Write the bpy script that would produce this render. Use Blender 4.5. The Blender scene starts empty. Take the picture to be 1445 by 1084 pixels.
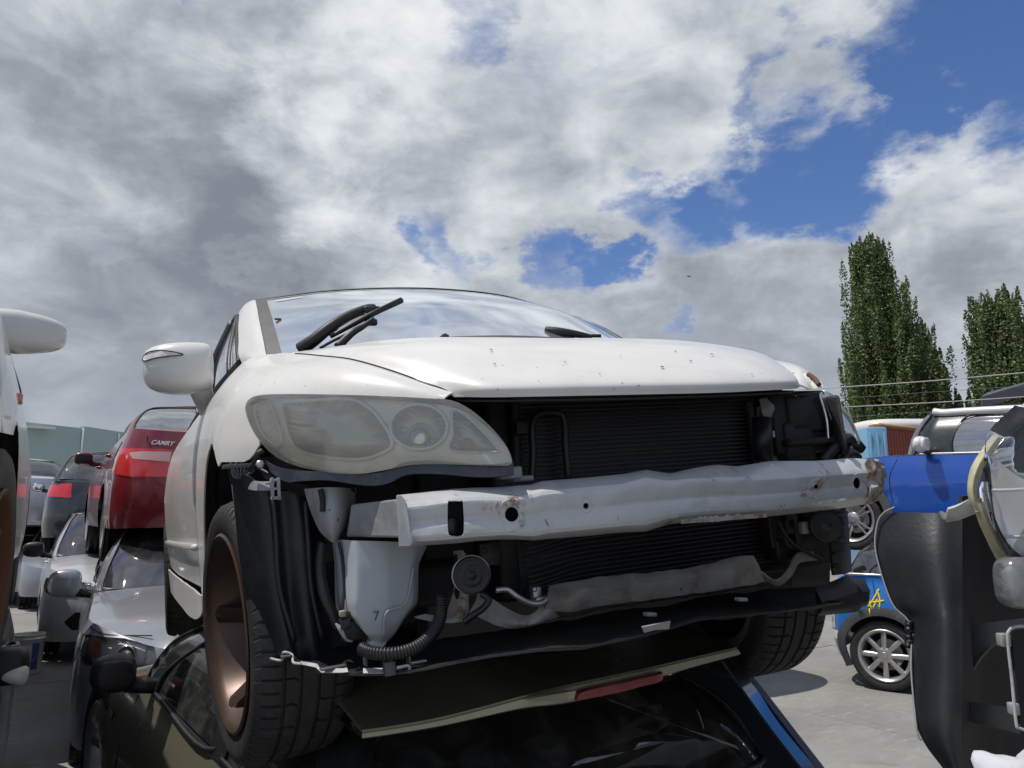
import bpy, bmesh, math, random
from mathutils import Vector, Matrix, noise
from mathutils.geometry import delaunay_2d_cdt
random.seed(7)
R = math.radians
C = bpy.context.scene
COL = C.collection

# ------------------------------------------------------------------ camera
CAM_Z = 1.52
PITCH = R(9.8)
FPX = 1086.0                      # focal length in photograph pixels (1445 wide)
cam_data = bpy.data.cameras.new('camera')
cam = bpy.data.objects.new('camera', cam_data)
COL.objects.link(cam)
cam.location = (0, 0, CAM_Z)
cam.rotation_euler = (math.pi/2 + PITCH, 0, 0)
cam_data.sensor_width = 36
cam_data.lens = 36*FPX/1445
cam_data.clip_start = 0.02
cam_data.clip_end = 6000
C.camera = cam

# ------------------------------------------------------------------ sun
SUN_DIR = Vector((-0.40, -0.07, 0.90)).normalized()    # towards the sun
sd = bpy.data.lights.new('sun', 'SUN')
sd.energy = 4.2
sd.angle = R(0.53)
sd.color = (1.0, 0.955, 0.89)
so = bpy.data.objects.new('sun', sd)
so.rotation_euler = (-SUN_DIR).to_track_quat('-Z', 'Y').to_euler()
so.location = (0, 0, 40)
COL.objects.link(so)

# ------------------------------------------------------------------ node helpers
class NT:
    def __init__(s, tree):
        s.t = tree
    def n(s, typ, **kw):
        nd = s.t.nodes.new(typ)
        ins = kw.pop('ins', {})
        for k, v in kw.items():
            setattr(nd, k, v)
        for k, v in ins.items():
            s.set(nd, k, v)
        return nd
    def set(s, nd, k, v):
        sock = nd.inputs[k]
        if isinstance(v, bpy.types.NodeSocket):
            s.t.links.new(v, sock)
        else:
            sock.default_value = v
    def math(s, op, a, b=None, c=None, clamp=False):
        nd = s.n('ShaderNodeMath', operation=op, use_clamp=clamp)
        s.set(nd, 0, a)
        if b is not None: s.set(nd, 1, b)
        if c is not None: s.set(nd, 2, c)
        return nd.outputs[0]
    def vmath(s, op, a, b=None):
        nd = s.n('ShaderNodeVectorMath', operation=op)
        s.set(nd, 0, a)
        if b is not None: s.set(nd, 1, b)
        return nd.outputs['Value'] if op in ('DOT_PRODUCT', 'LENGTH', 'DISTANCE') else nd.outputs[0]
    def noise(s, vec, scale, detail=5, rough=.55, dist=0.0, dim='3D'):
        nd = s.n('ShaderNodeTexNoise', noise_dimensions=dim)
        if vec is not None: s.set(nd, 'Vector', vec)
        s.set(nd, 'Scale', scale); s.set(nd, 'Detail', detail); s.set(nd, 'Roughness', rough); s.set(nd, 'Distortion', dist)
        return nd.outputs['Fac']
    def ramp(s, fac, stops):
        nd = s.n('ShaderNodeValToRGB')
        cr = nd.color_ramp
        while len(cr.elements) > 1: cr.elements.remove(cr.elements[-1])
        cr.elements[0].position = stops[0][0]; cr.elements[0].color = col4(stops[0][1])
        for p, c in stops[1:]:
            e = cr.elements.new(p); e.color = col4(c)
        s.set(nd, 'Fac', fac)
        return nd.outputs['Color']
    def mix(s, fac, a, b, blend='MIX'):
        nd = s.n('ShaderNodeMix', data_type='RGBA', blend_type=blend)
        s.set(nd, 'Factor', fac)
        s.set(nd, 6, a if isinstance(a, bpy.types.NodeSocket) else col4(a))
        s.set(nd, 7, b if isinstance(b, bpy.types.NodeSocket) else col4(b))
        return nd.outputs[2]
    def sstep(s, x, a, b):
        nd = s.n('ShaderNodeMapRange', interpolation_type='SMOOTHSTEP')
        s.set(nd, 'Value', x); s.set(nd, 'From Min', a); s.set(nd, 'From Max', b)
        return nd.outputs[0]

def col4(c):
    if isinstance(c, (int, float)): return (c, c, c, 1)
    return (c[0], c[1], c[2], 1) if len(c) == 3 else c

# ------------------------------------------------------------------ world: sky with broken cloud
world = bpy.data.worlds.new('World')
C.world = world
world.use_nodes = True
wt = NT(world.node_tree)
world.node_tree.nodes.clear()
def px_dir(u, v):
    d = Vector(((u-722.5)/FPX, 1.0, -(v-542)/FPX)).normalized()
    return Matrix.Rotation(PITCH, 3, 'X') @ d
tc = wt.n('ShaderNodeTexCoord')
D = wt.vmath('NORMALIZE', tc.outputs['Generated'])
sep = wt.n('ShaderNodeSeparateXYZ', ins={0: D})
zz = wt.math('ADD', wt.math('MAXIMUM', sep.outputs[2], 0.0), 0.20)
pc = wt.n('ShaderNodeCombineXYZ', ins={0: wt.math('DIVIDE', sep.outputs[0], zz), 1: wt.math('DIVIDE', sep.outputs[1], zz), 2: 3.7})
P = pc.outputs[0]
sky = wt.n('ShaderNodeTexSky', sky_type='NISHITA')
sky.sun_disc = False
sky.sun_elevation = math.asin(SUN_DIR.z)
sky.sun_rotation = math.atan2(SUN_DIR.x, SUN_DIR.y)
sky.altitude = 50; sky.air_density = 1.0; sky.dust_density = 0.6; sky.ozone_density = 3.0
DS = wt.vmath('MULTIPLY', D, (1.0, 1.0, 1.7))
n_big = wt.noise(DS, 3.0, 8, .55, .35)
n_fine = wt.noise(DS, 9.0, 9, .62, .25)
n_wisp = wt.noise(wt.vmath('MULTIPLY', D, (1.0, 1.0, 2.6)), 6.0, 9, .64, .7)
wn = wt.n('ShaderNodeTexNoise', ins={'Vector': DS, 'Scale': 5.0, 'Detail': 7.0, 'Roughness': .62})
wofs = wt.vmath('MULTIPLY', wt.vmath('SUBTRACT', wn.outputs['Color'], (.5, .5, .5)), (.42, .2, .30))
DW = wt.vmath('NORMALIZE', wt.vmath('ADD', D, wofs))
dens = wt.math('ADD', wt.math('MULTIPLY', n_big, .50), wt.math('ADD', wt.math('MULTIPLY', n_fine, .25), wt.math('MULTIPLY', n_wisp, .25)))
# broad openings and banks of the cloud field: (direction, radius as cosine falloff, weight)
def blob(u, v, r, w):
    d = px_dir(u, v)
    dot = wt.vmath('DOT_PRODUCT', DW, tuple(d))
    c = math.cos(R(r))
    return wt.math('MULTIPLY', wt.sstep(dot, c, 1.0 - (1.0-c)*.08), w)
def total(lst):
    acc = None
    for b in lst:
        v = blob(*b)
        acc = v if acc is None else wt.math('ADD', acc, v)
    return acc
openings = total([(1440, 40, 10, -.20), (1400, 150, 6.5, -.10), (1300, 195, 8, -.11), (1180, 205, 7, -.15), (1075, 240, 6.0, -.17), (965, 288, 5, -.19),
                  (1110, 95, 4.2, -.17), (1300, 60, 7, -.12), (1240, 235, 5, -.10), (1500, 300, 7, -.10),
                  (625, 345, 5.0, -.24), (560, 358, 3.0, -.12), (810, 375, 5.2, -.28), (880, 380, 3, -.14), (360, 352, 2.6, -.15), (175, 350, 2.8, -.10), (700, 45, 2.8, -.09), (280, 15, 3.0, -.18),
                  (985, 478, 2.2, -.12), (150, 270, 34, .10), (640, 130, 26, .12), (1150, 400, 22, .13), (1330, 290, 8, .10), (1170, 130, 5, .13), (1330, 130, 6, .11), (1240, 50, 6, .09), (1440, 110, 4, .06), (1420, 290, 9, .10), (500, 300, 10, .06), (300, 560, 20, .10)])
dens2 = wt.math('ADD', dens, openings)
mask = wt.sstep(wt.math('ADD', dens2, .015), .365, .62)
# cloud brightness: thin parts bright, thick undersides grey, lit rims
n_sh = wt.noise(wt.vmath('ADD', DS, (4.3, 1.7, 0)), 3.4, 8, .55, .4)
n_sh2 = wt.noise(wt.vmath('ADD', DS, (1.3, 0, 2)), 8.0, 8, .57, .3)
darks = total([(230, 220, 14, -.06), (90, 120, 12, -.02), (430, 290, 8, -.05), (600, 190, 6, -.07), (820, 110, 10, -.03), (140, 470, 16, -.04), (1130, 400, 14, -.06), (820, 330, 7, -.06), (60, 420, 12, -.03), (1100, 500, 14, -.08), (300, 540, 12, -.02),
               (430, 190, 7, .13), (700, 110, 16, .10), (640, 20, 10, .07), (500, 400, 8, .07), (1010, 330, 7, .07), (960, 170, 10, .05), (900, 280, 6, .05), (800, 250, 5, .04), (560, 290, 6, .06), (130, 20, 8, .05), (430, 60, 8, .05), (60, 250, 6, .05), (1250, 330, 10, .03)])
br0 = wt.math('ADD', wt.math('MULTIPLY', n_sh, .42), wt.math('MULTIPLY', n_sh2, .58))
br = wt.math('ADD', wt.math('MULTIPLY_ADD', wt.math('SUBTRACT', br0, .5), 1.45, .515), darks)
cloud = wt.ramp(br, [(.26, (.25, .275, .325)), (.40, (.35, .38, .43)), (.50, (.48, .515, .57)), (.60, (.64, .68, .73)), (.70, (.80, .835, .875)), (.84, (.96, .98, 1.0))])
rim = wt.math('MULTIPLY', wt.math('SUBTRACT', 1.0, wt.sstep(dens2, .50, .70)), .35)
cloud = wt.mix(rim, cloud, (.66, .70, .75))
lowgrey = wt.math('MULTIPLY', wt.math('SUBTRACT', 1.0, wt.sstep(sep.outputs[2], .0, .34)), .60)
cloud = wt.mix(lowgrey, cloud, (.47, .525, .60))
sky_c = wt.mix(1.0, sky.outputs[0], (1.05, .94, 1.0), 'MULTIPLY')
hs_ = wt.n('ShaderNodeHueSaturation', ins={'Saturation': 1.22, 'Value': 1.0, 'Color': sky_c})
bg_sky = wt.n('ShaderNodeBackground', ins={'Color': hs_.outputs[0], 'Strength': 0.125})
CLOUD_STRENGTH = 0.98
bg_cl = wt.n('ShaderNodeBackground', ins={'Color': cloud, 'Strength': CLOUD_STRENGTH})
mx = wt.n('ShaderNodeMixShader')
wt.set(mx, 0, mask)
world.node_tree.links.new(bg_sky.outputs[0], mx.inputs[1])
world.node_tree.links.new(bg_cl.outputs[0], mx.inputs[2])
wo = wt.n('ShaderNodeOutputWorld')
world.node_tree.links.new(mx.outputs[0], wo.inputs[0])
C.view_settings.view_transform = 'Standard'
C.view_settings.look = 'None'
C.view_settings.gamma = 1.0
C.view_settings.exposure = -0.10

# ------------------------------------------------------------------ materials
def pbr(name, base, rough=.5, metal=0.0, spec=.5, coat=0.0, bump=0.0, bump_scale=60, dirt=0.0, dirt_col=(.28, .25, .21), dirt_scale=6,
        rust=0.0, rust_scale=7, vary=0.0, vary_scale=3, rough_vary=0.0, trans=0.0, flake=0.0, specks=0.0):
    m = bpy.data.materials.new(name)
    m.use_nodes = True
    t = NT(m.node_tree)
    b = m.node_tree.nodes['Principled BSDF']
    tcn = t.n('ShaderNodeTexCoord').outputs['Object']
    c = col4(base)
    cs = None
    if vary:
        nz = t.noise(tcn, vary_scale, 6, .6)
        cs = t.mix(nz, tuple(max(0, x*(1-vary)) for x in c[:3]), tuple(min(1, x*(1+vary)) for x in c[:3]))
    if dirt:
        nz = t.noise(tcn, dirt_scale, 9, .68, .6)
        f = t.math('MULTIPLY', t.sstep(nz, .42, .72), dirt)
        cs = t.mix(f, cs if cs else c, dirt_col)
    if specks:
        v = t.n('ShaderNodeTexVoronoi', ins={'Vector': tcn, 'Scale': 34.0})
        keep = t.math('LESS_THAN', t.noise(tcn, 5.0, 2), .47)
        f = t.math('MULTIPLY', t.math('LESS_THAN', v.outputs['Distance'], .10), t.math('MULTIPLY', keep, specks))
        cs = t.mix(f, cs if cs else c, (.16, .09, .05))
    if rust:
        nz = t.noise(tcn, rust_scale, 10, .7, 1.2)
        f = t.sstep(nz, .66-.16*rust, .74-.12*rust)
        rc = t.ramp(t.noise(tcn, 40, 5, .6), [(.3, (.09, .035, .015)), (.6, (.24, .10, .035)), (.8, (.33, .20, .10))])
        cs = t.mix(f, cs if cs else c, rc)
    if cs: t.set(b, 'Base Color', cs)
    else: b.inputs['Base Color'].default_value = c
    b.inputs['Metallic'].default_value = metal
    b.inputs['Specular IOR Level'].default_value = spec
    if rough_vary:
        nz = t.noise(tcn, 4.5, 8, .65, .5)
        r = t.math('ADD', rough - rough_vary*.5, t.math('MULTIPLY', nz, rough_vary))
        t.set(b, 'Roughness', r)
    else:
        b.inputs['Roughness'].default_value = rough
    b.inputs['Coat Weight'].default_value = coat
    b.inputs['Coat Roughness'].default_value = .06
    if trans:
        b.inputs['Transmission Weight'].default_value = trans
    if bump:
        nz = t.noise(tcn, bump_scale, 6, .6)
        bn = t.n('ShaderNodeBump', ins={'Height': nz, 'Strength': bump, 'Distance': .01})
        t.set(b, 'Normal', bn.outputs[0])
    return m

def glass(name, tint=(.75, .82, .80), gloss=(.95, .97, 1.0), base_reflect=.06, dirt=.12, rough=.015, dirt_col=(.5, .5, .48), even=.25):
    m = bpy.data.materials.new(name)
    m.use_nodes = True
    t = NT(m.node_tree)
    m.node_tree.nodes.clear()
    tr = t.n('ShaderNodeBsdfTransparent', ins={'Color': col4(tint)})
    gl = t.n('ShaderNodeBsdfGlossy', ins={'Color': col4(gloss), 'Roughness': rough})
    fr = t.n('ShaderNodeFresnel', ins={'IOR': 1.62})
    f = t.math('ADD', fr.outputs[0], base_reflect, clamp=True)
    a = t.n('ShaderNodeMixShader'); t.set(a, 0, f)
    t.t.links.new(tr.outputs[0], a.inputs[1]); t.t.links.new(gl.outputs[0], a.inputs[2])
    tcn = t.n('ShaderNodeTexCoord').outputs['Object']
    nz = t.sstep(t.noise(tcn, 9, 9, .7, .5), .40, .78)
    df = t.n('ShaderNodeBsdfDiffuse', ins={'Color': col4(dirt_col)})
    a2 = t.n('ShaderNodeMixShader'); t.set(a2, 0, t.math('MULTIPLY', t.math('ADD', nz, even), dirt))
    t.t.links.new(a.outputs[0], a2.inputs[1]); t.t.links.new(df.outputs[0], a2.inputs[2])
    o = t.n('ShaderNodeOutputMaterial'); t.t.links.new(a2.outputs[0], o.inputs[0])
    return m

M = {}
M['white'] = pbr('white_paint', (.65, .64, .605), .38, coat=.35, dirt=.34, dirt_col=(.40, .38, .34), dirt_scale=3, bump=.015, bump_scale=160, rough_vary=.12, specks=.5)
M['white_side'] = pbr('white_door_paint', (.58, .57, .54), .34, coat=.4, dirt=.35, dirt_col=(.46, .44, .40), dirt_scale=3, rough_vary=.15)
M['white_plain'] = pbr('clean_white_paint', (.66, .655, .63), .25, coat=.6, dirt=.08)
M['pearl'] = pbr('pearl_white_paint', (.60, .60, .57), .28, coat=.7, dirt=.15, dirt_col=(.40, .38, .34))
M['black_plastic'] = pbr('black_plastic', (.010, .0105, .012), .5, dirt=.28, dirt_col=(.05, .05, .049), dirt_scale=9, bump=.12, bump_scale=90, rough_vary=.3)
M['liner'] = pbr('liner_plastic', (.014, .016, .019), .45, dirt=.30, dirt_col=(.07, .072, .076), dirt_scale=5, bump=.1, bump_scale=140, rough_vary=.3)
M['dark'] = pbr('dark_void', (.008, .008, .009), .8)
M['engine'] = pbr('engine_bay_dark', (.008, .008, .009), .6, dirt=.4, dirt_col=(.028, .026, .024), dirt_scale=12, bump=.3, bump_scale=30)
M['rubber'] = pbr('tyre_rubber', (.017, .017, .018), .68, dirt=.55, dirt_col=(.05, .048, .045), dirt_scale=12, bump=.18, bump_scale=110, rough_vary=.25)
M['bronze'] = pbr('bronze_rim', (.085, .054, .042), .38, metal=.45, dirt=.3, dirt_col=(.16, .11, .08), rough_vary=.2)
M['alloy'] = pbr('silver_alloy', (.52, .51, .50), .32, metal=.75, dirt=.3, dirt_col=(.25, .22, .19))
M['chrome'] = pbr('chrome', (.85, .86, .88), .1, metal=1.0, dirt=.1)
M['reflector'] = pbr('lamp_reflector', (.78, .78, .75), .2, metal=.9, bump=.1, bump_scale=30)
M['frost'] = pbr('hazed_lamp_body', (.80, .78, .67), .28, coat=1.0, dirt=.5, dirt_col=(.30, .30, .26), dirt_scale=10, rough_vary=.2, bump=.04, bump_scale=40)
M['lamp_dark'] = pbr('hazed_lamp_bowl', (.40, .39, .335), .40, metal=.45, coat=.3, dirt=.35, dirt_col=(.40, .39, .33), dirt_scale=10, rough_vary=.25)
M['beam'] = pbr('beam_primer', (.50, .515, .52), .36, metal=.1, coat=.25, dirt=.40, dirt_col=(.30, .30, .29), dirt_scale=9, rust=.50, rust_scale=8, bump=.14, bump_scale=22, rough_vary=.2)
M['beam_rust'] = pbr('rusted_sheet_metal', (.40, .40, .37), .5, dirt=.7, dirt_col=(.22, .19, .15), dirt_scale=12, rust=1.0, rust_scale=13, bump=.3, bump_scale=40)
M['grey_steel'] = pbr('grey_primed_steel', (.30, .31, .32), .45, dirt=.6, dirt_col=(.12, .12, .12), dirt_scale=9, rust=.2, bump=.1)
M['reservoir'] = pbr('milky_plastic', (.40, .43, .46), .42, dirt=.3, dirt_col=(.26, .28, .29), dirt_scale=6)
M['hose'] = pbr('black_hose', (.012, .0125, .015), .4, dirt=.3, dirt_col=(.08, .08, .08))
M['fins'] = pbr('condenser_metal', (.016, .016, .019), .42, metal=.3, dirt=.45, dirt_col=(.05, .05, .055), dirt_scale=30)
M['alu'] = pbr('aluminium_pipe', (.42, .42, .42), .35, metal=.8, dirt=.4, dirt_col=(.12, .11, .1))
M['rustpaint'] = pbr('rusty_patch', (.13, .055, .028), .8, vary=.4, vary_scale=60, bump=.3)
M['windscreen'] = glass('windscreen_glass', (.42, .48, .48), base_reflect=.16, dirt=.16, rough=.05, dirt_col=(.50, .56, .58), even=.7)
M['glass_dark'] = glass('tinted_glass', (.20, .22, .23), base_reflect=.10, dirt=.06)
M['glass_clear'] = glass('side_glass', (.62, .72, .68), base_reflect=.12, dirt=.08)
M['glass_sky'] = glass('bright_rear_glass', (.30, .34, .34), base_reflect=.34, dirt=.15)
M['glass_black'] = glass('black_glass', (.10, .11, .12), base_reflect=.05, dirt=.10)
M['lens'] = glass('hazed_lens', (.95, .95, .90), base_reflect=.06, dirt=.075, rough=.10, dirt_col=(.88, .86, .74), even=1.4)
M['lens_clear'] = glass('clear_lens', (.95, .95, .95), base_reflect=.0, dirt=.05, rough=.02)
M['red_lens'] = pbr('red_lamp', (.60, .014, .014), .15, coat=1.0, spec=.6, dirt=.1)
M['dull_red'] = pbr('dull_red_lamp', (.22, .01, .014), .35, coat=.5)
M['amber'] = pbr('amber_lamp', (.55, .17, .05), .25, coat=1.0)
M['lamp_clear'] = pbr('clear_lamp', (.70, .68, .65), .25, coat=.6, vary=.3, vary_scale=30)
M['bright_bowl'] = pbr('bright_lamp_bowl', (.80, .80, .80), .3, metal=.2)
M['pink_lens'] = pbr('faded_pink_lens', (.60, .36, .33), .2, coat=1.0)
M['red'] = pbr('red_paint', (.20, .014, .020), .3, metal=.25, coat=.8, dirt=.18, dirt_col=(.32, .16, .14), rough_vary=.2)
M['blue'] = pbr('blue_paint', (.012, .085, .42), .22, metal=.3, coat=1.0, dirt=.04)
M['blue_light'] = pbr('bright_blue_paint', (.012, .15, .52), .28, metal=.1, coat=.8, dirt=.08)
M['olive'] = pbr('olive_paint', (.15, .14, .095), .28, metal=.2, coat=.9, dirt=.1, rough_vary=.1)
M['olive_sunlit'] = pbr('olive_paint_sunlit', (.36, .34, .25), .3, metal=.1, coat=.9, dirt=.2)  # body olive lightened: sunlight on the spoiler edge put into the colour
M['silver'] = pbr('silver_paint', (.29, .31, .345), .28, metal=.35, coat=.8, dirt=.12, dirt_col=(.28, .27, .25))
M['silver_white'] = pbr('silver_white_paint', (.52, .54, .57), .3, metal=.3, coat=.8, dirt=.15)
M['darkcar'] = pbr('black_green_paint', (.02, .026, .027), .22, metal=.3, coat=1.0, dirt=.25, dirt_col=(.12, .12, .11))
M['navy'] = pbr('navy_paint', (.006, .009, .035), .5, spec=.3)
M['trim'] = pbr('grey_trim_plastic', (.065, .068, .075), .6, dirt=.3, dirt_col=(.13, .13, .13))
M['fabric'] = pbr('seat_fabric', (.03, .03, .033), .9, bump=.2, bump_scale=200)
M['headliner'] = pbr('headliner', (.30, .29, .27), .9)

# ------------------------------------------------------------------ objects, tagging
def link(o, parent=None):
    COL.objects.link(o)
    if parent is not None: o.parent = parent
    return o
def thing(name, label, cat, loc=(0, 0, 0), rz=0, group=None, matrix=None):
    o = bpy.data.objects.new(name, None)
    o.empty_display_size = .1
    link(o)
    if matrix is not None: o.matrix_world = matrix
    else:
        o.location = loc; o.rotation_euler = (0, 0, rz)
    tag(o, label, cat, group)
    return o
def tag(o, label=None, cat=None, group=None, kind=None):
    if label: o['label'] = label
    if cat: o['category'] = cat
    if group: o['group'] = group
    if kind: o['kind'] = kind
    return o
def mesh_obj(name, verts, faces, mat, parent=None, smooth=True, mats=None, midx=None, solid=0, bevel=0, sub=0, angle=None):
    me = bpy.data.meshes.new(name)
    me.from_pydata([tuple(v) for v in verts], [], faces)
    for mm in (mats or [mat]):
        me.materials.append(M[mm] if isinstance(mm, str) else mm)
    if midx:
        for p, i in zip(me.polygons, midx): p.material_index = i
    if smooth:
        me.shade_smooth()
        if angle: me.set_sharp_from_angle(angle=R(angle))
    me.update()
    if smooth and KNOWN_N:
        ns_ = [KNOWN_N.get(tuple(round(c, 5) for c in v)) for v in verts]
        if all(n_ is not None for n_ in ns_): me.normals_split_custom_set_from_vertices([tuple(n_) for n_ in ns_])
        KNOWN_N.clear()
    o = bpy.data.objects.new(name, me)
    link(o, parent)
    if bevel:
        b = o.modifiers.new('bevel', 'BEVEL'); b.width = bevel; b.segments = 2; b.limit_method = 'ANGLE'; b.angle_limit = R(35)
        b.harden_normals = False
    if solid:
        s = o.modifiers.new('solid', 'SOLIDIFY'); s.thickness = solid; s.offset = -1 if solid > 0 else 1; s.thickness = abs(solid)
        if smooth and not bevel and len(faces) > 8:
            es = o.modifiers.new('split', 'EDGE_SPLIT'); es.split_angle = R(48); es.use_edge_sharp = True
    if sub:
        s = o.modifiers.new('sub', 'SUBSURF'); s.levels = sub; s.render_levels = sub
    return o
class MB:
    """collects primitive shapes into one mesh"""
    def __init__(s): s.v = []; s.f = []
    def add(s, v, f):
        k = len(s.v); s.v += [tuple(a) for a in v]; s.f += [tuple(i+k for i in q) for q in f]; return s
    def box(s, c, d, rot=None):
        vs = []
        for i in (-1, 1):
            for j in (-1, 1):
                for k in (-1, 1):
                    p = Vector((i*d[0]/2, j*d[1]/2, k*d[2]/2))
                    if rot: p = rot @ p
                    vs.append(Vector(c)+p)
        return s.add(vs, [(0, 1, 3, 2), (4, 6, 7, 5), (0, 4, 5, 1), (2, 3, 7, 6), (0, 2, 6, 4), (1, 5, 7, 3)])
    def tube(s, pts, r, n=10, caps=True, ridges=0):
        pts = catmull([Vector(p) for p in pts], max(2, len(pts)*6) if len(pts) > 2 else 2)
        m = len(pts); rings = []
        up = Vector((0, 0, 1)); k = len(s.v)
        prev = None
        for i, p in enumerate(pts):
            t = (pts[min(i+1, m-1)]-pts[max(i-1, 0)]).normalized()
            a = t.cross(up) if prev is None else prev - t*prev.dot(t)
            if a.length < 1e-4: a = t.cross(Vector((1, 0, 0)))
            a.normalize(); prev = a; b = t.cross(a)
            rr = r(i/(m-1)) if callable(r) else r
            for j in range(n):
                an = 2*math.pi*j/n
                s.v.append(tuple(p+(a*math.cos(an)+b*math.sin(an))*rr))
        for i in range(m-1):
            for j in range(n):
                s.f.append((k+i*n+j, k+i*n+(j+1) % n, k+(i+1)*n+(j+1) % n, k+(i+1)*n+j))
        if caps:
            s.f.append(tuple(k+j for j in range(n))[::-1]); s.f.append(tuple(k+(m-1)*n+j for j in range(n)))
        return s
    def lathe(s, prof, seg=48, mat=None, axis='x', arc=1.0):
        """prof: (radius, axial) points, revolved about local x"""
        k = len(s.v); n = len(prof)
        full = arc >= 1.0
        cnt = seg if full else seg+1
        for i in range(cnt):
            an = 2*math.pi*arc*i/seg
            for (r, a) in prof:
                p = Vector((a, r*math.cos(an), r*math.sin(an)))
                s.v.append(tuple(mat @ p) if mat else tuple(p))
        for i in range(seg):
            for j in range(n-1):
                a = k+i*n+j; b = k+((i+1) % cnt)*n+j
                s.f.append((a, b, b+1, a+1))
        return s
    def disc(s, c, r, normal, n=24, depth=.004):
        q = Vector(normal).normalized().to_track_quat('X', 'Z').to_matrix().to_4x4()
        q.translation = Vector(c)
        return s.lathe([(0.0001, -depth), (r, -depth), (r, 0), (r*.9, depth*.4), (0.0001, depth*.4)], n, q)
    def split(s, name, mat, parent=None, **kw):
        """one object per connected piece"""
        adj = list(range(len(s.v)))
        def find(a):
            while adj[a] != a: adj[a] = adj[adj[a]]; a = adj[a]
            return a
        for f in s.f:
            for i in f[1:]: adj[find(i)] = find(f[0])
        gr = {}
        for f in s.f: gr.setdefault(find(f[0]), []).append(f)
        out = []
        for fs in gr.values():
            ids = sorted(set(i for f in fs for i in f)); mp = {a: b for b, a in enumerate(ids)}
            out.append(mesh_obj(name, [s.v[i] for i in ids], [tuple(mp[i] for i in f) for f in fs], mat, parent, **kw))
        return out[0]
    def build(s, name, mat, parent=None, **kw):
        return mesh_obj(name, s.v, s.f, mat, parent, **kw)

def catmull(pts, n):
    """n points along a Catmull-Rom curve through pts, evenly in parameter"""
    if len(pts) == 1: return [pts[0]]*n
    out = []
    m = len(pts)-1
    for i in range(n):
        t = i/(n-1)*m; k = min(int(t), m-1); t -= k
        p1, p2 = pts[k], pts[k+1]
        p0 = pts[k-1] if k > 0 else p1*2-p2
        p3 = pts[k+2] if k+2 <= m else p2*2-p1
        out.append(.5*((2*p1)+(p2-p0)*t+(2*p0-5*p1+4*p2-p3)*t*t+(3*p1-p0-3*p2+p3)*t*t*t))
    return out
def cr1(tab, x):
    """smooth interpolation in a table [(x, y)...]"""
    if x <= tab[0][0]: return tab[0][1]
    if x >= tab[-1][0]: return tab[-1][1]
    for i in range(len(tab)-1):
        if x <= tab[i+1][0]:
            x0, y0 = tab[i]; x1, y1 = tab[i+1]
            t = (x-x0)/(x1-x0)
            m0 = (y1-tab[i-1][1])/(x1-tab[i-1][0]) if i > 0 else (y1-y0)/(x1-x0)
            m1 = (tab[i+2][1]-y0)/(tab[i+2][0]-x0) if i+2 < len(tab) else (y1-y0)/(x1-x0)
            h = x1-x0
            return (2*t**3-3*t*t+1)*y0+(t**3-2*t*t+t)*h*m0+(-2*t**3+3*t*t)*y1+(t**3-t*t)*h*m1
def lin(tab, x):
    if x <= tab[0][0]: return tab[0][1]
    for i in range(len(tab)-1):
        if x <= tab[i+1][0]:
            t = (x-tab[i][0])/(tab[i+1][0]-tab[i][0]); return tab[i][1]*(1-t)+tab[i+1][1]*t
    return tab[-1][1]
class LinLoft:
    """rows joined by straight runs across, smooth curve along each row"""
    def __init__(s, rows, lin_s=False):
        s.rows = [[Vector(p) for p in r] for r in rows]; s.l = Loft([]); s.lin_s = lin_s
    def line(s, r, t):
        if not s.lin_s: return s.l.ev(r, t)
        m = len(r)-1; t *= m; k = max(0, min(int(t), m-1)); return r[k].lerp(r[k+1], t-k)
    def __call__(s, a, t):
        m = len(s.rows)-1; a = a*m; k = max(0, min(int(math.floor(a)), m-1)); a -= k
        return s.line(s.rows[k], t).lerp(s.line(s.rows[k+1], t), a)
class Loft:
    """bicubic surface through rows of control points; S(a, s) with a, s in 0..1 (a across rows)"""
    def __init__(s, rows):
        s.rows = [[Vector(p) for p in r] for r in rows]
    def ev(s, pts, t):
        m = len(pts)-1; t = t*m; k = max(0, min(int(math.floor(t)), m-1)); t -= k
        p1, p2 = pts[k], pts[k+1]
        p0 = pts[k-1] if k > 0 else p1*2-p2
        p3 = pts[k+2] if k+2 <= m else p2*2-p1
        return .5*((2*p1)+(p2-p0)*t+(2*p0-5*p1+4*p2-p3)*t*t+(3*p1-p0-3*p2+p3)*t*t*t)
    def __call__(s, a, t):
        return s.ev([s.ev(r, t) for r in s.rows], a)
def grid(S, na, ns, a0=0, a1=1, s0=0, s1=1, mirror=False, offset=None):
    v = []; f = []
    for i in range(na+1):
        for j in range(ns+1):
            p = S(a0+(a1-a0)*i/na, s0+(s1-s0)*j/ns)
            if offset: p = offset(p, i/na, j/ns)
            v.append(Vector((-p.x, p.y, p.z)) if mirror else p)
    for i in range(na):
        for j in range(ns):
            k = i*(ns+1)+j
            q = (k, k+1, k+ns+2, k+ns+1)
            f.append(q[::-1] if mirror else q)
    return v, f
def patch(rows, na=16, ns=24, **kw):
    return grid(Loft(rows), na, ns, **kw)

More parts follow.
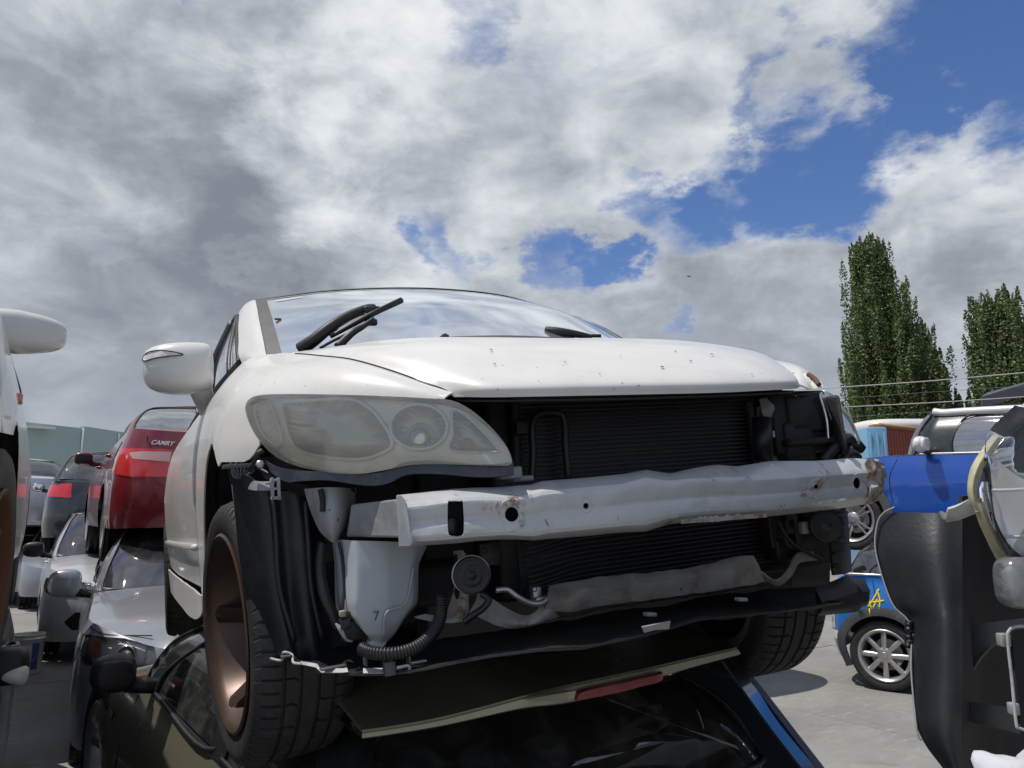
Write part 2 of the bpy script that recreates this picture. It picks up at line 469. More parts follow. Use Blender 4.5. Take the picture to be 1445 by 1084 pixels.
# ------------------------------------------------------------------ trimmed panels on analytic surfaces
def inside(p, poly):
    x, y = p; c = False; n = len(poly); j = n-1
    for i in range(n):
        xi, yi = poly[i]; xj, yj = poly[j]
        if (yi > y) != (yj > y) and x < (xj-xi)*(y-yi)/(yj-yi)+xi: c = not c
        j = i
    return c
def densify(poly, step, closed=True):
    out = []
    n = len(poly)
    for i in range(n if closed else n-1):
        a = poly[i]; b = poly[(i+1) % n]
        d = math.hypot(b[0]-a[0], b[1]-a[1]); k = max(1, int(math.ceil(d/step)))
        for j in range(k): out.append((a[0]+(b[0]-a[0])*j/k, a[1]+(b[1]-a[1])*j/k))
    if not closed: out.append(poly[-1])
    return out
def smooth_poly(poly, n_per=4):
    """closed Catmull-Rom through the points"""
    out = []; n = len(poly)
    P_ = [Vector((p[0], p[1])) for p in poly]
    for i in range(n):
        p0, p1, p2, p3 = P_[i-1], P_[i], P_[(i+1) % n], P_[(i+2) % n]
        for k in range(n_per):
            t = k/n_per
            q = .5*((2*p1)+(p2-p0)*t+(2*p0-5*p1+4*p2-p3)*t*t+(3*p1-p0-3*p2+p3)*t*t*t)
            out.append((q.x, q.y))
    return out
def circle2(cx, cy, r, n=20, ry=None, a0=0, a1=360):
    ry = ry or r
    full = abs(a1-a0) >= 360
    return [(cx+r*math.cos(R(a0+(a1-a0)*i/(n if full else n-1))), cy+ry*math.sin(R(a0+(a1-a0)*i/(n if full else n-1)))) for i in range(n)]
KNOWN_N = {}
def trimmed(poly, holes, lift, step, mirror=False, grid_step=None):
    """triangulate poly minus holes in parameter space, lift each vertex with lift(u, v) -> Vector"""
    gs = grid_step or step
    gx = gs if not isinstance(gs, tuple) else gs[0]
    gy = gs if not isinstance(gs, tuple) else gs[1]
    loops = [densify(poly, step)]+[densify(h, step) for h in holes]
    pts = []; edges = []
    for lp in loops:
        k = len(pts); pts += lp
        edges += [(k+i, k+(i+1) % len(lp)) for i in range(len(lp))]
    bpts = list(pts)
    xs = [p[0] for p in loops[0]]; ys = [p[1] for p in loops[0]]
    x = min(xs)+gx*.5; row = 0
    cells = set((round(p[0]/(gx*.55)), round(p[1]/(gy*.55))) for p in bpts)
    while x < max(xs):
        y = min(ys)+gy*(.5 if row % 2 else .1)
        while y < max(ys):
            if (round(x/(gx*.55)), round(y/(gy*.55))) not in cells and inside((x, y), loops[0]) and not any(inside((x, y), h) for h in loops[1:]):
                pts.append((x, y))
            y += gy
        x += gx; row += 1
    res = delaunay_2d_cdt([Vector(p) for p in pts], edges, [], 0, 1e-7)
    vs, fs = res[0], res[2]
    out = []
    for t in fs:
        c = (sum(vs[i].x for i in t)/3, sum(vs[i].y for i in t)/3)
        if inside(c, loops[0]) and not any(inside(c, h) for h in loops[1:]):
            out.append(tuple(t))
    V = [lift(p.x, p.y) for p in vs]
    e1 = gx*.15; e2 = gy*.15
    cx = (min(xs)+max(xs))/2; cy = (min(ys)+max(ys))/2
    NRM = []
    sgn = 0
    for p, v in zip(vs, V):
        dx = e1 if p.x < cx else -e1; dy = e2 if p.y < cy else -e2
        n_ = (lift(p.x+dx, p.y)-v).cross(lift(p.x, p.y+dy)-v)
        if dx*dy < 0: n_ = -n_
        NRM.append(n_.normalized() if n_.length > 1e-12 else Vector((0, 0, 1)))
    for t_ in out[:40]:
        a_, b_, c_ = (V[i] for i in t_); fn = (b_-a_).cross(c_-a_)
        if fn.length > 1e-10: sgn += 1 if fn.normalized().dot(NRM[t_[0]]) > 0 else -1
    if sgn < 0: NRM = [-n_ for n_ in NRM]
    if mirror: NRM = [Vector((-n_.x, n_.y, n_.z)) for n_ in NRM]
    if mirror:
        V = [Vector((-p.x, p.y, p.z)) for p in V]; out = [t[::-1] for t in out]
    for v, n_ in zip(V, NRM): KNOWN_N[tuple(round(c, 5) for c in v)] = n_
    return V, out
def text_obj(body, size, mat, parent, loc, rot, name='lettering', extrude=.001, shear=0, bold=0):
    cu = bpy.data.curves.new(name, 'FONT')
    cu.body = body; cu.size = size; cu.extrude = extrude; cu.shear = shear; cu.offset = bold
    cu.align_x = 'CENTER'; cu.align_y = 'CENTER'
    cu.materials.append(M[mat])
    o = bpy.data.objects.new(name, cu)
    link(o)
    me = bpy.data.meshes.new_from_object(o.evaluated_get(bpy.context.evaluated_depsgraph_get()))
    bpy.data.objects.remove(o)
    o = bpy.data.objects.new(name, me)
    o.location = loc; o.rotation_euler = rot
    return link(o, parent)
# ================================================================== the white sedan on top of the stack
_p0 = R(10.6)
_q = (0.42456312239054467, -0.09457810600342424, -0.0037966531146296995, 0.4511908789836742, 1.5494575363129397, -0.43859108831215987)
_fix = Matrix.Rotation(PITCH-_p0, 4, 'X')
HERO = Matrix.Translation((0, 0, CAM_Z)) @ _fix @ Matrix.Translation(_q[3:]) @ Matrix.Rotation(_q[0], 4, 'Z') @ Matrix.Rotation(_q[2], 4, 'X') @ Matrix.Rotation(_q[1], 4, 'Y')
HERO_I = HERO.inverted()
CAM_ROT = Matrix.Rotation(PITCH, 3, 'X')
def ray(u, v, MI):
    d = CAM_ROT @ Vector(((u-722.5)/FPX, 1.0, -(v-542)/FPX))
    return MI @ Vector((0, 0, CAM_Z)), MI.to_3x3() @ d
def at_plane(MI, u, v, x=None, y=None, z=None):
    o, d = ray(u, v, MI)
    if x is not None: t = (x-o.x)/d.x
    elif y is not None: t = (y-o.y)/d.y
    else: t = (z-o.z)/d.z
    return o+d*t
def H(u, v, **k): return at_plane(HERO_I, u, v, **k)
def proj(p, MW=None):
    q = CAM_ROT.transposed() @ ((MW or HERO) @ Vector(p)-Vector((0, 0, CAM_Z)))
    return Vector((722.5+FPX*q.x/q.y, 542-FPX*q.z/q.y))
def normal(S, a, s, e=.004):
    n = (S(a+e, s)-S(a-e, s)).cross(S(a, s+e)-S(a, s-e))
    return n.normalized() if n.length > 1e-9 else Vector((0, -1, 0))
def solve_on(S, pts, MW=None, na=50, ns=30, box=(0, 1, 0, 1)):
    """surface parameters under each photograph point"""
    g = []
    for i in range(na+1):
        for j in range(ns+1):
            a = box[0]+(box[1]-box[0])*i/na; s = box[2]+(box[3]-box[2])*j/ns
            g.append((a, s, proj(S(a, s), MW)))
    out = []
    for p in pts:
        p = Vector(p)
        a, s, _ = min(g, key=lambda t: (t[2]-p).length_squared)
        for _ in range(14):
            q = proj(S(a, s), MW); r = p-q
            if r.length < .05: break
            e = 1e-3
            da = (proj(S(a+e, s), MW)-q)/e; ds = (proj(S(a, s+e), MW)-q)/e
            # damped least squares
            A11 = da.dot(da)+1e2; A12 = da.dot(ds); A22 = ds.dot(ds)+1e2
            b1 = da.dot(r); b2 = ds.dot(r); det = A11*A22-A12*A12
            x = (b1*A22-b2*A12)/det; y = (A11*b2-A12*b1)/det
            m = max(abs(x), abs(y), .06)/.06
            a += x/m; s += y/m
        out.append((a, s))
    return out

hero = thing('white_sedan', 'white sedan with its front bumper stripped off, stacked on top of the olive hatchback', 'car', matrix=HERO)

# ---- surface of the front corner and the flank, from the hood gap down (s 0..1) and along the body (a 0..1)
FL = [
 [(-.425, .195, .738), (-.415, .17, .725), (-.405, .150, .69), (-.398, .137, .64), (-.395, .132, .57), (-.395, .135, .45)],
 [(-.475, .235, .765), (-.480, .215, .760), (-.485, .195, .735), (-.49, .185, .68), (-.49, .182, .60), (-.49, .19, .45)],
 [(-.545, .330, .820), (-.585, .305, .812), (-.605, .285, .780), (-.615, .272, .71), (-.615, .268, .62), (-.61, .28, .45)],
 [(-.600, .470, .875), (-.665, .430, .850), (-.705, .405, .800), (-.722, .385, .72), (-.722, .380, .63), (-.715, .39, .45)],
 [(-.640, .620, .915), (-.725, .590, .882), (-.785, .570, .820), (-.802, .555, .735), (-.805, .545, .65), (-.80, .54, .45)],
 [(-.665, .800, .958), (-.765, .780, .915), (-.830, .770, .850), (-.862, .760, .755), (-.872, .750, .64), (-.868, .75, .45)],
 [(-.685, 1.02, 1.005), (-.780, 1.02, .955), (-.845, 1.02, .875), (-.872, 1.02, .765), (-.880, 1.02, .62), (-.878, 1.02, .40)],
 [(-.745, 1.35, 1.045), (-.800, 1.35, .985), (-.855, 1.35, .900), (-.885, 1.35, .770), (-.892, 1.35, .60), (-.880, 1.35, .27)],
 [(-.800, 2.10, 1.035), (-.840, 2.10, .980), (-.895, 2.10, .900), (-.928, 2.10, .760), (-.930, 2.10, .56), (-.900, 2.10, .20)],
 [(-.835, 3.00, 1.055), (-.870, 3.00, .990), (-.925, 3.00, .910), (-.958, 3.00, .750), (-.960, 3.00, .56), (-.930, 3.00, .20)],
 [(-.830, 3.70, 1.065), (-.865, 3.70, 1.00), (-.920, 3.70, .920), (-.955, 3.70, .760), (-.958, 3.70, .58), (-.935, 3.70, .22)],
 [(-.760, 4.25, 1.070), (-.800, 4.25, 1.01), (-.850, 4.25, .930), (-.885, 4.25, .780), (-.890, 4.25, .60), (-.870, 4.25, .25)],
 [(-.640, 4.50, 1.060), (-.680, 4.50, 1.00), (-.720, 4.50, .930), (-.740, 4.50, .780), (-.745, 4.50, .60), (-.735, 4.50, .28)],
]
FLK = Loft(FL)
NA = len(FL)-1
def a_at(y):      # station parameter for a given y on the flank (y > 1)
    ys = [r[3][1] for r in FL]
    for i in range(NA):
        if y <= ys[i+1]: return (i+(y-ys[i])/(ys[i+1]-ys[i]))/NA
    return 1.0
def s_at(a, z):   # profile parameter for a height
    lo, hi = 0.0, 1.0
    for _ in range(30):
        m = (lo+hi)/2
        if FLK(a, m).z > z: lo = m
        else: hi = m
    return lo
def yz(y, z):
    a = a_at(y); return (a, s_at(a, z))

# ---- headlamp outline, from the photograph, on the front corner
HL = smooth_poly([(346, 577), (352, 563), (372, 557), (420, 556), (480, 557), (540, 559), (600, 562), (637, 565), (664, 578), (690, 600), (711, 624), (721, 644), (720, 656),
                  (700, 657), (655, 656), (610, 655), (575, 657), (540, 664), (505, 669), (465, 667), (420, 658), (388, 644), (366, 622), (353, 600)], 3)
HLp = solve_on(FLK, HL, box=(0, .45, 0, .95))
def dist_curve(a, s): return FLK(a, s)
# fender: outline in photograph pixels where it meets hood, lamp and arch, in (y, z) further back
f_px = [(366, 628), (358, 641), (352, 648), (344, 652), (334, 652), (323, 652), (312, 652)]
fpar = [HLp[0]]+HLp[:-7:-1]+solve_on(FLK, f_px, box=(0, .55, 0, 1))
hl_top = HLp[20:0:-1]
gap_par = [(a, 0.0) for a in [i/40*.5 for i in range(0, 41)] if a >= 1.0/NA*.55]
arch = []
for k in range(0, 13):
    an = R(20+k*12.0)
    arch.append((.93-.335*math.cos(an), .335*math.sin(an)*1.30+.31))
arch_pts = []
for (y, z) in arch:
    if y < 1.0:
        # solve station by y at that height
        lo, hi = .2, .62
        for _ in range(30):
            m = (lo+hi)/2
            s = s_at(m, z)
            if FLK(m, s).y < y: lo = m
            else: hi = m
        arch_pts.append((lo, s_at(lo, z)))
    else: arch_pts.append(yz(y, z))
arch_pts = [p for p in arch_pts if p[0] > fpar[-1][0]+.004 and p[1] < fpar[-1][1]+.2]
fend_end = a_at(1.42)
bottom_y = yz(1.27, .25)
outline = [(gap_par[0])] + gap_par[1:] + [(fend_end, 0.0)] + [(fend_end, i/8) for i in range(1, 8)] + [(fend_end, s_at(fend_end, .27)), bottom_y] + arch_pts[::-1] + fpar[::-1][0:] + hl_top[::-1]
outline = [outline[0]]+[p for i, p in enumerate(outline[1:]) if (Vector(p)-Vector(outline[i])).length > 1e-4]
def liftF(off=0.0):
    def f(a, s):
        p = FLK(a, s)
        return p+normal(FLK, a, s)*off if off else p
    return f
# which way does the normal point?
_n = normal(FLK, .3, .5); NSIGN = 1 if _n.y < 0 else -1
def lift_off(off): return lambda a, s: FLK(a, s)+normal(FLK, a, s)*(off*NSIGN)
GRD = (.007, .02)
for mir in (False, True):
    v, f = trimmed(outline, [], lambda a, s: FLK(a, s), .006, mirror=mir, grid_step=GRD)
    o = mesh_obj('fender', v, f, 'white', hero, solid=.004)
# doors and rear quarter
def flank_panel(name, pts, mat='white_side', mirror=False, off=0.0, parent=None, solid=.006):
    v, f = trimmed(pts, [], lift_off(off), .012, mirror=mirror, grid_step=(.012, .025))
    return mesh_obj(name, v, f, mat, parent or hero, solid=solid)
def yline(y, z0, z1, n=8): return [yz(y, z0+(z1-z0)*i/n) for i in range(n+1)]
def top_run(y0, y1, n=6): return [(a_at(y0+(y1-y0)*i/n), 0.0) for i in range(n+1)]
def low_run(y0, y1, z0, z1, n=6): return [yz(y0+(y1-y0)*i/n, z0+(z1-z0)*i/n) for i in range(n+1)]
for mir in (False, True):
    dr = flank_panel('front_door', top_run(1.435, 2.44)+yline(2.44, 1.0, .34)[0:]+low_run(2.44, 1.435, .34, .35)[1:]+yline(1.435, .40, 1.0)[0:], mirror=mir)
    dr2 = flank_panel('rear_door', top_run(2.452, 3.35)+yline(3.35, 1.02, .75, 3)+[yz(3.25, .55), yz(3.16, .36)]+low_run(3.1, 2.452, .35, .34)+yline(2.452, .38, 1.0), mirror=mir)
    arch2 = [yz(3.63-.35*math.cos(R(t)), .30+.36*math.sin(R(t))) for t in range(0, 181, 15)]
    flank_panel('rear_quarter', top_run(3.362, 4.5)+[(1.0, .3), (1.0, .6), (1.0, .95)]+[yz(4.2, .27), yz(4.0, .27)]+arch2[::-1][1:-1]+[yz(3.262, .55), yz(3.362, .75), yz(3.362, .9)], mirror=mir, mat='white')
    flank_panel('sill', low_run(1.29, 3.2, .335, .335)+low_run(3.2, 1.29, .22, .22), mirror=mir, mat='white', off=.012)
# door handles
for y in (2.27, 3.15):
    for sx in (-1, 1):
        a, s = yz(y, .865)
        c = FLK(a, s); c.x *= -sx*-1 if sx < 0 else -1
        m = MB(); m.tube([c+Vector((sx*-.0, -.085, -.004)), c+Vector((sx*.032, -.055, 0)), c+Vector((sx*.038, 0, .004)), c+Vector((sx*.032, .055, .004)), c+Vector((0, .085, 0))], .013, 8)
        m.build('door_handle', 'white_plain', hero)
# side moulding along the doors
m = MB(); m.tube([FLK(*yz(y, .47))+Vector((-.006, 0, 0)) for y in (1.44, 1.9, 2.4, 2.9, 3.15)], .011, 8); m.build('side_moulding', 'white_plain', hero)

# ---- hood
hood_rows = [
 [(0, .088, .722), (.16, .094, .723), (.30, .118, .728), (.40, .158, .735), (.462, .205, .745)],
 [(0, .090, .748), (.16, .096, .749), (.30, .120, .753), (.41, .160, .757), (.475, .222, .765)],
 [(0, .155, .793), (.16, .160, .794), (.315, .182, .796), (.44, .222, .797), (.520, .292, .800)],
 [(0, .330, .880), (.19, .333, .881), (.37, .350, .880), (.52, .390, .874), (.593, .462, .868)],
 [(0, .580, .955), (.21, .585, .957), (.40, .598, .957), (.57, .625, .942), (.645, .665, .925)],
 [(0, .800, .990), (.22, .803, .994), (.42, .820, .996), (.60, .890, .990), (.678, .985, .995)],
]
full = [[(-x, y, z) for (x, y, z) in r[::-1][:-1]]+r for r in hood_rows]
def hood_off(p, i, j):
    n = noise.noise(p*3.1)*.0025
    return p+Vector((0, 0, n))
v, f = patch(full, 30, 56, offset=hood_off)
f = [q[::-1] for q in f]
hood = mesh_obj('hood', v, f, 'white', hero, solid=-.012)
# under-lip of the hood
lip = [[(p[0]*.985, p[1]+.012, p[2]-.004) for p in full[0]], [(p[0]*.93, p[1]+.06, p[2]+.004) for p in full[0]]]
v, f = patch(lip, 2, 48); mesh_obj('hood_lip', v, f, 'engine', hero, solid=.004)
# chipped, rusty corner sticking out beyond the far front corner of the hood
cn = [H(1140, 529, y=.24), H(1152, 536, y=.22), H(1160, 541, y=.20), H(1162, 548, y=.19), H(1155, 549, y=.20), H(1146, 541, y=.22)]
m = MB()
fr = [H(1139, 527, y=.25), H(1148, 531, y=.23), H(1158, 538, y=.21), H(1162, 546, y=.20), H(1155, 548, y=.20), H(1147, 540, y=.22), H(1142, 533, y=.23)]
bk = [p+Vector((.0, .035, .006)) for p in fr]
k = len(fr)
m.add(fr+bk, [tuple(range(k))[::-1], tuple(range(k, 2*k))]+[(i, (i+1) % k, k+(i+1) % k, k+i) for i in range(k)])
m.build('torn_corner', 'white_plain', hero, smooth=False)
m = MB(); m.tube([H(1140, 528, y=.238), H(1150, 535, y=.216), H(1156, 543, y=.195)], .006, 6); m.build('rust_edge', 'rustpaint', hero)
# scratches and stone chips as slivers lying on the hood
HS = Loft([[Vector(p) for p in r] for r in full])
chips = [(693, 496, 7, 2, 0), (797, 513, 6, 1.6, 1), (934, 520, 8, 3, 1), (974, 511, 5, 2, 0), (698, 516, 6, 2, 0), (1004, 502, 5, 2, 0), (1010, 503, 6, 2, 1), (1040, 501, 6, 2, 0), (1088, 547, 5, 3, 0), (991, 546, 5, 3, 0), (1118, 528, 4, 2, 0), (562, 539, 3, 3, 0),
         (620, 540, 2, 2, 0), (900, 545, 3, 2, 0), (846, 530, 3, 2, 0), (1125, 546, 5, 2, 0), (760, 540, 2, 2, 0), (875, 505, 3, 1.5, 0), (952, 497, 4, 1.5, 0), (1060, 530, 3, 2, 1), (720, 553, 3, 1.5, 0)]
cm = [MB(), MB()]
for (u, v_, l, w_, k) in chips:
    l *= .8; w_ *= .8
    q = solve_on(HS, [(u-l/2, v_-w_*.3), (u, v_-w_*.5), (u+l/2, v_+w_*.3), (u, v_+w_*.5)], na=24, ns=30)
    pts = []
    for (a, s) in q:
        n_ = normal(HS, a, s); n_ = n_ if n_.z > 0 else -n_
        pts.append(HS(a, s)+n_*.0042)
    cm[k].add(pts, [(0, 1, 2, 3)])
cm[0].build('stone_chips', 'dark', hero, smooth=False)['kind'] = 'stuff'
cm[1].build('rust_chips', 'rustpaint', hero, smooth=False)['kind'] = 'stuff'

for sx in (1, -1):
    m = MB(); q = [FLK((.6+i*.28)/NA, 0) for i in range(17)]
    m.tube([Vector((v.x*sx+.001*sx, v.y, v.z+.0003)) for v in q], .0026, 5); m.build('panel_gap', 'dark', hero)
# ---- cowl grille below the windscreen
cw = [[(-.67, 1.03, .995), (-.40, .88, .995), (0, .80, .995), (.40, .88, .995), (.67, 1.03, .995)],
      [(-.70, 1.12, 1.012), (-.41, .96, 1.014), (0, .87, 1.016), (.41, .96, 1.014), (.70, 1.12, 1.012)]]
v, f = patch(cw, 3, 40); mesh_obj('cowl', v, f, 'trim', hero, solid=.006)
m = MB()
CW = Loft(cw)
for i in range(58):
    t = .10+.8*i/57
    if i % 9 == 8: continue
    p = CW(.62, t); m.box(p+Vector((0, 0, .007)), (.012, .012, .003))
m.build('cowl_slots', 'dark', hero, smooth=False)['kind'] = 'stuff'
m = MB(); m.box(H(627, 477, y=.84), (.022, .03, .016)); m.box(H(627, 474, y=.84), (.014, .02, .012)); m.split('washer_nozzle', 'black_plastic', hero, bevel=.004)
m = MB(); m.box(H(924, 484, y=.95), (.02, .02, .008)); m.split('washer_nozzle', 'black_plastic', hero, bevel=.003)

# ---- windscreen
ws = [
 [(-.690, 1.120, 1.005), (-.40, .945, 1.010), (0, .862, 1.012), (.40, .945, 1.010), (.690, 1.120, 1.005)],
 [(-.682, 1.260, 1.100), (-.395, 1.115, 1.120), (0, 1.04, 1.128), (.395, 1.115, 1.120), (.682, 1.260, 1.100)],
 [(-.668, 1.480, 1.232), (-.38, 1.350, 1.258), (0, 1.285, 1.268), (.38, 1.350, 1.258), (.668, 1.480, 1.232)],
 [(-.648, 1.730, 1.362), (-.36, 1.655, 1.388), (0, 1.615, 1.397), (.36, 1.650, 1.386), (.640, 1.745, 1.348)],
]
v, f = patch(ws, 16, 40); f = [q[::-1] for q in f]
mesh_obj('windscreen', v, f, 'windscreen', hero)
WS = Loft(ws)
def edge_strip(name, S, fn, n, w, mat, lift=.004):
    """a strip following fn(t) -> (a, s) pairs of inner and outer parameters"""
    vs = []; fs = []
    for i in range(n+1):
        (a0, s0), (a1, s1) = fn(i/n)
        for (a, s) in ((a0, s0), (a1, s1)):
            nn = normal(S, a, s); nn = nn if nn.z > 0 else -nn
            vs.append(S(a, s)+nn*lift)
    for i in range(n): fs.append((2*i, 2*i+1, 2*i+3, 2*i+2))
    return mesh_obj(name, vs, fs, mat, hero)
M['seal'] = pbr('grey_rubber_seal', (.055, .052, .048), .5, dirt=.5, dirt_col=(.12, .11, .10))
edge_strip('windscreen_seal', WS, lambda t: ((t, -.004), (t, .030)), 24, 0, 'seal')
edge_strip('windscreen_seal', WS, lambda t: ((t, .972), (t, 1.004)), 24, 0, 'seal')
edge_strip('windscreen_seal', WS, lambda t: ((1.005, t), (.985, t)), 40, 0, 'seal')
edge_strip('black_band', WS, lambda t: ((0, t), (.07, t)), 40, 0, 'trim', .0015)
# small sticker top corner, dead leaf
edge_strip('sticker', WS, lambda t: ((.90, .055+t*.085), (.93, .055+t*.085)), 3, 0, 'white_plain', .002)
m = MB(); q = solve_on(WS, [(392, 452)], box=(.3, 1, 0, .4))[0]; m.box(WS(*q)+Vector((0, -.004, .003)), (.022, .008, .006)); m.build('dead_leaf', 'rustpaint', hero, bevel=.002)

# ---- roof and pillars
rf = [
 [(-.648, 1.735, 1.366), (-.36, 1.66, 1.393), (0, 1.62, 1.402), (.36, 1.655, 1.391), (.64, 1.75, 1.353)],
 [(-.640, 1.95, 1.402), (-.36, 1.90, 1.425), (0, 1.88, 1.432), (.36, 1.90, 1.425), (.640, 1.95, 1.395)],
 [(-.630, 2.60, 1.432), (-.36, 2.6, 1.450), (0, 2.60, 1.456), (.36, 2.60, 1.450), (.630, 2.60, 1.425)],
 [(-.600, 3.20, 1.382), (-.34, 3.25, 1.400), (0, 3.27, 1.405), (.34, 3.25, 1.400), (.600, 3.20, 1.375)],
]
v, f = patch(rf, 16, 24); f = [q[::-1] for q in f]
mesh_obj('roof', v, f, 'white', hero)
rg = [[(-.60, 3.2, 1.385), (0, 3.27, 1.405), (.60, 3.2, 1.378)], [(-.66, 3.75, 1.15), (0, 3.85, 1.16), (.66, 3.75, 1.15)], [(-.70, 3.95, 1.075), (0, 4.0, 1.08), (.70, 3.95, 1.075)]]
v, f = patch(rg, 8, 12); mesh_obj('rear_window', v, f, 'glass_dark', hero)
bt = [[(-.72, 3.9, 1.07), (0, 3.98, 1.09), (.72, 3.9, 1.07)], [(-.70, 4.25, 1.07), (0, 4.25, 1.11), (.70, 4.25, 1.07)], [(-.62, 4.5, 1.05), (0, 4.52, 1.08), (.62, 4.5, 1.05)], [(-.64, 4.52, .6), (0, 4.56, .6), (.64, 4.52, .6)], [(-.64, 4.48, .25), (0, 4.5, .25), (.64, 4.48, .25)]]
v, f = patch(bt, 16, 10); mesh_obj('boot_lid', v, f, 'white', hero)
for sx in (1, -1):
    # A pillar: inner edge along the glass, outer edge along the door frame, running down into the fender
    k = sx
    pil = [
     [(-.688, 1.04, 1.003), (-.700, 1.075, 1.005), (-.722, 1.16, 1.012), (-.748, 1.34, 1.040)],
     [(-.695, 1.14, 1.020), (-.712, 1.18, 1.030), (-.733, 1.27, 1.055), (-.752, 1.40, 1.085)],
     [(-.688, 1.28, 1.112), (-.708, 1.32, 1.118), (-.726, 1.40, 1.130), (-.741, 1.50, 1.150)],
     [(-.672, 1.50, 1.238), (-.692, 1.54, 1.243), (-.711, 1.60, 1.245), (-.724, 1.66, 1.246)],
     [(-.652, 1.74, 1.364), (-.670, 1.77, 1.363), (-.690, 1.80, 1.350), (-.704, 1.83, 1.330)],
     [(-.642, 1.97, 1.403), (-.664, 1.98, 1.400), (-.684, 1.99, 1.385), (-.698, 2.00, 1.365)],
     [(-.632, 2.60, 1.433), (-.660, 2.60, 1.430), (-.684, 2.60, 1.412), (-.698, 2.60, 1.390)],
     [(-.602, 3.22, 1.382), (-.640, 3.26, 1.375), (-.670, 3.22, 1.350), (-.690, 3.18, 1.325)],
     [(-.66, 3.75, 1.17), (-.72, 3.75, 1.165), (-.76, 3.70, 1.155), (-.775, 3.62, 1.145)],
     [(-.72, 3.95, 1.085), (-.78, 3.90, 1.08), (-.82, 3.80, 1.075), (-.835, 3.65, 1.068)],
    ]
    if sx < 0: pil = [[(-x, y, z-(.012 if y < 2.7 and y > 1.2 else 0)) for (x, y, z) in r] for r in pil]
    v, f = patch(pil, 54, 8)
    if sx > 0: f = [q[::-1] for q in f]
    mesh_obj('pillar', v, f, 'white', hero, solid=.006)
    # side glass
    gl = [[(-.752, 1.39, 1.055), (-.790, 1.8, 1.045), (-.805, 2.2, 1.045), (-.825, 2.7, 1.055), (-.835, 3.4, 1.075)],
          [(-.742, 1.52, 1.145), (-.765, 1.8, 1.17), (-.78, 2.2, 1.20), (-.79, 2.7, 1.21), (-.80, 3.4, 1.16)],
          [(-.706, 1.84, 1.318), (-.703, 1.96, 1.355), (-.70, 2.2, 1.378), (-.698, 2.7, 1.388), (-.700, 3.18, 1.318)]]
    gl = [[(x*sx, y, z) for (x, y, z) in r] for r in gl]
    v, f = patch(gl, 10, 30); mesh_obj('side_window', v, f, 'glass_clear', hero)
    GL = Loft(gl)
    m = MB(); m.tube([GL(i/10*1.0, 0) for i in range(11)]+[GL(1, i/14) for i in range(1, 15)], .009, 6)
    m.build('window_frame', 'black_plastic', hero)
    m = MB(); m.tube([GL(0, i/14) for i in range(15)], .009, 6); m.build('belt_strip', 'black_plastic', hero)
    m = MB(); m.tube([GL(0, .10), GL(.33, .115), GL(.66, .12), GL(1, .10)], .011, 6); m.tube([GL(0, .48), GL(.5, .46), GL(1, .44)], .02, 6); m.split('window_divider', 'black_plastic', hero)

# ---- dashboard and seats seen through the glass
m = MB(); m.box((0, 1.55, .93), (1.3, .55, .12)); m.build('dashboard', 'trim', hero, bevel=.03)
for sx in (-.36, .36):
    st = MB(); st.box((sx, 2.35, 1.02), (.46, .14, .52), Matrix.Rotation(R(-14), 3, 'X')); st.box((sx, 2.43, 1.34), (.25, .09, .14)); st.build('seat', 'fabric', hero, bevel=.05)
m = MB(); m.box((0, 1.50, 1.305), (.22, .03, .06)); m.build('rear_view_mirror', 'black_plastic', hero, bevel=.01)
# closed tub under the glass so nothing shows through the body
m = MB(); m.box((0, 2.8, .62), (1.56, 2.9, .55)); m.box((0, .98, .70), (.98, .75, .42)); m.build('floorpan', 'engine', hero, smooth=False)

# ---- wipers
def wiper(pivot, elbow, tip, b0, b1, yv, parent):
    m = MB(); m.tube([pivot, elbow, tip], lambda t: .017-.007*t, 8)
    arm = m.build('wiper_arm', 'black_plastic', parent)
    m = MB(); m.tube([b0, b0.lerp(b1, .5)+Vector((0, 0, .004)), b1], .009, 6); m.build('wiper_blade', 'hose', arm)
    return arm
wa = MB(); wa.tube([H(424, 493, y=.98), H(443, 480, y=.95), H(464, 463, y=.94), H(490, 447, y=.95), H(515, 437, y=.96), H(528, 435, y=.97)], lambda t: .020-.007*t, 10)
arm = wa.build('wiper_arm', 'black_plastic', hero)
wb = MB(); wb.tube([H(466, 474, y=.93), H(495, 459, y=.93), H(530, 441, y=.94), H(567, 424, y=.96)], .0095, 6); wb.tube([H(470, 473, y=.925), H(500, 456, y=.925), H(535, 437, y=.935), H(566, 422, y=.955)], .006, 6); wb.build('wiper_blade', 'hose', arm)
wb = MB(); wb.tube([H(476, 490, y=.90), H(497, 470, y=.90), H(512, 461, y=.91), H(527, 450, y=.92)], lambda t: .014-.007*t, 6); wb.tube([H(452, 491, y=.90), H(476, 478, y=.91), H(524, 456, y=.92)], .005, 6); wb.split('wiper_linkage', 'black_plastic', arm)
wb = MB(); wb.box(H(524, 438, y=.95), (.05, .03, .022)); wb.box(H(524, 455, y=.94), (.035, .02, .02)); wb.split('blade_clip', 'black_plastic', arm, bevel=.006)
wa = MB(); wa.tube([H(834, 476, y=.93), H(815, 472, y=.93), H(790, 468, y=.95), H(770, 467, y=.98)], lambda t: .010+.006*t, 8); arm = wa.build('wiper_arm', 'black_plastic', hero)
wb = MB(); wb.tube([H(848, 474, y=.92), H(800, 474, y=.96), H(765, 471, y=1.0), H(725, 473, y=1.03)], .006, 6); wb.build('wiper_blade', 'hose', arm)

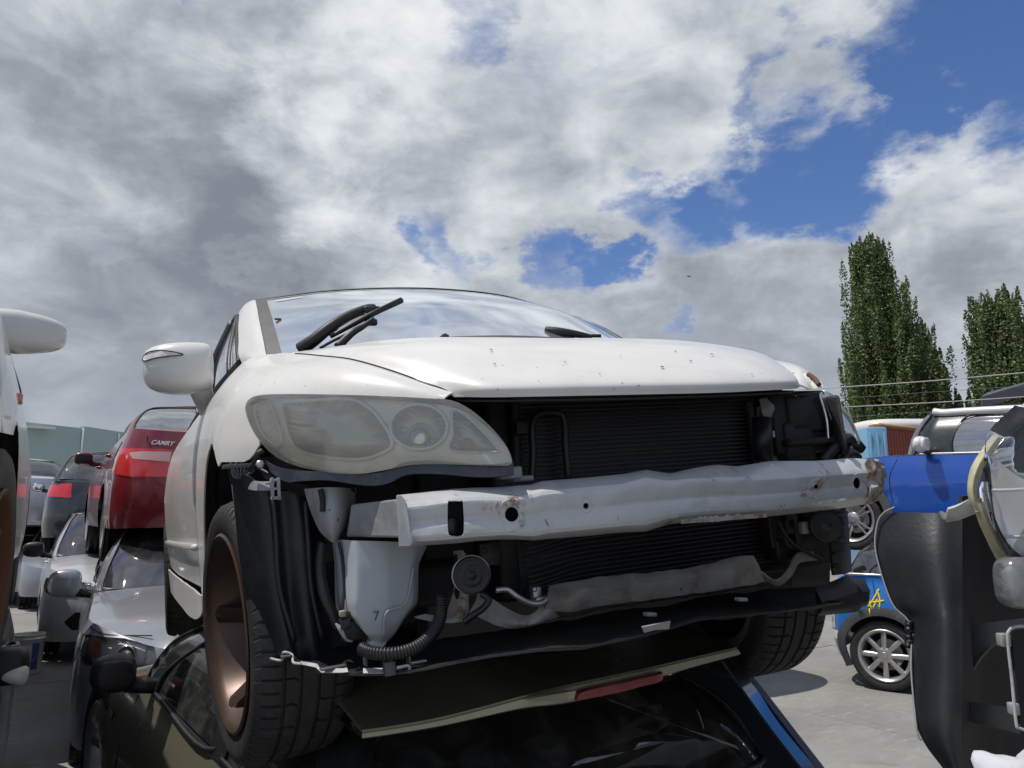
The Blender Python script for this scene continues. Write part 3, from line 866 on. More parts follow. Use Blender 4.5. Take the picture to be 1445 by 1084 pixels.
# ---- door mirrors
def mirror_shell(pts_rows, mat, parent, name='mirror'):
    v, f = patch(pts_rows, 20, 16); return mesh_obj(name, v, f, mat, parent)
for sx in (1, -1):
    # closed shell: rings from the tip inwards (front faces -y)
    def ring(x, zc, zh, yc, yh, n=20, pw=2.8):
        out = []
        for i in range(n):
            an = 2*math.pi*i/n; c, s = math.cos(an), math.sin(an)
            out.append(Vector((x*sx, yc+yh*math.copysign(abs(c)**(2/pw), c), zc+zh*math.copysign(abs(s)**(2/pw), s))))
        return out
    xs = [(-1.040, 1.055, .022, 1.475, .025), (-1.036, 1.053, .048, 1.47, .045), (-1.018, 1.049, .068, 1.465, .056), (-.985, 1.047, .080, 1.455, .066), (-.94, 1.046, .086, 1.45, .070), (-.89, 1.046, .087, 1.45, .070), (-.85, 1.048, .084, 1.455, .066), (-.833, 1.050, .074, 1.46, .056), (-.826, 1.050, .04, 1.46, .03)]
    vs = []; fs = []
    for r in xs: vs += ring(*r)
    n = 20
    for i in range(len(xs)-1):
        for j in range(n): fs.append((i*n+j, i*n+(j+1) % n, (i+1)*n+(j+1) % n, (i+1)*n+j))
    fs.append(tuple(range(n))[::-1]); fs.append(tuple(range((len(xs)-1)*n, len(xs)*n)))
    mi = mesh_obj('door_mirror', vs, fs, 'white_plain', hero, sub=1)
    st = MB(); st.tube([Vector((-.875*sx, 1.45, 1.0)), Vector((-.865*sx, 1.47, .975)), Vector((-.852*sx, 1.51, .94)), Vector((-.845*sx, 1.53, .91))], lambda t: .042-.016*t, 10); st.build('mirror_foot', 'white_plain', mi)
    # turn-signal strip in the shell
    lp = [(-1.0395, 1.074), (-1.030, 1.090), (-1.005, 1.096), (-.965, 1.092), (-.92, 1.078), (-.965, 1.074), (-1.0, 1.071), (-1.03, 1.066)]
    def mlift(x, z, e=.0):
        xc = max(min(-x, 1.0395), .85)
        tabz = [(-r[0], r) for r in xs[::-1]]
        zc = lin([(t[0], t[1][1]) for t in tabz], xc); zh = lin([(t[0], t[1][2]) for t in tabz], xc); yc = lin([(t[0], t[1][3]) for t in tabz], xc); yh = lin([(t[0], t[1][4]) for t in tabz], xc)
        q = max(0, 1-min(.98, abs(z-zc)/zh)**2.8)**(1/2.8)
        return Vector((x*sx, yc-yh*q-.002, z))
    v, f = trimmed(densify(lp, .01), [], mlift, .01)
    mesh_obj('indicator_lens', v, f, 'lamp_clear', mi, solid=.003)
    sm = MB(); sm.tube([mlift(x, z)+Vector((0, -.002, 0)) for (x, z) in lp+[lp[0]]], .0018, 4); sm.build('lens_rim', 'black_plastic', mi)

# ---- headlamps
M['tan_bulb'] = pbr('faded_amber_bulb', (.34, .19, .11), .4)
def headlamp(mir):
    hl = thing_part('headlight', hero)
    T = (lambda p: Vector((-p.x, p.y, p.z))) if mir else (lambda p: p)
    def pan(name, poly, mat, off, step=.008, par=hl, solid=0, holes=(), g=(.009, .03), dish=None):
        def lf(a, s):
            p = FLK(a, s)+normal(FLK, a, s)*(off*NSIGN)
            return p
        v, f = trimmed(poly, list(holes), dish or lf, step, mirror=mir, grid_step=g)
        return mesh_obj(name, v, f, mat, par, solid=solid)
    bowl_px = smooth_poly([(391, 566), (415, 562), (455, 559), (490, 559), (511, 569), (528, 585), (543, 607), (549, 628), (532, 640), (505, 648), (465, 647), (428, 641), (408, 631), (399, 614), (393, 590)], 3)
    proj_px = circle2(588, 600, 41, 28, 33.5)
    turn_px = smooth_poly([(350, 575), (356, 566), (370, 564), (377, 580), (384, 600), (389, 622), (381, 628), (366, 617), (355, 598)], 3)
    side_px = smooth_poly([(640, 573), (660, 586), (682, 608), (702, 632), (700, 636), (660, 637), (632, 633), (637, 610), (636, 590)], 3)
    bx = (0, .45, 0, .95)
    bp, pp, tp, sp = [solve_on(FLK, q, box=bx) for q in (bowl_px, proj_px, turn_px, side_px)]
    pan('lamp_housing', HLp, 'frost', -.022, holes=(bp, pp, tp, sp))
    def dished(poly, depth, power=2.0, base=-.022):
        ca = sum(p[0] for p in poly)/len(poly); cs = sum(p[1] for p in poly)/len(poly)
        def rad(a, s):
            an = math.atan2((s-cs)/3.0, a-ca)
            best = 1e9
            for p in poly:
                d = abs((math.atan2((p[1]-cs)/3.0, p[0]-ca)-an+math.pi) % (2*math.pi)-math.pi)
                if d < best: best = d; rr = math.hypot(p[0]-ca, (p[1]-cs)/3.0)
            return min(1, math.hypot(a-ca, (s-cs)/3.0)/rr)
        def lf(a, s):
            r = rad(a, s)
            return FLK(a, s)+normal(FLK, a, s)*((base-depth*(1-r**power))*NSIGN)
        return lf
    pan('reflector_bowl', bp, 'lamp_dark', 0, dish=dished(bp, .035, 5))
    pan('projector_bowl', pp, 'lamp_dark', 0, dish=dished(pp, .03, 6))
    pan('indicator', tp, 'lamp_clear', 0, dish=dished(tp, .01, 2))
    pan('side_lamp', sp, 'lamp_dark', 0, dish=dished(sp, .02, 4))
    # bright rims round bowl and projector
    for nm, poly, rr, of in (('bowl_rim', bp, .0042, -.016), ('projector_rim', pp, .0040, -.016), ('indicator_rim', tp, .0028, -.016), ('side_rim', sp, .0020, -.016)):
        q = [T(FLK(a, s)+normal(FLK, a, s)*(of*NSIGN)) for (a, s) in poly]
        mb = MB(); mb.tube(q+[q[0]], rr, 6, caps=False); mb.build(nm, 'bright_bowl', hl)
    # projector ball lens
    ca = sum(p[0] for p in pp)/len(pp); cs = sum(p[1] for p in pp)/len(pp)
    c = T(FLK(ca+.004, cs+.06)+normal(FLK, ca, cs)*(-.045*NSIGN)); nrm = normal(FLK, ca, cs)*NSIGN; nrm = T(nrm)
    q = nrm.to_track_quat('X', 'Z').to_matrix().to_4x4(); q.translation = c
    mb = MB(); mb.lathe([(.0001, .018), (.014, .016), (.024, .009), (.029, 0), (.033, -.002)], 28, q); mb.build('projector_lens', 'reflector', hl)
    # amber bulb cap low in the side lamp
    ab = solve_on(FLK, [(656, 626)], box=bx)[0]
    c = T(FLK(*ab)+normal(FLK, *ab)*(-.034*NSIGN)); mb = MB(); mb.disc(c, .016, nrm, 16, .01); mb.build('amber_bulb', 'tan_bulb', hl)
    # hazed outer lens with thickness
    pan('lens', HLp, 'lens', 0.0, g=(.012, .04))
    q = [T(FLK(a, s)+normal(FLK, a, s)*(-.010*NSIGN)) for (a, s) in HLp]
    q2 = [T(FLK(a, s)+normal(FLK, a, s)*(-.002*NSIGN)) for (a, s) in HLp]
    q3 = [T(FLK(a, s)+normal(FLK, a, s)*(-.06*NSIGN)) for (a, s) in HLp]
    n = len(q)
    mesh_obj('lamp_rim', q2+q3, [(i, (i+1) % n, n+(i+1) % n, n+i) for i in range(n)], 'lens' if mir else 'seal', hl)
    # dark back shell
    bk = [T(FLK(a, s)+normal(FLK, a, s)*(-.10*NSIGN)) for (a, s) in HLp]
    cc = sum(bk, Vector())/n+Vector((0, .05, 0))
    mesh_obj('back_shell', q3+bk+[cc], [(i, (i+1) % n, n+(i+1) % n, n+i) for i in range(n)]+[(n+i, n+(i+1) % n, 2*n) for i in range(n)], 'black_plastic', hl)
    return hl
def thing_part(name, parent):
    o = bpy.data.objects.new(name, None); o.empty_display_size = .05; link(o, parent); return o
headlamp(False)
# the far lamp has lost its inner half: only the outer lens and the black back housing are left
hr = thing_part('headlight', hero); hr['label'] = 'broken headlight with only its outer lens left'
LR = [[H(1157, 554, y=.30), H(1170, 580, y=.30), H(1178, 605, y=.30), H(1180, 632, y=.31)],
      [H(1166, 553, y=.36), H(1178, 570, y=.36), H(1188, 595, y=.36), H(1193, 628, y=.37)],
      [H(1175, 560, y=.44), H(1190, 578, y=.44), H(1200, 598, y=.44), H(1209, 625, y=.45)],
      [H(1178, 560, y=.52), H(1197, 582, y=.52), H(1207, 602, y=.52), H(1214, 626, y=.52)]]
v, f = patch(LR, 14, 14); mesh_obj('lens', v, f, 'lens', hr, solid=.004)
lo = [[H(1168, 556, y=.40), H(1186, 582, y=.40), H(1196, 604, y=.40), H(1205, 630, y=.42)], [H(1172, 556, y=.47), H(1192, 582, y=.47), H(1202, 604, y=.47), H(1213, 634, y=.48)]]
v, f = patch(lo, 4, 12); mesh_obj('lamp_housing', v, f, 'frost', hr, solid=.006)
m = MB(); m.tube([H(1163, 553, y=.36), H(1176, 560, y=.45), H(1192, 580, y=.47), H(1205, 604, y=.49), H(1214, 626, y=.50)], .0045, 6); m.build('lens_edge', 'frost', hr)
m = MB(); m.tube([H(1168, 558, y=.36), H(1180, 585, y=.36), H(1188, 612, y=.36), H(1191, 628, y=.36)], .004, 6); m.tube([H(1156, 556, y=.30), H(1166, 590, y=.30), H(1169, 622, y=.30)], .004, 6); m.split('reflector_edge', 'reflector', hr)
fo = [[H(1186, 612, y=.40), H(1196, 622, y=.40), H(1204, 637, y=.40)], [H(1196, 608, y=.46), H(1208, 622, y=.46), H(1216, 640, y=.47)]]
v, f = patch(fo, 6, 6); mesh_obj('lens_foot', v, f, 'frost', hr, solid=.01)
m = MB()
m.box((.575, .43, .67), (.20, .22, .17)); m.box((.59, .34, .69), (.14, .06, .10)); m.box((.55, .35, .62), (.10, .08, .10)); m.box((.60, .32, .615), (.22, .05, .02)); m.box((.67, .30, .66), (.02, .05, .15))
m.build('back_shell', 'engine', hr, bevel=.012)
m = MB(); m.tube([H(1160, 652, y=.30), H(1178, 632, y=.30), H(1195, 618, y=.32), H(1203, 624, y=.33)], .014, 8); m.tube([H(1185, 655, y=.33), H(1200, 640, y=.34), H(1212, 646, y=.35)], .012, 7); m.tube([H(1190, 632, y=.36), H(1206, 650, y=.36)], .012, 7)
for _ in range(12):
    m.box(H(1160+random.random()*52, 630+random.random()*24, y=.34+random.random()*.08), (.03, .03, .025), Matrix.Rotation(random.random()*3, 3, 'Y'))
m.split('lamp_bracket', 'black_plastic', hr, bevel=.003)

# ---- plastic and metal bracket under the near lamp
def strip_px(top, bot, yf, name, mat, th=.006, back=.05, parent=None, ns=None):
    """a pressed rail: front face between two photograph curves plus a flange going back"""
    rows = [[H(u, v, y=yf(u)+back) for (u, v) in top], [H(u, v, y=yf(u)) for (u, v) in top], [H(u, v, y=yf(u)) for (u, v) in bot], [H(u, v, y=yf(u)+back) for (u, v) in bot]]
    n = len(top)
    vv = []; ff = []
    N = ns or (n-1)*5
    cs = [catmull(r, N+1) for r in rows]
    for c in cs: vv += c
    for r in range(3):
        for i in range(N): ff.append((r*(N+1)+i, r*(N+1)+i+1, (r+1)*(N+1)+i+1, (r+1)*(N+1)+i))
    return mesh_obj(name, vv, ff, mat, parent or hero, solid=th, angle=40)
M['bracket'] = pbr('dusty_blue_black_rail', (.05, .058, .08), .38, metal=.3, dirt=.5, dirt_col=(.16, .16, .17), dirt_scale=14)
yb = lambda u: lin([(370, .47), (450, .36), (540, .27), (620, .20), (720, .15)], u)
st1 = strip_px([(372, 652), (390, 662), (420, 667), (465, 669), (510, 672), (545, 668), (575, 655), (620, 654), (660, 658), (700, 658), (724, 655)],
               [(384, 664), (405, 677), (425, 676), (465, 675), (515, 682), (545, 680), (575, 667), (620, 666), (665, 670), (700, 670), (724, 666)], yb, 'lamp_bracket', 'bracket')
for (u, v_) in ((414, 670), (533, 675), (652, 662)):
    m = MB(); m.disc(H(u, v_, y=yb(u)-.002), .0045, (0, -1, 0), 12, .002); m.build('bolt_hole', 'dark', st1)
# left end: ribbed clip, bolt and hook
m = MB()
for i in range(6): m.box(H(329+i*5, 664-abs(i-2)*.8, y=.55), (.004, .03, .032-i*.002), Matrix.Rotation(R(12*i-20), 3, 'Y'))
m.box(H(340, 658, y=.55), (.075, .03, .008)); m.tube([H(327, 656, y=.54), H(330, 672, y=.54), H(345, 673, y=.54), H(358, 664, y=.52)], .004, 6)
m.split('ribbed_clip', 'trim', hero, bevel=.001)
m = MB(); m.tube([H(371, 636, y=.47), H(364, 641, y=.47), H(360, 652, y=.48), H(352, 664, y=.5)], .007, 6); m.split('mounting_tab', 'black_plastic', hero, bevel=.003)
m = MB(); m.disc(H(367, 655, y=.44), .009, (0, -1, .2), 8, .008); m.build('bolt', 'alu', hero)
v, f = patch([[H(332, 668, y=.56), H(346, 674, y=.54), H(368, 680, y=.50), (H(386, 680, y=.48))], [H(338, 680, y=.56), H(352, 690, y=.53), H(370, 693, y=.49), H(388, 692, y=.47)]], 6, 12)
mesh_obj('inner_flange', v, f, 'grey_steel', hero, solid=.004)
v, f = patch([[H(368, 660, y=.5), H(400, 676, y=.45), H(440, 684, y=.42), H(500, 690, y=.40)], [H(380, 682, y=.5), H(405, 690, y=.47), H(440, 700, y=.46), H(505, 700, y=.46)]], 6, 12)
mesh_obj('inner_rail', v, f, 'black_plastic', hero, solid=.004)
m = MB()
for (du, dv, w_, h_) in ((0, 0, .006, .045), (9, 0, .006, .045), (4, -12, .02, .005), (4, 0, .016, .005), (5, 13, .02, .006), (-3, -8, .016, .005)):
    m.box(H(384+du, 690+dv, y=.43), (w_, .018, h_))
m.split('metal_clip', 'grey_steel', hero, bevel=.001)

# ---- wing stay: the grey bracket and the crash box behind the beam end
def sheet_px(rows, name, mat, parent=None, solid=.005, na=8, ns=12, rusty=False):
    r = [[H(u, v, y=y) for (u, v, y) in row] for row in rows]
    v, f = patch(r, na, ns); return mesh_obj(name, v, f, mat, parent or hero, solid=solid)
br = sheet_px([[(429, 690, .42), (437, 718, .42), (450, 748, .42), (462, 761, .42)], [(455, 688, .38), (458, 722, .37), (464, 748, .37), (468, 765, .38)], [(480, 688, .37), (478, 725, .36), (476, 752, .37), (474, 765, .38)], [(503, 690, .42), (500, 716, .42), (490, 742, .42), (478, 762, .42)]], 'wing_bracket', 'grey_steel')
for (u, v_, r_) in ((474, 733, .006), (467, 720, .004)):
    m = MB(); m.disc(H(u, v_, y=.362), r_, (0, -1, 0), 10, .002); m.build('bolt_hole', 'dark', br)
m = MB(); m.tube([H(452, 690, y=.37), H(455, 705, y=.37), H(455, 722, y=.37)], .006, 6); m.build('bracket_rib', 'engine', br)
v = [H(495, 712, y=.36), H(563, 704, y=.22), H(563, 759, y=.22), H(488, 758, y=.38), H(495, 712, y=.36)+Vector((.13, .10, .0)), H(563, 704, y=.22)+Vector((.08, .02, 0)), H(563, 759, y=.22)+Vector((.08, .02, 0)), H(488, 758, y=.38)+Vector((.13, .10, 0))]
mesh_obj('crash_box', v, [(0, 1, 2, 3), (4, 7, 6, 5), (0, 4, 5, 1), (3, 2, 6, 7), (0, 3, 7, 4)], 'grey_steel', hero, smooth=False, bevel=.004)

# ---- bumper beam
top_px = [(560, 699), (600, 695), (640, 690), (675, 688), (712, 687), (750, 684), (765, 679), (830, 674), (880, 669), (912, 663), (945, 668), (975, 661), (1008, 656), (1040, 658), (1085, 651), (1150, 650), (1200, 647), (1240, 648)]
crs_px = [(566, 712), (600, 709), (640, 702), (675, 700), (712, 701), (750, 697), (765, 693), (830, 686), (880, 682), (912, 673), (945, 677), (975, 674), (1008, 673), (1040, 672), (1085, 672), (1150, 668), (1200, 665), (1232, 664)]
low_px = [(573, 764), (600, 765), (640, 762), (675, 758), (712, 756), (755, 758), (770, 754), (830, 748), (880, 743), (912, 742), (945, 733), (975, 729), (1008, 727), (1040, 725), (1085, 721), (1150, 714), (1200, 706), (1228, 700)]
lip_px = [(574, 771), (600, 770), (640, 767), (675, 763), (712, 761), (755, 763), (770, 761), (830, 756), (880, 751), (912, 750), (945, 740), (975, 737), (1008, 735), (1040, 732), (1085, 729), (1150, 722), (1200, 716), (1232, 710)]
ybm = lambda u: lin([(560, .175), (640, .145), (760, .115), (900, .095), (1050, .105), (1180, .14), (1245, .175)], u)
nb = noise.noise
def bm_pt(u, v, off=0.0): return H(u, v, y=ybm(u)+off)
midg = [[((a[0]*(1-t)+b[0]*t), (a[1]*(1-t)+b[1]*t)) for a, b in zip(crs_px, low_px)] for t in (.12, .36, .5, .64, .88)]
rows_b = [[bm_pt(u, v, .075) for (u, v) in top_px], [bm_pt(u, v, .045) for (u, v) in top_px], [bm_pt(u, v, .006) for (u, v) in crs_px],
          [bm_pt(u, v, 0) for (u, v) in midg[0]], [bm_pt(u, v, .002) for (u, v) in midg[1]], [bm_pt(u, v, .006) for (u, v) in midg[2]], [bm_pt(u, v, .002) for (u, v) in midg[3]], [bm_pt(u, v, 0) for (u, v) in midg[4]],
          [bm_pt(u, v, .006) for (u, v) in low_px], [bm_pt(u, v, .05) for (u, v) in lip_px], [bm_pt(u, v, .08)+Vector((0, 0, .0)) for (u, v) in lip_px]]
BM = LinLoft(rows_b, True)
def beam_lift(a, s):
    p = BM(a, s)
    d = noise.noise(Vector((p.x*9, p.z*14, 1.3)))*.003+noise.noise(Vector((p.x*26, p.z*30, 4)))*.0012
    e = abs(noise.noise(Vector((p.x*5+3, 0, 7))))*.004 if .1 < a < .9 else 0
    return p+Vector((0, d+e, d*.4))
hole_px = [('slot', [(633, 709), (636, 707), (650, 707), (654, 710), (655, 748), (652, 757), (640, 758), (633, 752), (632, 730)]),
           ('big', circle2(722, 726, 10.5, 20, 11)), ('small', circle2(827, 714, 4.5, 14, 5)), ('small2', circle2(1152, 687, 3.6, 12, 4)), ('end', circle2(1210, 682, 5.5, 16, 8.5))]
hp = [solve_on(BM, smooth_poly(h, 2) if n == 'slot' else h, box=(.15, .9, 0, 1), na=40, ns=80) for n, h in hole_px]
v, f = trimmed([(0, 0), (1, 0), (1, 1), (0, 1)], hp, beam_lift, .008, grid_step=(.0333, .007))
KNOWN_N.clear()
beam = mesh_obj('bumper_beam', v, f, 'beam', hero, solid=.003, angle=16)
for h, (n_, _) in zip(hp, hole_px):
    ca = sum(p[0] for p in h)/len(h); cs = sum(p[1] for p in h)/len(h)
    if n_ in ('slot',): continue
    for k, (sc, dy, rr) in enumerate(((1.0, .0005, .0014), (1.7, .0006, .0016))):
        if n_ == 'end' and k: sc = 1.35
        if k and n_.startswith('small'): sc = 2.0
        q = [beam_lift(ca+(a-ca)*sc, cs+(s-cs)*sc)+Vector((0, dy, 0)) for (a, s) in h]
        m = MB(); m.tube(q+[q[0]], rr, 6, caps=False); m.build('hole_rim', 'beam', beam)
# dark inner web behind the holes
v, f = patch([[bm_pt(u, v+3, .035) for (u, v) in crs_px], [bm_pt(u, v-4, .035) for (u, v) in low_px]], 3, 40); mesh_obj('inner_web', v, f, 'dark', beam)
m = MB(); m.disc(H(639, 742, y=.165), .016, (0.3, -1, 0), 16, .01); m.build('inner_bolt', 'black_plastic', beam)
# folded left end flange, torn and rusty right end
v, f = patch([[H(559, 700, y=.17), H(561, 735, y=.17), H(563, 771, y=.17)], [H(566, 700, y=.165), H(571, 735, y=.165), H(579, 770, y=.165)], [H(573, 712, y=.16), H(577, 738, y=.16), H(579, 764, y=.16)]], 8, 10)
mesh_obj('end_flange', v, f, 'beam', beam, solid=.004)
def torn(p, i, j):
    return p+Vector((noise.noise(p*60)*.006, noise.noise(p*45+Vector((3, 0, 0)))*.014, noise.noise(p*52)*.006))
v, f = patch([[H(1222, 648, y=.165), H(1226, 665, y=.162), H(1226, 690, y=.162), H(1222, 712, y=.17)], [H(1238, 649, y=.165), H(1240, 668, y=.16), H(1240, 688, y=.165), H(1234, 708, y=.18)], [H(1246, 655, y=.19), H(1250, 672, y=.20), H(1248, 690, y=.20), H(1240, 705, y=.20)]], 14, 20, offset=torn)
mesh_obj('torn_end', v, f, 'beam_rust', beam, solid=.003)
sc = MB()
for (u, v_, du, dv, w_) in ((768, 733, 4, 9, 1.2), (771, 738, 3, 6, .8), (1099, 713, 6, 8, 1.0), (1105, 712, 4, 9, .8), (1052, 672, 8, 6, .8), (985, 735, 3, 5, 1.5), (930, 744, 12, 1, .8), (700, 757, 9, 0, .8), (870, 728, 2, 8, .6), (640, 698, 8, 1, .7), (1180, 704, 18, -1, .8)):
    q = solve_on(BM, [(u, v_), (u+w_, v_-.4), (u+du+w_*.5, v_+dv), (u+du, v_+dv)], box=(.1, 1, 0, 1), na=30, ns=60)
    sc.add([beam_lift(a, s)+Vector((0, -.0035, .0)) for (a, s) in q], [(0, 1, 2, 3)])
sc.build('scratches', 'rustpaint', beam, smooth=False)['kind'] = 'stuff'
# rust scabs on the underside edge
for (u0, u1) in ((962, 1082),):
    n_ = 60; vs = []; fs = []
    for i in range(n_+1):
        u = u0+(u1-u0)*i/n_
        lo_ = lin(low_px, u); lp = lin(lip_px, u)
        w = math.sin(math.pi*i/n_)
        vs.append(bm_pt(u, lo_+4-12*w*abs(nb(Vector((u*.13, 1, 0))))-3*abs(nb(Vector((u*.5, 3, 0)))), -.003)); vs.append(bm_pt(u, lp+1+2*w*abs(nb(Vector((u*.4, 2, 0)))), .0))
    for i in range(n_): fs.append((2*i, 2*i+1, 2*i+3, 2*i+2))
    mesh_obj('rust_scab', vs, fs, 'beam_rust', beam, solid=.002)

# ---- condenser and radiator
X0, X1, Z0, Z1, YC = -.275, .462, .31, .765, .36
cond = MB(); cond.box(((X0+X1)/2, YC+.03, (Z0+Z1)/2), (X1-X0, .03, Z1-Z0)); cond = cond.build('condenser', 'fins', hero, smooth=False)
m = MB()
nt = 44
for i in range(nt):
    z = Z0+(Z1-Z0)*(i+.5)/nt
    sag = 0
    pts = []
    K = 26
    for k in range(K+1):
        x = X0+.012+(X1-X0-.024)*k/K
        d = .018*math.exp(-((x-X0-.05)/.06)**2)*(1 if z < .44 else 0)*math.sin(i*.9)+noise.noise(Vector((x*14, z*8, 0)))*.0045
        dz = (-.018*math.exp(-((x-X0)/.09)**2) if z < .46 else 0)
        pts.append((x, YC+d, z+dz))
    vs = []; fs = []
    for (x, y, z_) in pts: vs += [(x, y, z_+.0018), (x, y-.003, z_), (x, y, z_-.0018)]
    for k in range(K): fs += [(3*k, 3*k+3, 3*k+4, 3*k+1), (3*k+1, 3*k+4, 3*k+5, 3*k+2)]
    m.add(vs, fs)
fin = m.build('condenser_tubes', 'alu_dark' if 'alu_dark' in M else 'fins', cond); fin['kind'] = 'stuff'
M['alu_dark'] = pbr('dark_aluminium_tube', (.075, .075, .085), .4, metal=.5, dirt=.4, dirt_col=(.03, .03, .03), dirt_scale=20)
fin.data.materials[0] = M['alu_dark']
m = MB(); m.tube([H(1055, 565, y=.35), H(1061, 600, y=.35), H(1066, 655, y=.35)], .012, 10); m.build('condenser_header', 'engine', cond)
m = MB(); m.tube([H(1075, 590, y=.33), H(1077, 650, y=.33)], .026, 16); m.build('receiver_drier', 'hose', hero)
m = MB(); m.tube([H(750, 675, y=.335), H(752, 640, y=.335), H(751, 600, y=.335), H(760, 585, y=.335), H(785, 583, y=.335), H(796, 592, y=.335), H(798, 630, y=.335), H(802, 676, y=.335)], .0085, 10); m.build('cooler_pipe', 'hose', hero)
m = MB(); m.tube([H(725, 566, y=.36), H(727, 600, y=.36), H(729, 670, y=.36)], .013, 8); m.box(H(735, 604, y=.33), (.03, .02, .03)); m.split('radiator_side', 'engine', hero, bevel=.003)
m = MB(); m.box((-.30, .46, .55), (.05, .2, .48)); m.box((.49, .5, .55), (.06, .25, .5)); m.box((.1, .45, .775), (.95, .16, .03)); m.box((.1, .56, .5), (1.1, .1, .6)); m.box((-.50, .64, .55), (.34, .2, .25)); m.box((.62, .62, .52), (.40, .3, .5)); m.build('radiator_support', 'engine', hero, bevel=.01)
m = MB(); m.box(H(718, 668, y=.22), (.05, .03, .025)); m.box(H(735, 676, y=.24), (.05, .03, .012)); m.split('lamp_mount', 'grey_steel', hero, bevel=.004)
# hood support stay on the right of the radiator, pressed steel
sheet_px([[(1072, 563, .34), (1075, 580, .33), (1078, 588, .33)], [(1092, 560, .33), (1090, 575, .32), (1097, 592, .33)], [(1112, 560, .33), (1113, 572, .33), (1103, 590, .34)]], 'upper_stay', 'grey_steel', solid=.004)
m = MB(); m.tube([H(1105, 592, y=.34), H(1112, 575, y=.33), H(1117, 563, y=.33), H(1124, 561, y=.32)], .006, 6); m.build('stay_flange', 'grey_steel', hero)
sheet_px([[(1068, 575, .36), (1068, 620, .36), (1069, 656, .36)], [(1084, 570, .35), (1088, 615, .35), (1092, 655, .35)], [(1096, 590, .37), (1098, 628, .37), (1112, 655, .38)]], 'side_upright', 'grey_steel', solid=.004)
m = MB(); m.box(H(1087, 613, y=.33), (.02, .015, .018)); m.build('connector', 'reservoir', hero, bevel=.002)

# ---- washer reservoir
res_front = [[(484, 762, .36), (488, 800, .36), (489, 850, .36), (491, 868, .36), (510, 888, .37), (521, 903, .38)],
             [(500, 763, .325), (502, 800, .32), (501, 850, .32), (504, 876, .325), (516, 895, .33), (528, 906, .345)],
             [(545, 764, .315), (545, 800, .31), (545, 850, .31), (544, 878, .315), (541, 897, .325), (538, 907, .34)],
             [(588, 766, .325), (583, 800, .325), (583, 850, .325), (568, 876, .33), (558, 894, .34), (547, 905, .35)],
             [(604, 772, .36), (592, 796, .36), (591, 852, .36), (572, 872, .37), (562, 888, .375), (552, 902, .38)]]
rr = [[H(u, v, y=y) for (u, v, y) in row] for row in res_front]
back = [[Vector((p.x, .47, p.z)) for p in rr[0]], [Vector((p.x, .47, p.z)) for p in rr[-1]]]
allr = [back[0]]+rr+[back[1]]
v, f = grid(LinLoft(allr, True), 24, 20); reserv = mesh_obj('washer_reservoir', v, f, 'reservoir', hero, sub=1)
m = MB(); m.tube([rr[3][1]+Vector((0, -.003, 0)), rr[2][2].lerp(rr[3][2], .7)+Vector((0, -.003, 0)), rr[2][3].lerp(rr[2][2], .5)+Vector((-.0, -.004, 0)), rr[2][4]+Vector((0, -.003, 0))], .0022, 5); m.build('mould_seam', 'reservoir', reserv)
m = MB(); m.tube([H(530, 900, y=.36), H(533, 908, y=.36), H(537, 912, y=.36)], .02, 10); m.build('spout', 'reservoir', reserv)
text_obj('7', .026, 'trim', hero, H(531, 870, y=.3085), (R(90), 0, R(2)), 'moulded_number', .0006)
# pump, hoses and wires near the reservoir
m = MB(); m.box(H(486, 880, y=.35), (.02, .03, .02)); m.box(H(487, 868, y=.35), (.018, .02, .014)); m.box(H(500, 888, y=.37), (.05, .03, .04)); m.split('pump', 'hose', hero, bevel=.003)
M['tan'] = pbr('tan_plastic', (.35, .27, .18), .5)
m = MB(); m.box(H(483, 866, y=.34), (.012, .012, .012)); m.build('connector', 'tan', hero, bevel=.002)
m = MB()
for k in range(4): m.tube([H(474+k*1.5, 880+k, y=.345), H(479+k*1.5, 890, y=.34), H(486+k, 900+k, y=.345), H(494+k, 905, y=.35)], .0022, 5)
m.split('wire', 'grey_steel', hero)
m = MB(); m.tube([H(456, 765, y=.45), H(452, 800, y=.44), H(458, 840, y=.43), H(470, 868, y=.42), H(478, 885, y=.42)], .011, 10); m.tube([H(478, 765, y=.37), H(483, 790, y=.37), H(486, 830, y=.37), H(482, 862, y=.36)], .0035, 6); m.split('cable', 'hose', hero)
# ribbed drain hose
pts = [H(622, 840, y=.30), H(622, 868, y=.28), H(612, 892, y=.26), H(590, 912, y=.24), H(560, 922, y=.24), (H(525, 921, y=.26)), H(508, 914, y=.28)]
m = MB(); c = catmull(pts, 90)
for i, p in enumerate(c): pass
m.tube(pts, .0105, 10)
hs = m.build('drain_hose', 'hose', hero)
m = MB()
for i in range(4, 88, 2):
    t = (c[i+1]-c[i-1]).normalized(); q = t.to_track_quat('X', 'Z').to_matrix().to_4x4(); q.translation = c[i]
    m.lathe([(.0105, -.003), (.0128, -.001), (.0128, .001), (.0105, .003)], 12, q)
m.build('hose_ribs', 'hose', hs)['kind'] = 'stuff'

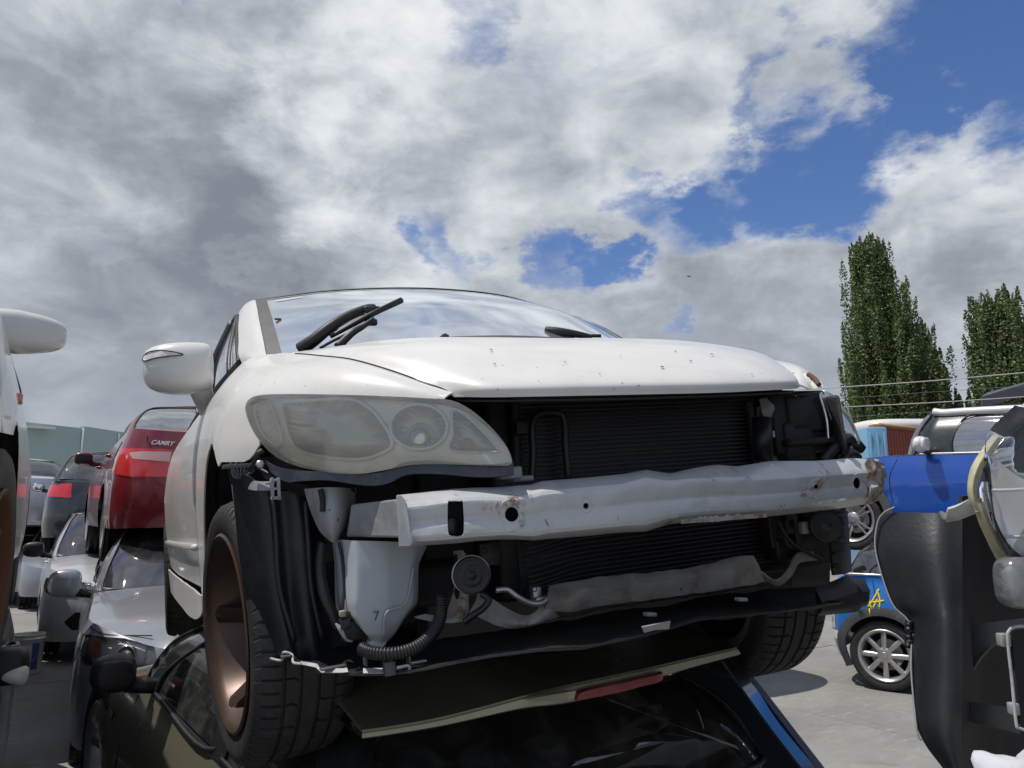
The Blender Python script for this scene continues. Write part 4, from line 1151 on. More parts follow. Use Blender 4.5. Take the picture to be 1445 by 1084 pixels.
# ---- horn and its bracket
hb = sheet_px([[(640, 778, .36), (642, 820, .36), (630, 866, .36), (624, 872, .36)], [(652, 777, .33), (655, 815, .33), (652, 862, .33), (640, 877, .34)], [(660, 785, .33), (661, 830, .33), (661, 862, .33), (655, 873, .34)]], 'horn_bracket', 'beam_rust')
for (u, v_, a_, b_) in ((643, 790, 3.0, 9), (645, 836, 3.4, 10)):
    q = [H(x, y_, y=.322) for (x, y_) in circle2(u, v_, a_, 16, b_)]
    mesh_obj('slot', q+[Vector((p.x, p.y+.004, p.z)) for p in q], [tuple(range(16))], 'dark', hb, smooth=False)
hc = H(666, 812, y=.255)
q = Vector((-.25, -1, -.05)).normalized().to_track_quat('X', 'Z').to_matrix().to_4x4(); q.translation = hc
m = MB(); m.lathe([(.0001, .004), (.006, .004), (.008, .001), (.014, 0), (.017, .004), (.020, .001), (.031, 0), (.034, .003), (.037, .001), (.0375, -.006), (.034, -.02), (.020, -.032), (.0001, -.032)], 40, q); horn = m.build('horn', 'hose', hero)
m = MB(); m.lathe([(.0372, -.010), (.0400, -.010), (.0400, -.013), (.0372, -.013)], 40, q); m.build('horn_rim', 'alu', horn)
m = MB(); m.box(H(690, 782, y=.30), (.045, .02, .05)); m.disc(H(684, 777, y=.286), .007, (0, -1, 0), 8, .004); m.split('horn_mount', 'black_plastic', hero, bevel=.003)
m = MB(); m.tube([H(680, 838, y=.26), H(690, 846, y=.25), H(682, 858, y=.25), H(668, 868, y=.25), H(655, 878, y=.26)], .007, 8); m.build('horn_cable', 'hose', hero)
# second horn on the far side
hc = H(1166, 742, y=.26)
q = Vector((-.5, -1, -.05)).normalized().to_track_quat('X', 'Z').to_matrix().to_4x4(); q.translation = hc
m = MB(); m.lathe([(.0001, .006), (.010, .006), (.014, 0), (.020, .004), (.026, .0), (.036, .002), (.042, .0), (.043, -.012), (.03, -.03), (.0001, -.03)], 36, q); m.build('horn', 'hose', hero)

# ---- lower cross member, bent and rusty, with the swept arm left and right
yl = lambda u: lin([(680, .30), (760, .24), (850, .235), (1000, .235), (1080, .25), (1150, .30)], u)
lt = [(775, 830), (800, 825), (850, 817), (905, 812), (960, 806), (1010, 796), (1040, 788), (1062, 786)]
lm = [(772, 842), (800, 836), (850, 830), (905, 824), (960, 817), (1010, 808), (1040, 802), (1070, 800)]
ll = [(768, 858), (800, 862), (850, 853), (905, 846), (960, 838), (1010, 832), (1040, 826), (1078, 820)]
lb = [(762, 868), (800, 869), (850, 858), (905, 850), (960, 842), (1010, 836), (1040, 830), (1082, 824)]
def rumple(p, i, j): return p+Vector((0, noise.noise(p*22)*.004, noise.noise(p*30+Vector((5, 0, 0)))*.003))
v, f = patch([[H(u, v, y=yl(u)+.05) for (u, v) in lt], [H(u, v, y=yl(u)+.01) for (u, v) in lt], [H(u, v, y=yl(u)-.012) for (u, v) in lm], [H(u, v, y=yl(u)) for (u, v) in ll], [H(u, v, y=yl(u)+.05) for (u, v) in lb]], 1, 1) if False else grid(LinLoft([[H(u, v, y=yl(u)+.05) for (u, v) in lt], [H(u, v, y=yl(u)+.012) for (u, v) in lt], [H(u, v, y=yl(u)-.010) for (u, v) in lm], [H(u, v, y=yl(u)) for (u, v) in ll], [H(u, v, y=yl(u)+.05) for (u, v) in lb]]), 20, 70, offset=rumple)
M['low_beam'] = pbr('dull_cream_steel', (.27, .26, .235), .42, dirt=.85, dirt_col=(.11, .09, .07), dirt_scale=8, rust=.62, rust_scale=9, bump=.2, bump_scale=30)
lbm = mesh_obj('lower_crossmember', v, f, 'low_beam', hero, solid=.004, angle=32)
for (u, v_) in ((783, 856), (810, 857), (960, 833), (1001, 827), (1032, 826), (870, 846)):
    m = MB(); m.disc(H(u, v_, y=yl(u)-.004), .006, (0, -1, -.3), 8, .003); m.build('drain_hole', 'dark', lbm)
sheet_px([[(676, 838, .33), (690, 842, .31), (712, 857, .29), (735, 870, .27), (752, 868, .25), (768, 848, .25)], [(672, 850, .33), (684, 862, .31), (705, 872, .29), (730, 880, .26), (755, 878, .24), (778, 860, .24)], [(662, 866, .33), (684, 874, .31), (703, 883, .29), (730, 884, .27), (760, 877, .25), (788, 868, .25)]], 'front_arm', 'low_beam', na=8, ns=30)
sheet_px([[(1050, 792, .28), (1075, 806, .25), (1094, 818, .25), (1110, 805, .26), (1120, 785, .28), (1130, 778, .30), (1145, 778, .31)], [(1060, 815, .28), (1080, 818, .26), (1098, 825, .26), (1115, 812, .27), (1124, 796, .29), (1134, 792, .31), (1152, 790, .32)]], 'front_arm', 'low_beam', na=6, ns=30)
m = MB(); m.tube([H(700, 833, y=.24), H(716, 832, y=.235), H(730, 842, y=.23), (H(748, 851, y=.23)), H(765, 851, y=.23), H(773, 843, y=.235)], .006, 10); m.build('steel_pipe', 'alu', hero)
m = MB(); m.box(H(756, 838, y=.26), (.02, .02, .03)); m.box(H(763, 846, y=.25), (.03, .02, .012)); m.disc(H(755, 832, y=.245), .006, (0, -1, 0), 8, .006); m.split('pipe_fitting', 'alu', hero, bevel=.003)
v, f = patch([[H(600, 868, y=.33), H(640, 874, y=.30), H(662, 868, y=.30)], [H(585, 872, y=.33), H(625, 880, y=.30), H(655, 876, y=.30)]], 3, 10); mesh_obj('lower_flange', v, f, 'beam_rust', hero, solid=.003)

# ---- far-side brackets, connectors and duct
m = MB()
m.box(H(1090, 748, y=.33), (.05, .04, .09)); m.box(H(1110, 740, y=.31), (.03, .03, .05)); m.box(H(1128, 760, y=.33), (.07, .05, .06)); m.box(H(1140, 735, y=.33), (.04, .03, .07)); m.box(H(1100, 775, y=.33), (.06, .05, .05))
m.tube([H(1098, 735, y=.28), H(1112, 760, y=.27), H(1130, 775, y=.28), H(1160, 790, y=.30)], .005, 7)
m.tube([H(1108, 733, y=.29), H(1120, 731, y=.29), H(1122, 745, y=.29)], .007, 7); m.tube([H(1108, 748, y=.29), H(1112, 770, y=.29), H(1130, 772, y=.29)], .007, 7)
m.split('loom_bracket', 'black_plastic', hero, bevel=.004)
m = MB(); m.box(H(1135, 745, y=.30), (.03, .02, .03)); m.build('sensor', 'grey_steel', hero, bevel=.004)
v, f = patch([[H(1172, 722, y=.30), H(1173, 770, y=.30), H(1176, 812, y=.31)], [H(1190, 720, y=.31), H(1192, 770, y=.31), H(1193, 810, y=.32)], [H(1196, 722, y=.36), H(1200, 770, y=.36), H(1202, 806, y=.36)]], 6, 14)
du = mesh_obj('brake_duct', v, f, 'liner', hero, solid=.006)
for k in range(5):
    m = MB(); m.tube([H(1177, 728+k*18, y=.298), H(1192, 727+k*18, y=.303)], .004, 6); m.build('duct_rib', 'liner', du)

# ---- splash shield under the nose with its torn, jagged front edge
edge_f = [(366, 918, .66), (380, 927, .60), (398, 931, .54), (401, 922, .50), (410, 924, .50), (414, 934, .48), (440, 938, .44), (452, 948, .40), (480, 948, .36), (500, 951, .32), (540, 951, .27), (580, 947, .22), (640, 935, .16), (700, 924, .12), (760, 917, .09), (820, 914, .08), (880, 902, .08), (940, 887, .08), (985, 873, .09), (1040, 868, .11), (1100, 862, .15), (1150, 855, .20), (1182, 850, .24), (1212, 844, .30)]
edge_b = [(380, 915, .72), (400, 915, .70), (425, 913, .68), (430, 913, .66), (440, 912, .66), (450, 911, .62), (470, 908, .58), (490, 905, .58), (520, 905, .56), (550, 905, .5), (590, 905, .45), (640, 900, .40), (700, 890, .38), (760, 880, .36), (820, 872, .36), (880, 862, .36), (940, 852, .38), (985, 845, .40), (1040, 838, .42), (1090, 832, .44), (1140, 826, .5), (1180, 822, .52), (1195, 820, .54), (1204, 822, .56)]
rws = [[H(u, v, y=y) for (u, v, y) in edge_f], [H(a[0]*.6+b[0]*.4, a[1]*.6+b[1]*.4, y=a[2]*.6+b[2]*.4)+Vector((0, 0, -.012)) for a, b in zip(edge_f, edge_b)], [H(u, v, y=y) for (u, v, y) in edge_b]]
def wob(p, i, j): return p+Vector((0, 0, noise.noise(p*9)*.008+noise.noise(p*34)*.005))
def patch_lin(rows, na, per):
    """rows with straight runs between points (keeps the notches crisp)"""
    L = [densify3(r, per) for r in rows]
    v = []; f = []
    n = len(L[0])
    for i in range(na+1):
        t = i/na*(len(L)-1); k = min(int(t), len(L)-2); t -= k
        for j in range(n): v.append(L[k][j].lerp(L[k+1][j], t))
    for i in range(na):
        for j in range(n-1): f.append((i*n+j, i*n+j+1, (i+1)*n+j+1, (i+1)*n+j))
    return v, f
def densify3(r, per):
    out = []
    for a, b in zip(r[:-1], r[1:]):
        for k in range(per): out.append(a.lerp(b, k/per))
    out.append(r[-1]); return out
v, f = patch_lin(rws, 8, 4); v = [wob(p, 0, 0) for p in v]
tray = mesh_obj('splash_shield', v, f, 'liner', hero, solid=.004)
v, f = patch_lin([[H(u, v, y=y-.001) for (u, v, y) in edge_f], [H(u, v+2.5, y=y-.001) for (u, v, y) in edge_f]], 1, 4)
mesh_obj('shield_edge', v, f, 'liner', tray, solid=.004)
m = MB()
for (u, v_, w_, h_, y_) in ((404, 926, .022, .004, .5), (470, 868+74, .05, .004, .38), (549, 943, .02, .025, .26), (577, 935, .004, .03, .25), (515, 928, .004, .03, .30), (590, 934, .03, .004, .24)):
    m.box(H(u, v_, y=y_-.01), (w_, .02, h_))
m.split('shield_tab', 'trim', tray, bevel=.001)
M['worn_edge'] = pbr('worn_pale_edge', (.42, .42, .41), .6, dirt=.6, dirt_col=(.15, .15, .15), dirt_scale=30)
v, f = patch_lin([[H(425, 933, y=.455), H(448, 938, y=.42), H(452, 944, y=.40), H(484, 944, y=.345), H(490, 943, y=.34)], [H(427, 938, y=.45), H(446, 943, y=.41), H(454, 950, y=.385), H(482, 950, y=.34), H(492, 949, y=.33)]], 2, 4); mesh_obj('torn_strip', v, f, 'worn_edge', tray, solid=.002)
v, f = patch_lin([[H(513, 944, y=.30), H(540, 944, y=.27), H(556, 944, y=.25)], [H(513, 951, y=.29), H(535, 951, y=.26), H(552, 949, y=.25)]], 2, 4); mesh_obj('torn_strip', v, f, 'worn_edge', tray, solid=.002)
m = MB(); m.tube([H(374, 927, y=.60), H(397, 932, y=.53), H(400, 921, y=.50), H(412, 924, y=.49), H(414, 935, y=.47), H(425, 937, y=.45)], .003, 5); m.tube([H(560, 942, y=.235), H(577, 940, y=.23), H(577, 950, y=.23)], .003, 5); m.split('edge_fold', 'worn_edge', tray)
# pointed end of the shield at the far corner
sheet_px([[(1150, 838, .30), (1175, 830, .30), (1195, 822, .30), (1200, 826, .30), (1219, 826, .30)], [(1152, 852, .26), (1180, 846, .26), (1202, 838, .26), (1208, 838, .26), (1220, 838, .26)], [(1150, 858, .28), (1185, 856, .28), (1200, 856, .28), (1209, 848, .28), (1216, 846, .28)]], 'shield_corner', 'black_plastic', solid=.02, na=6, ns=20)
for (u, v_, w_) in ((917, 867, .03), (1046, 846, .03)):
    m = MB(); m.box(H(u, v_, y=.16), (w_*.75, .02, .008), Matrix.Rotation(R(8), 3, 'Y')); m.build('shield_clip', 'grey_steel', hero, bevel=.002)
v, f = patch([[H(905, 884, y=.07), H(925, 880, y=.07), H(945, 876, y=.07)], [H(908, 892, y=.075), H(925, 888, y=.075), H(943, 887, y=.075)]], 2, 6); mesh_obj('shield_patch', v, f, 'grey_steel', hero, solid=.003)
# dark subframe so the space above the shield is closed
m = MB(); m.box((0, .75, .36), (1.15, .55, .10)); m.box((0, .95, .28), (1.0, .3, .12)); m.box((0, .52, .33), (.9, .08, .05)); m.split('subframe', 'engine', hero, bevel=.02)
m = MB(); m.tube([(-.55, .9, .27), (-.3, .85, .25), (0, .7, .25), (.3, .85, .25), (.55, .9, .27)], .03, 8); m.build('lower_arm', 'engine', hero)

# ---- wheel-arch liner, near side
def ll_(u, v, y): return H(u, v, y=y)
lin_rows = [[(326, 664, .56), (331, 720, .575), (338, 790, .60), (350, 860, .63), (366, 919, .66)],
            [(350, 672, .52), (356, 720, .53), (362, 790, .545), (372, 860, .565), (386, 926, .585)],
            [(375, 690, .50), (380, 730, .505), (385, 795, .515), (395, 862, .53), (410, 927, .545)],
            [(395, 694, .515), (400, 730, .52), (405, 795, .53), (412, 862, .545), (424, 930, .55)],
            [(420, 697, .50), (425, 735, .505), (430, 795, .515), (436, 862, .52), (445, 932, .525)],
            [(446, 700, .53), (450, 740, .535), (455, 795, .54), (460, 862, .55), (470, 930, .55)],
            [(478, 720, .56), (482, 760, .56), (484, 800, .56), (488, 862, .56), (500, 925, .56)],
            [(520, 730, .60), (522, 765, .60), (524, 800, .60), (528, 862, .60), (540, 915, .60)]]
v, f = patch([[ll_(*p) for p in r] for r in lin_rows], 56, 24)
lnr = mesh_obj('arch_liner', v, f, 'liner', hero, solid=.004)
for k, (u0, u1, y0) in enumerate(((386, 408, .497), (431, 448, .495))):
    m = MB(); m.tube([H(u0, 705, y=y0), H(u0+4, 760, y=y0+.008), H(u0+9, 830, y=y0+.02), H(u1+8, 905, y=y0+.035)], .006, 8); m.build('liner_rib', 'liner', lnr)
m = MB(); m.box(H(412, 694, y=.49), (.06, .02, .006)); m.build('liner_lip', 'liner', lnr)
# the rest of the liners arch over both front tyres
for sx in (-1, 1):
    v = []; f = []
    nw = 11 if sx < 0 else 15
    for i in range(nw):
        an = R((38 if sx < 0 else -20)+i*14)
        y = .93-.375*math.cos(an); z = .30+.40*math.sin(an)
        v += [(sx*.845, y, z), (sx*.60, y, z)]
        if i: f.append((2*i-2, 2*i, 2*i+1, 2*i-1))
    k = len(v)
    v += [(sx*.60, .93, .3)]
    f += [(2*i+1, 2*i+3, k) for i in range(nw-1)]
    mesh_obj('wheel_well', v, f, 'liner', hero, solid=.004)
    m = MB(); m.box((sx*.70, 3.63, .48), (.30, .74, .34)); m.build('rear_wheel_well', 'dark', hero, smooth=False)

# ---- wheels
def tyre_mesh(rad, width, rim_r, seg=96, tread=True, sipes=60):
    """returns verts, faces; axis x, outer side at -x (width centred)"""
    w = width/2
    sh = min(.022, rad-rim_r-.03)
    prof = [(rim_r-.008, -w+.018), (rim_r+.004, -w+.004), (rim_r+.012, -w+.002), (rim_r+(rad-rim_r)*.45, -w-.006), (rad-sh*1.1, -w-.001), (rad-sh*.45, -w+.010), (rad-.006, -w+.022)]
    inner = [(r, -a) for (r, a) in prof[::-1]]
    tr = []
    if tread:
        gs = [-.62, -.22, .22, .62]
        xs = []
        for g in gs:
            c = g*w*.82
            xs += [(c-.0048, 0), (c-.0036, 1), (c+.0036, 1), (c+.0048, 0)]
        allx = [(-w+.030, 0)]
        prev = -w+.030
        for (x, d) in xs:
            if x-prev > .012:
                for k in (1, 2): allx.append((prev+(x-prev)*k/3, 0))
            allx.append((x, d)); prev = x
        for k in (1, 2): allx.append((prev+(w-.030-prev)*k/3, 0))
        allx.append((w-.030, 0))
        for (x, d) in allx:
            crown = .004*(x/w)**2
            tr.append((rad-crown-(.0075 if d else 0), x, d))
    else: tr = [(rad, -w+.03, 0), (rad+.002, 0, 0), (rad, w-.03, 0)]
    full = [(r, a, 0) for (r, a) in prof]+tr+[(r, a, 0) for (r, a) in inner]
    n = len(full)
    v = []; f = []
    # angular rows with narrow lateral sipes
    rows = []
    if tread and sipes:
        for i in range(sipes):
            base = 2*math.pi*i/sipes; st = 2*math.pi/sipes
            rows += [(base, 0, i), (base+st*.60, 0, i), (base+st*.66, 1, i), (base+st*.78, 1, i), (base+st*.84, 0, i)]
    else:
        rows = [(2*math.pi*i/seg, 0, i) for i in range(seg)]
    for (an, cut, k) in rows:
        for (r, a, d) in full:
            rr_ = r; an2 = an
            if abs(a) <= w-.004 and r > rad-.03:
                an2 = an + .9*(a/w)*(2*math.pi/max(sipes, 1))*(1 if a > 0 else 1)*(.8 if abs(a) > .3*w else 2.2)*.6*(1 if abs(a) > .3*w else -1)*0.6
                if cut and not d and abs(a) > .20*w*.0+.028*.3:
                    if abs(a) > .56*w: rr_ = r-.0055
                    elif abs(a) > .22*w*.82 and k % 2 == 0: rr_ = r-.0055
            v.append(Vector((a, rr_*math.cos(an2), rr_*math.sin(an2))))
    m_ = len(rows)
    for i in range(m_):
        for j in range(n-1):
            a = i*n+j; b = ((i+1) % m_)*n+j
            f.append((a, b, b+1, a+1))
    return v, f
def wheel(parent, loc, rad=.315, width=.215, rim_r=.225, side=-1, steer=0, camber=0, spokes=5, style='five', rim_mat='alloy', detail=True, name='wheel', concave=.05, hub_face=.0, sipes=60, spin=0):
    """side -1: outer face towards -x"""
    e = thing_part(name, parent)
    e.location = loc
    e.rotation_euler = (0, camber, steer+(math.pi if side > 0 else 0))
    v, f = tyre_mesh(rad, width, rim_r, tread=detail, sipes=sipes if detail else 0, seg=64)
    mesh_obj('tyre', v, f, 'rubber', e, angle=35)
    w = width/2
    rm = MB()
    rm.lathe([(rim_r-.001, -w+.006), (rim_r+.004, -w-.002), (rim_r-.002, -w-.006), (rim_r-.012, -w-.002), (rim_r-.018, -w+.008), (rim_r-.03, -w+.02), (rim_r-.035, w-.02), (rim_r+.002, w-.004)], 64)
    rm.build('rim', rim_mat, e, angle=50)
    # brake disc and hub behind the spokes
    bk = MB(); bk.lathe([(.0001, .01), (.135, .01), (.135, -.012), (.06, -.012), (.06, -.03), (.0001, -.03)], 32); bk.build('brake_disc', 'beam_rust' if detail else 'trim', e, angle=40)
    bd = MB(); bd.lathe([(.0001, .03), (rim_r-.04, .03), (rim_r-.035, .05)], 40); bd.build('backing_plate', 'dark', e)
    face = -w+.012
    fh = face+concave
    hb_ = MB(); hb_.lathe([(.0001, fh-.012), (.026, fh-.012), (.030, fh-.006), (.055, fh-.004), (.068, fh+.004), (.070, fh+.03), (.0001, fh+.03)], 32); hb_.build('hub', rim_mat, e, angle=45)
    nm = spokes
    for k in range(nm):
        an = 2*math.pi*k/nm+spin
        def P2(r, da, a): return Vector((a, r*math.cos(an+da/r if r > .01 else an), r*math.sin(an+da/r if r > .01 else an)))
        if style == 'oval':      # fat rounded spokes
            secs = [(.045, .016, fh), (.08, .020, fh-.004), (.13, .022, (fh+face)/2-.004), (rim_r-.04, .022, face+.004), (rim_r-.018, .018, face+.006)]
        elif style == 'twin':
            secs = None
        else:
            secs = [(.05, .034, fh), (.09, .024, fh-.002), (.14, .020, fh-.018), (rim_r-.04, .021, face+.008), (rim_r-.016, .030, face+.004)]
        vs = []; fs = []
        if style == 'twin':
            for off, c_ in ((-.022, 0), (.022, 0)):
                secs2 = [(.05, .011, fh, off*.45), (.10, .0095, fh-.004, off*.8), (.16, .009, fh-.02, off*1.1), (rim_r-.016, .011, face+.004, off*1.6)]
                base = len(vs)
                for (r, hw, a, o_) in secs2:
                    vs += [P2(r, o_-hw, a+.006), P2(r, o_-hw*.6, a), P2(r, o_+hw*.6, a), P2(r, o_+hw, a+.006), P2(r, o_+hw*.8, a+.02), P2(r, o_-hw*.8, a+.02)]
                for i in range(len(secs2)-1):
                    for j in range(6): fs.append((base+i*6+j, base+i*6+(j+1) % 6, base+(i+1)*6+(j+1) % 6, base+(i+1)*6+j))
        else:
            for (r, hw, a) in secs:
                dep = .028
                vs += [P2(r, -hw, a+.008), P2(r, -hw*.65, a), P2(r, 0, a-.003), P2(r, hw*.65, a), P2(r, hw, a+.008), P2(r, hw*.8, a+dep), P2(r, -hw*.8, a+dep)]
            for i in range(len(secs)-1):
                for j in range(7): fs.append((i*7+j, i*7+(j+1) % 7, (i+1)*7+(j+1) % 7, (i+1)*7+j))
        mesh_obj('spoke', vs, fs, rim_mat, e, angle=40)
    return e
# near front wheel, turned out a little and drooping
wheel(hero, (-.742, .90, .272), rad=.322, width=.225, rim_r=.238, side=-1, steer=R(7), camber=R(-1), rim_mat='bronze', spokes=5, concave=.085, sipes=64, spin=R(78))
wheel(hero, (.765, .90, .215), rad=.322, width=.225, rim_r=.232, side=1, steer=R(-5), rim_mat='bronze', spokes=5, concave=.085, sipes=64)
wheel(hero, (-.86, 3.63, .27), rad=.322, width=.215, rim_r=.232, side=-1, rim_mat='bronze', spokes=5, detail=True, sipes=50, concave=.07)
wheel(hero, (.80, 3.63, .27), rad=.322, width=.215, rim_r=.232, side=1, rim_mat='bronze', spokes=5, detail=False, concave=.07)
# ================================================================== builder for the other cars
def superbox(c, d, p=3.2, n=18, m=9, taper=None, mat=None):
    """rounded closed shell; c centre, d full sizes"""
    vs = []; fs = []
    for i in range(m+1):
        ph = -math.pi/2+math.pi*i/m
        cz = math.copysign(abs(math.sin(ph))**(2/p), math.sin(ph)); rr_ = max(abs(math.cos(ph))**(2/p), .02)
        for j in range(n):
            th = 2*math.pi*j/n
            cx = math.copysign(abs(math.cos(th))**(2/p), math.cos(th))*rr_
            cy = math.copysign(abs(math.sin(th))**(2/p), math.sin(th))*rr_
            q = Vector((cx*d[0]/2, cy*d[1]/2, cz*d[2]/2))
            if taper: q = taper(q)
            if mat: q = mat @ q
            vs.append(Vector(c)+q)
    for i in range(m):
        for j in range(n):
            fs.append((i*n+j, i*n+(j+1) % n, (i+1)*n+(j+1) % n, (i+1)*n+j))
    fs.append(tuple(range(n))[::-1]); fs.append(tuple(range(m*n, (m+1)*n)))
    return vs, fs

class Car:
    def __init__(s, name, label, spec, anchor, world, yaw, cat='car', pitch=0.0, roll=0.0, group=None):
        s.p = dict(L=4.5, W=1.78, H=1.45, cf=.55, cr=.5, nf=2.6, nr=2.8, fprof=[(.2, .03), (.5, 0), (.7, .04), (.95, .22)], rprof=[(.2, .05), (.5, 0), (.8, .03), (1.1, .10)],
                   tum=[(.15, -.05), (.35, -.005), (.6, 0), (.8, -.012), (.95, -.05), (1.1, -.10)], zb=.24, zs=[(0, .66), (.3, .78), (1.0, .93), (2.2, .98), (3.6, 1.02), (4.5, .98)],
                   crown=.055, g=(1.05, 4.05), r=(1.85, 3.3), wr=.56, inset=.08, paint='silver', wheels=(.88, 3.60), wr_r=.315, rim_r=.21, glass='glass_dark', lamps=[], seams=[], dw=(1.15, 1.47, 1.52, 1.85),
                   fb=.0, spokes=5, style='five', rim_mat='alloy', mirror=None, mirror_mat=None, arch=.36, arch_trim=None, roof_mat=None, detail=False, handles=True, sill_mat=None, wdetail=False, mirrors=(1, -1), bpillar='black_plastic', hoodmat=None, lowcut=None, ghmat=None, wheel_z=None)
        s.p.update(spec)
        p = s.p
        M_ = Matrix.Translation(world) @ Matrix.Rotation(yaw, 4, 'Z') @ Matrix.Rotation(pitch, 4, 'X') @ Matrix.Rotation(roll, 4, 'Y') @ Matrix.Translation(-Vector(anchor))
        s.M = M_; s.MI = M_.inverted()
        s.root = thing(name, label, cat, matrix=M_, group=group)
        L, W = p['L'], p['W']; hw = W/2; s.hw = hw
        pts = []
        cf, cr = p['cf'], p['cr']
        for i in range(25):
            th = math.pi/2*i/24
            pts.append((hw*math.sin(th)**(2/p['nf']), cf*(1-math.cos(th)**(2/p['nf']))))
        for i in range(1, 30):
            y = cf+(L-cr-cf)*i/30
            pts.append((hw+.012*math.sin(math.pi*i/30), y))
        for i in range(25):
            th = math.pi/2*(1-i/24)
            pts.append((hw*math.sin(th)**(2/p['nr']), L-cr*(1-math.cos(th)**(2/p['nr']))))
        s.PX = [q[0] for q in pts]; s.PY = [q[1] for q in pts]
        u = [0]
        for i in range(1, len(pts)): u.append(u[-1]+math.hypot(pts[i][0]-pts[i-1][0], pts[i][1]-pts[i-1][1]))
        s.PU = u; s.U = u[-1]
        s.tx = list(zip(u, s.PX)); s.ty = list(zip(u, s.PY))
        s.build()
    def xy(s, u): return lin(s.tx, u), lin(s.ty, u)
    def us(s, y):
        L = s.p['L']
        lo, hi = 0, s.U
        for _ in range(40):
            m = (lo+hi)/2
            if s.xy(m)[1] < y: lo = m
            else: hi = m
        return lo
    def ux(s, x, rear=False):
        for i in range(len(s.PX)-1):
            if not rear and s.PX[i+1] >= x: a, b = s.PX[i], s.PX[i+1]; return s.PU[i]+(s.PU[i+1]-s.PU[i])*(x-a)/(b-a+1e-9)
        return 0
    def ur(s, x):
        for i in range(len(s.PX)-1, 0, -1):
            if s.PX[i-1] >= x: a, b = s.PX[i], s.PX[i-1]; return s.PU[i]+(s.PU[i-1]-s.PU[i])*(x-a)/(b-a+1e-9)
        return s.U
    def lift(s, u, z, off=0.0):
        p = s.p
        u = max(0, min(s.U, u))
        x, y = s.xy(u)
        wf = max(0, min(1, (p['cf']*1.6-y)/(p['cf']*1.6))); wr = max(0, min(1, (y-(p['L']-p['cr']*1.6))/(p['cr']*1.6)))
        wf = wf*wf*(3-2*wf); wr = wr*wr*(3-2*wr)
        x2 = x+cr1(p['tum'], z)*(x/s.hw)
        y2 = y+cr1(p['fprof'], z)*wf-cr1(p['rprof'], z)*wr
        # wheel-arch flare
        for yw in p['wheels']:
            d = math.hypot(y-yw, z-p['wr_r'])
            if d < p['arch']+.12: x2 += .012*max(0, 1-abs(d-p['arch']-.02)/.10)
        v = Vector((x2, y2, z))
        if off:
            e = .01
            a = s.lift(u+e, z)-s.lift(u-e, z); b = Vector((0, 0, 1)); n = a.cross(b).normalized()
            if n.dot(Vector((x/s.hw, wr-wf, 0))+Vector((.001, 0, 0))) < 0: n = -n
            v = v+n*off
        return v
    def zs(s, y): return cr1(s.p['zs'], y)
    def pt(s, q):
        k, a, z = q
        if k == 'f': return (s.ux(a), z)
        if k == 's': return (s.us(a), z)
        if k == 'r': return (s.ur(a), z)
    def both(s, name, poly, mat, off=0.0, holes=(), step=.05, gs=(.10, .09), parent=None, solid=0, sides=(1, -1), join=True):
        V = []; F = []
        objs = []
        for sd_ in sides:
            v, f = trimmed(poly, list(holes), lambda u, z: s.lift(u, z, off), step, mirror=(sd_ < 0), grid_step=gs)
            if join: k = len(V); V += v; F += [tuple(i+k for i in t) for t in f]
            else: objs.append(mesh_obj(name, v, f, mat, parent or s.root, solid=solid))
        if join: return mesh_obj(name, V, F, mat, parent or s.root, solid=solid)
        return objs
    def gpt(s, t, h):
        """greenhouse point: t 0 front centre, 1 front corner, 2 rear corner, 3 rear centre; h 0 belt, 1 roof"""
        p = s.p; g0, g1 = p['g']; r0, r1 = p['r']; wb = s.hw-p['inset']; wr = p['wr']
        bow = .26; bowr = .14
        def base(t, w, y0, y1, b0, b1, bul):
            if t < 1: return Vector((w*(1-(1-t)**1.25)**(1/1.25) if t > 0 else 0, y0+b0*t**3, 0))
            if t <= 2: return Vector((w+bul*math.sin(math.pi*(t-1)), y0+b0+(y1-b1-y0-b0)*(t-1), 0))
            q = 3-t
            return Vector((w*(1-(1-q)**1.25)**(1/1.25) if q > 0 else 0, y1-b1*q**3, 0))
        B = base(t, wb, g0, g1, bow, bowr, .0); T_ = base(t, wr, r0, r1, .13, .10, .015)
        B.z = s.zs(B.y)+.0; T_.z = p['H']-.055-.02*abs(T_.y-(r0+r1)/2)**2
        if t <= 1: T_.z = p['H']-.02-.035*t**2-.03*(1-t)*0
        elif t >= 2: q = 3-t; T_.z = p['H']-.03-.025*q**2
        v = B.lerp(T_, h)
        bl = .045*math.sin(math.pi*h)
        v.z += bl*.7
        if t <= 1: v.y -= bl*.6
        if t >= 2: v.y += bl*.6
        if 0.5 < t < 2.5: v.x += bl*.5
        return v
    def gh(s, name, poly, mat, off=0.0, holes=(), sides=(1, -1), solid=0, join=True, parent=None):
        V = []; F = []; out = []
        def lf(t, h):
            v = s.gpt(t, h)
            if off:
                e = .01
                n = (s.gpt(t+e, h)-s.gpt(t-e, h)).cross(s.gpt(t, min(1, h+e))-s.gpt(t, h-e)).normalized()
                c = Vector((0, (s.p['g'][0]+s.p['g'][1])/2, 1.0))
                if n.dot(v-c) < 0: n = -n
                v = v+n*off
            return v
        for sd_ in sides:
            v, f = trimmed(poly, list(holes), lf, .06, mirror=(sd_ < 0), grid_step=(.09, .15))
            if join: k = len(V); V += v; F += [tuple(i+k for i in t) for t in f]
            else: out.append(mesh_obj(name, v, f, mat, parent or s.root, solid=solid))
        if join: return mesh_obj(name, V, F, mat, parent or s.root, solid=solid)
        return out
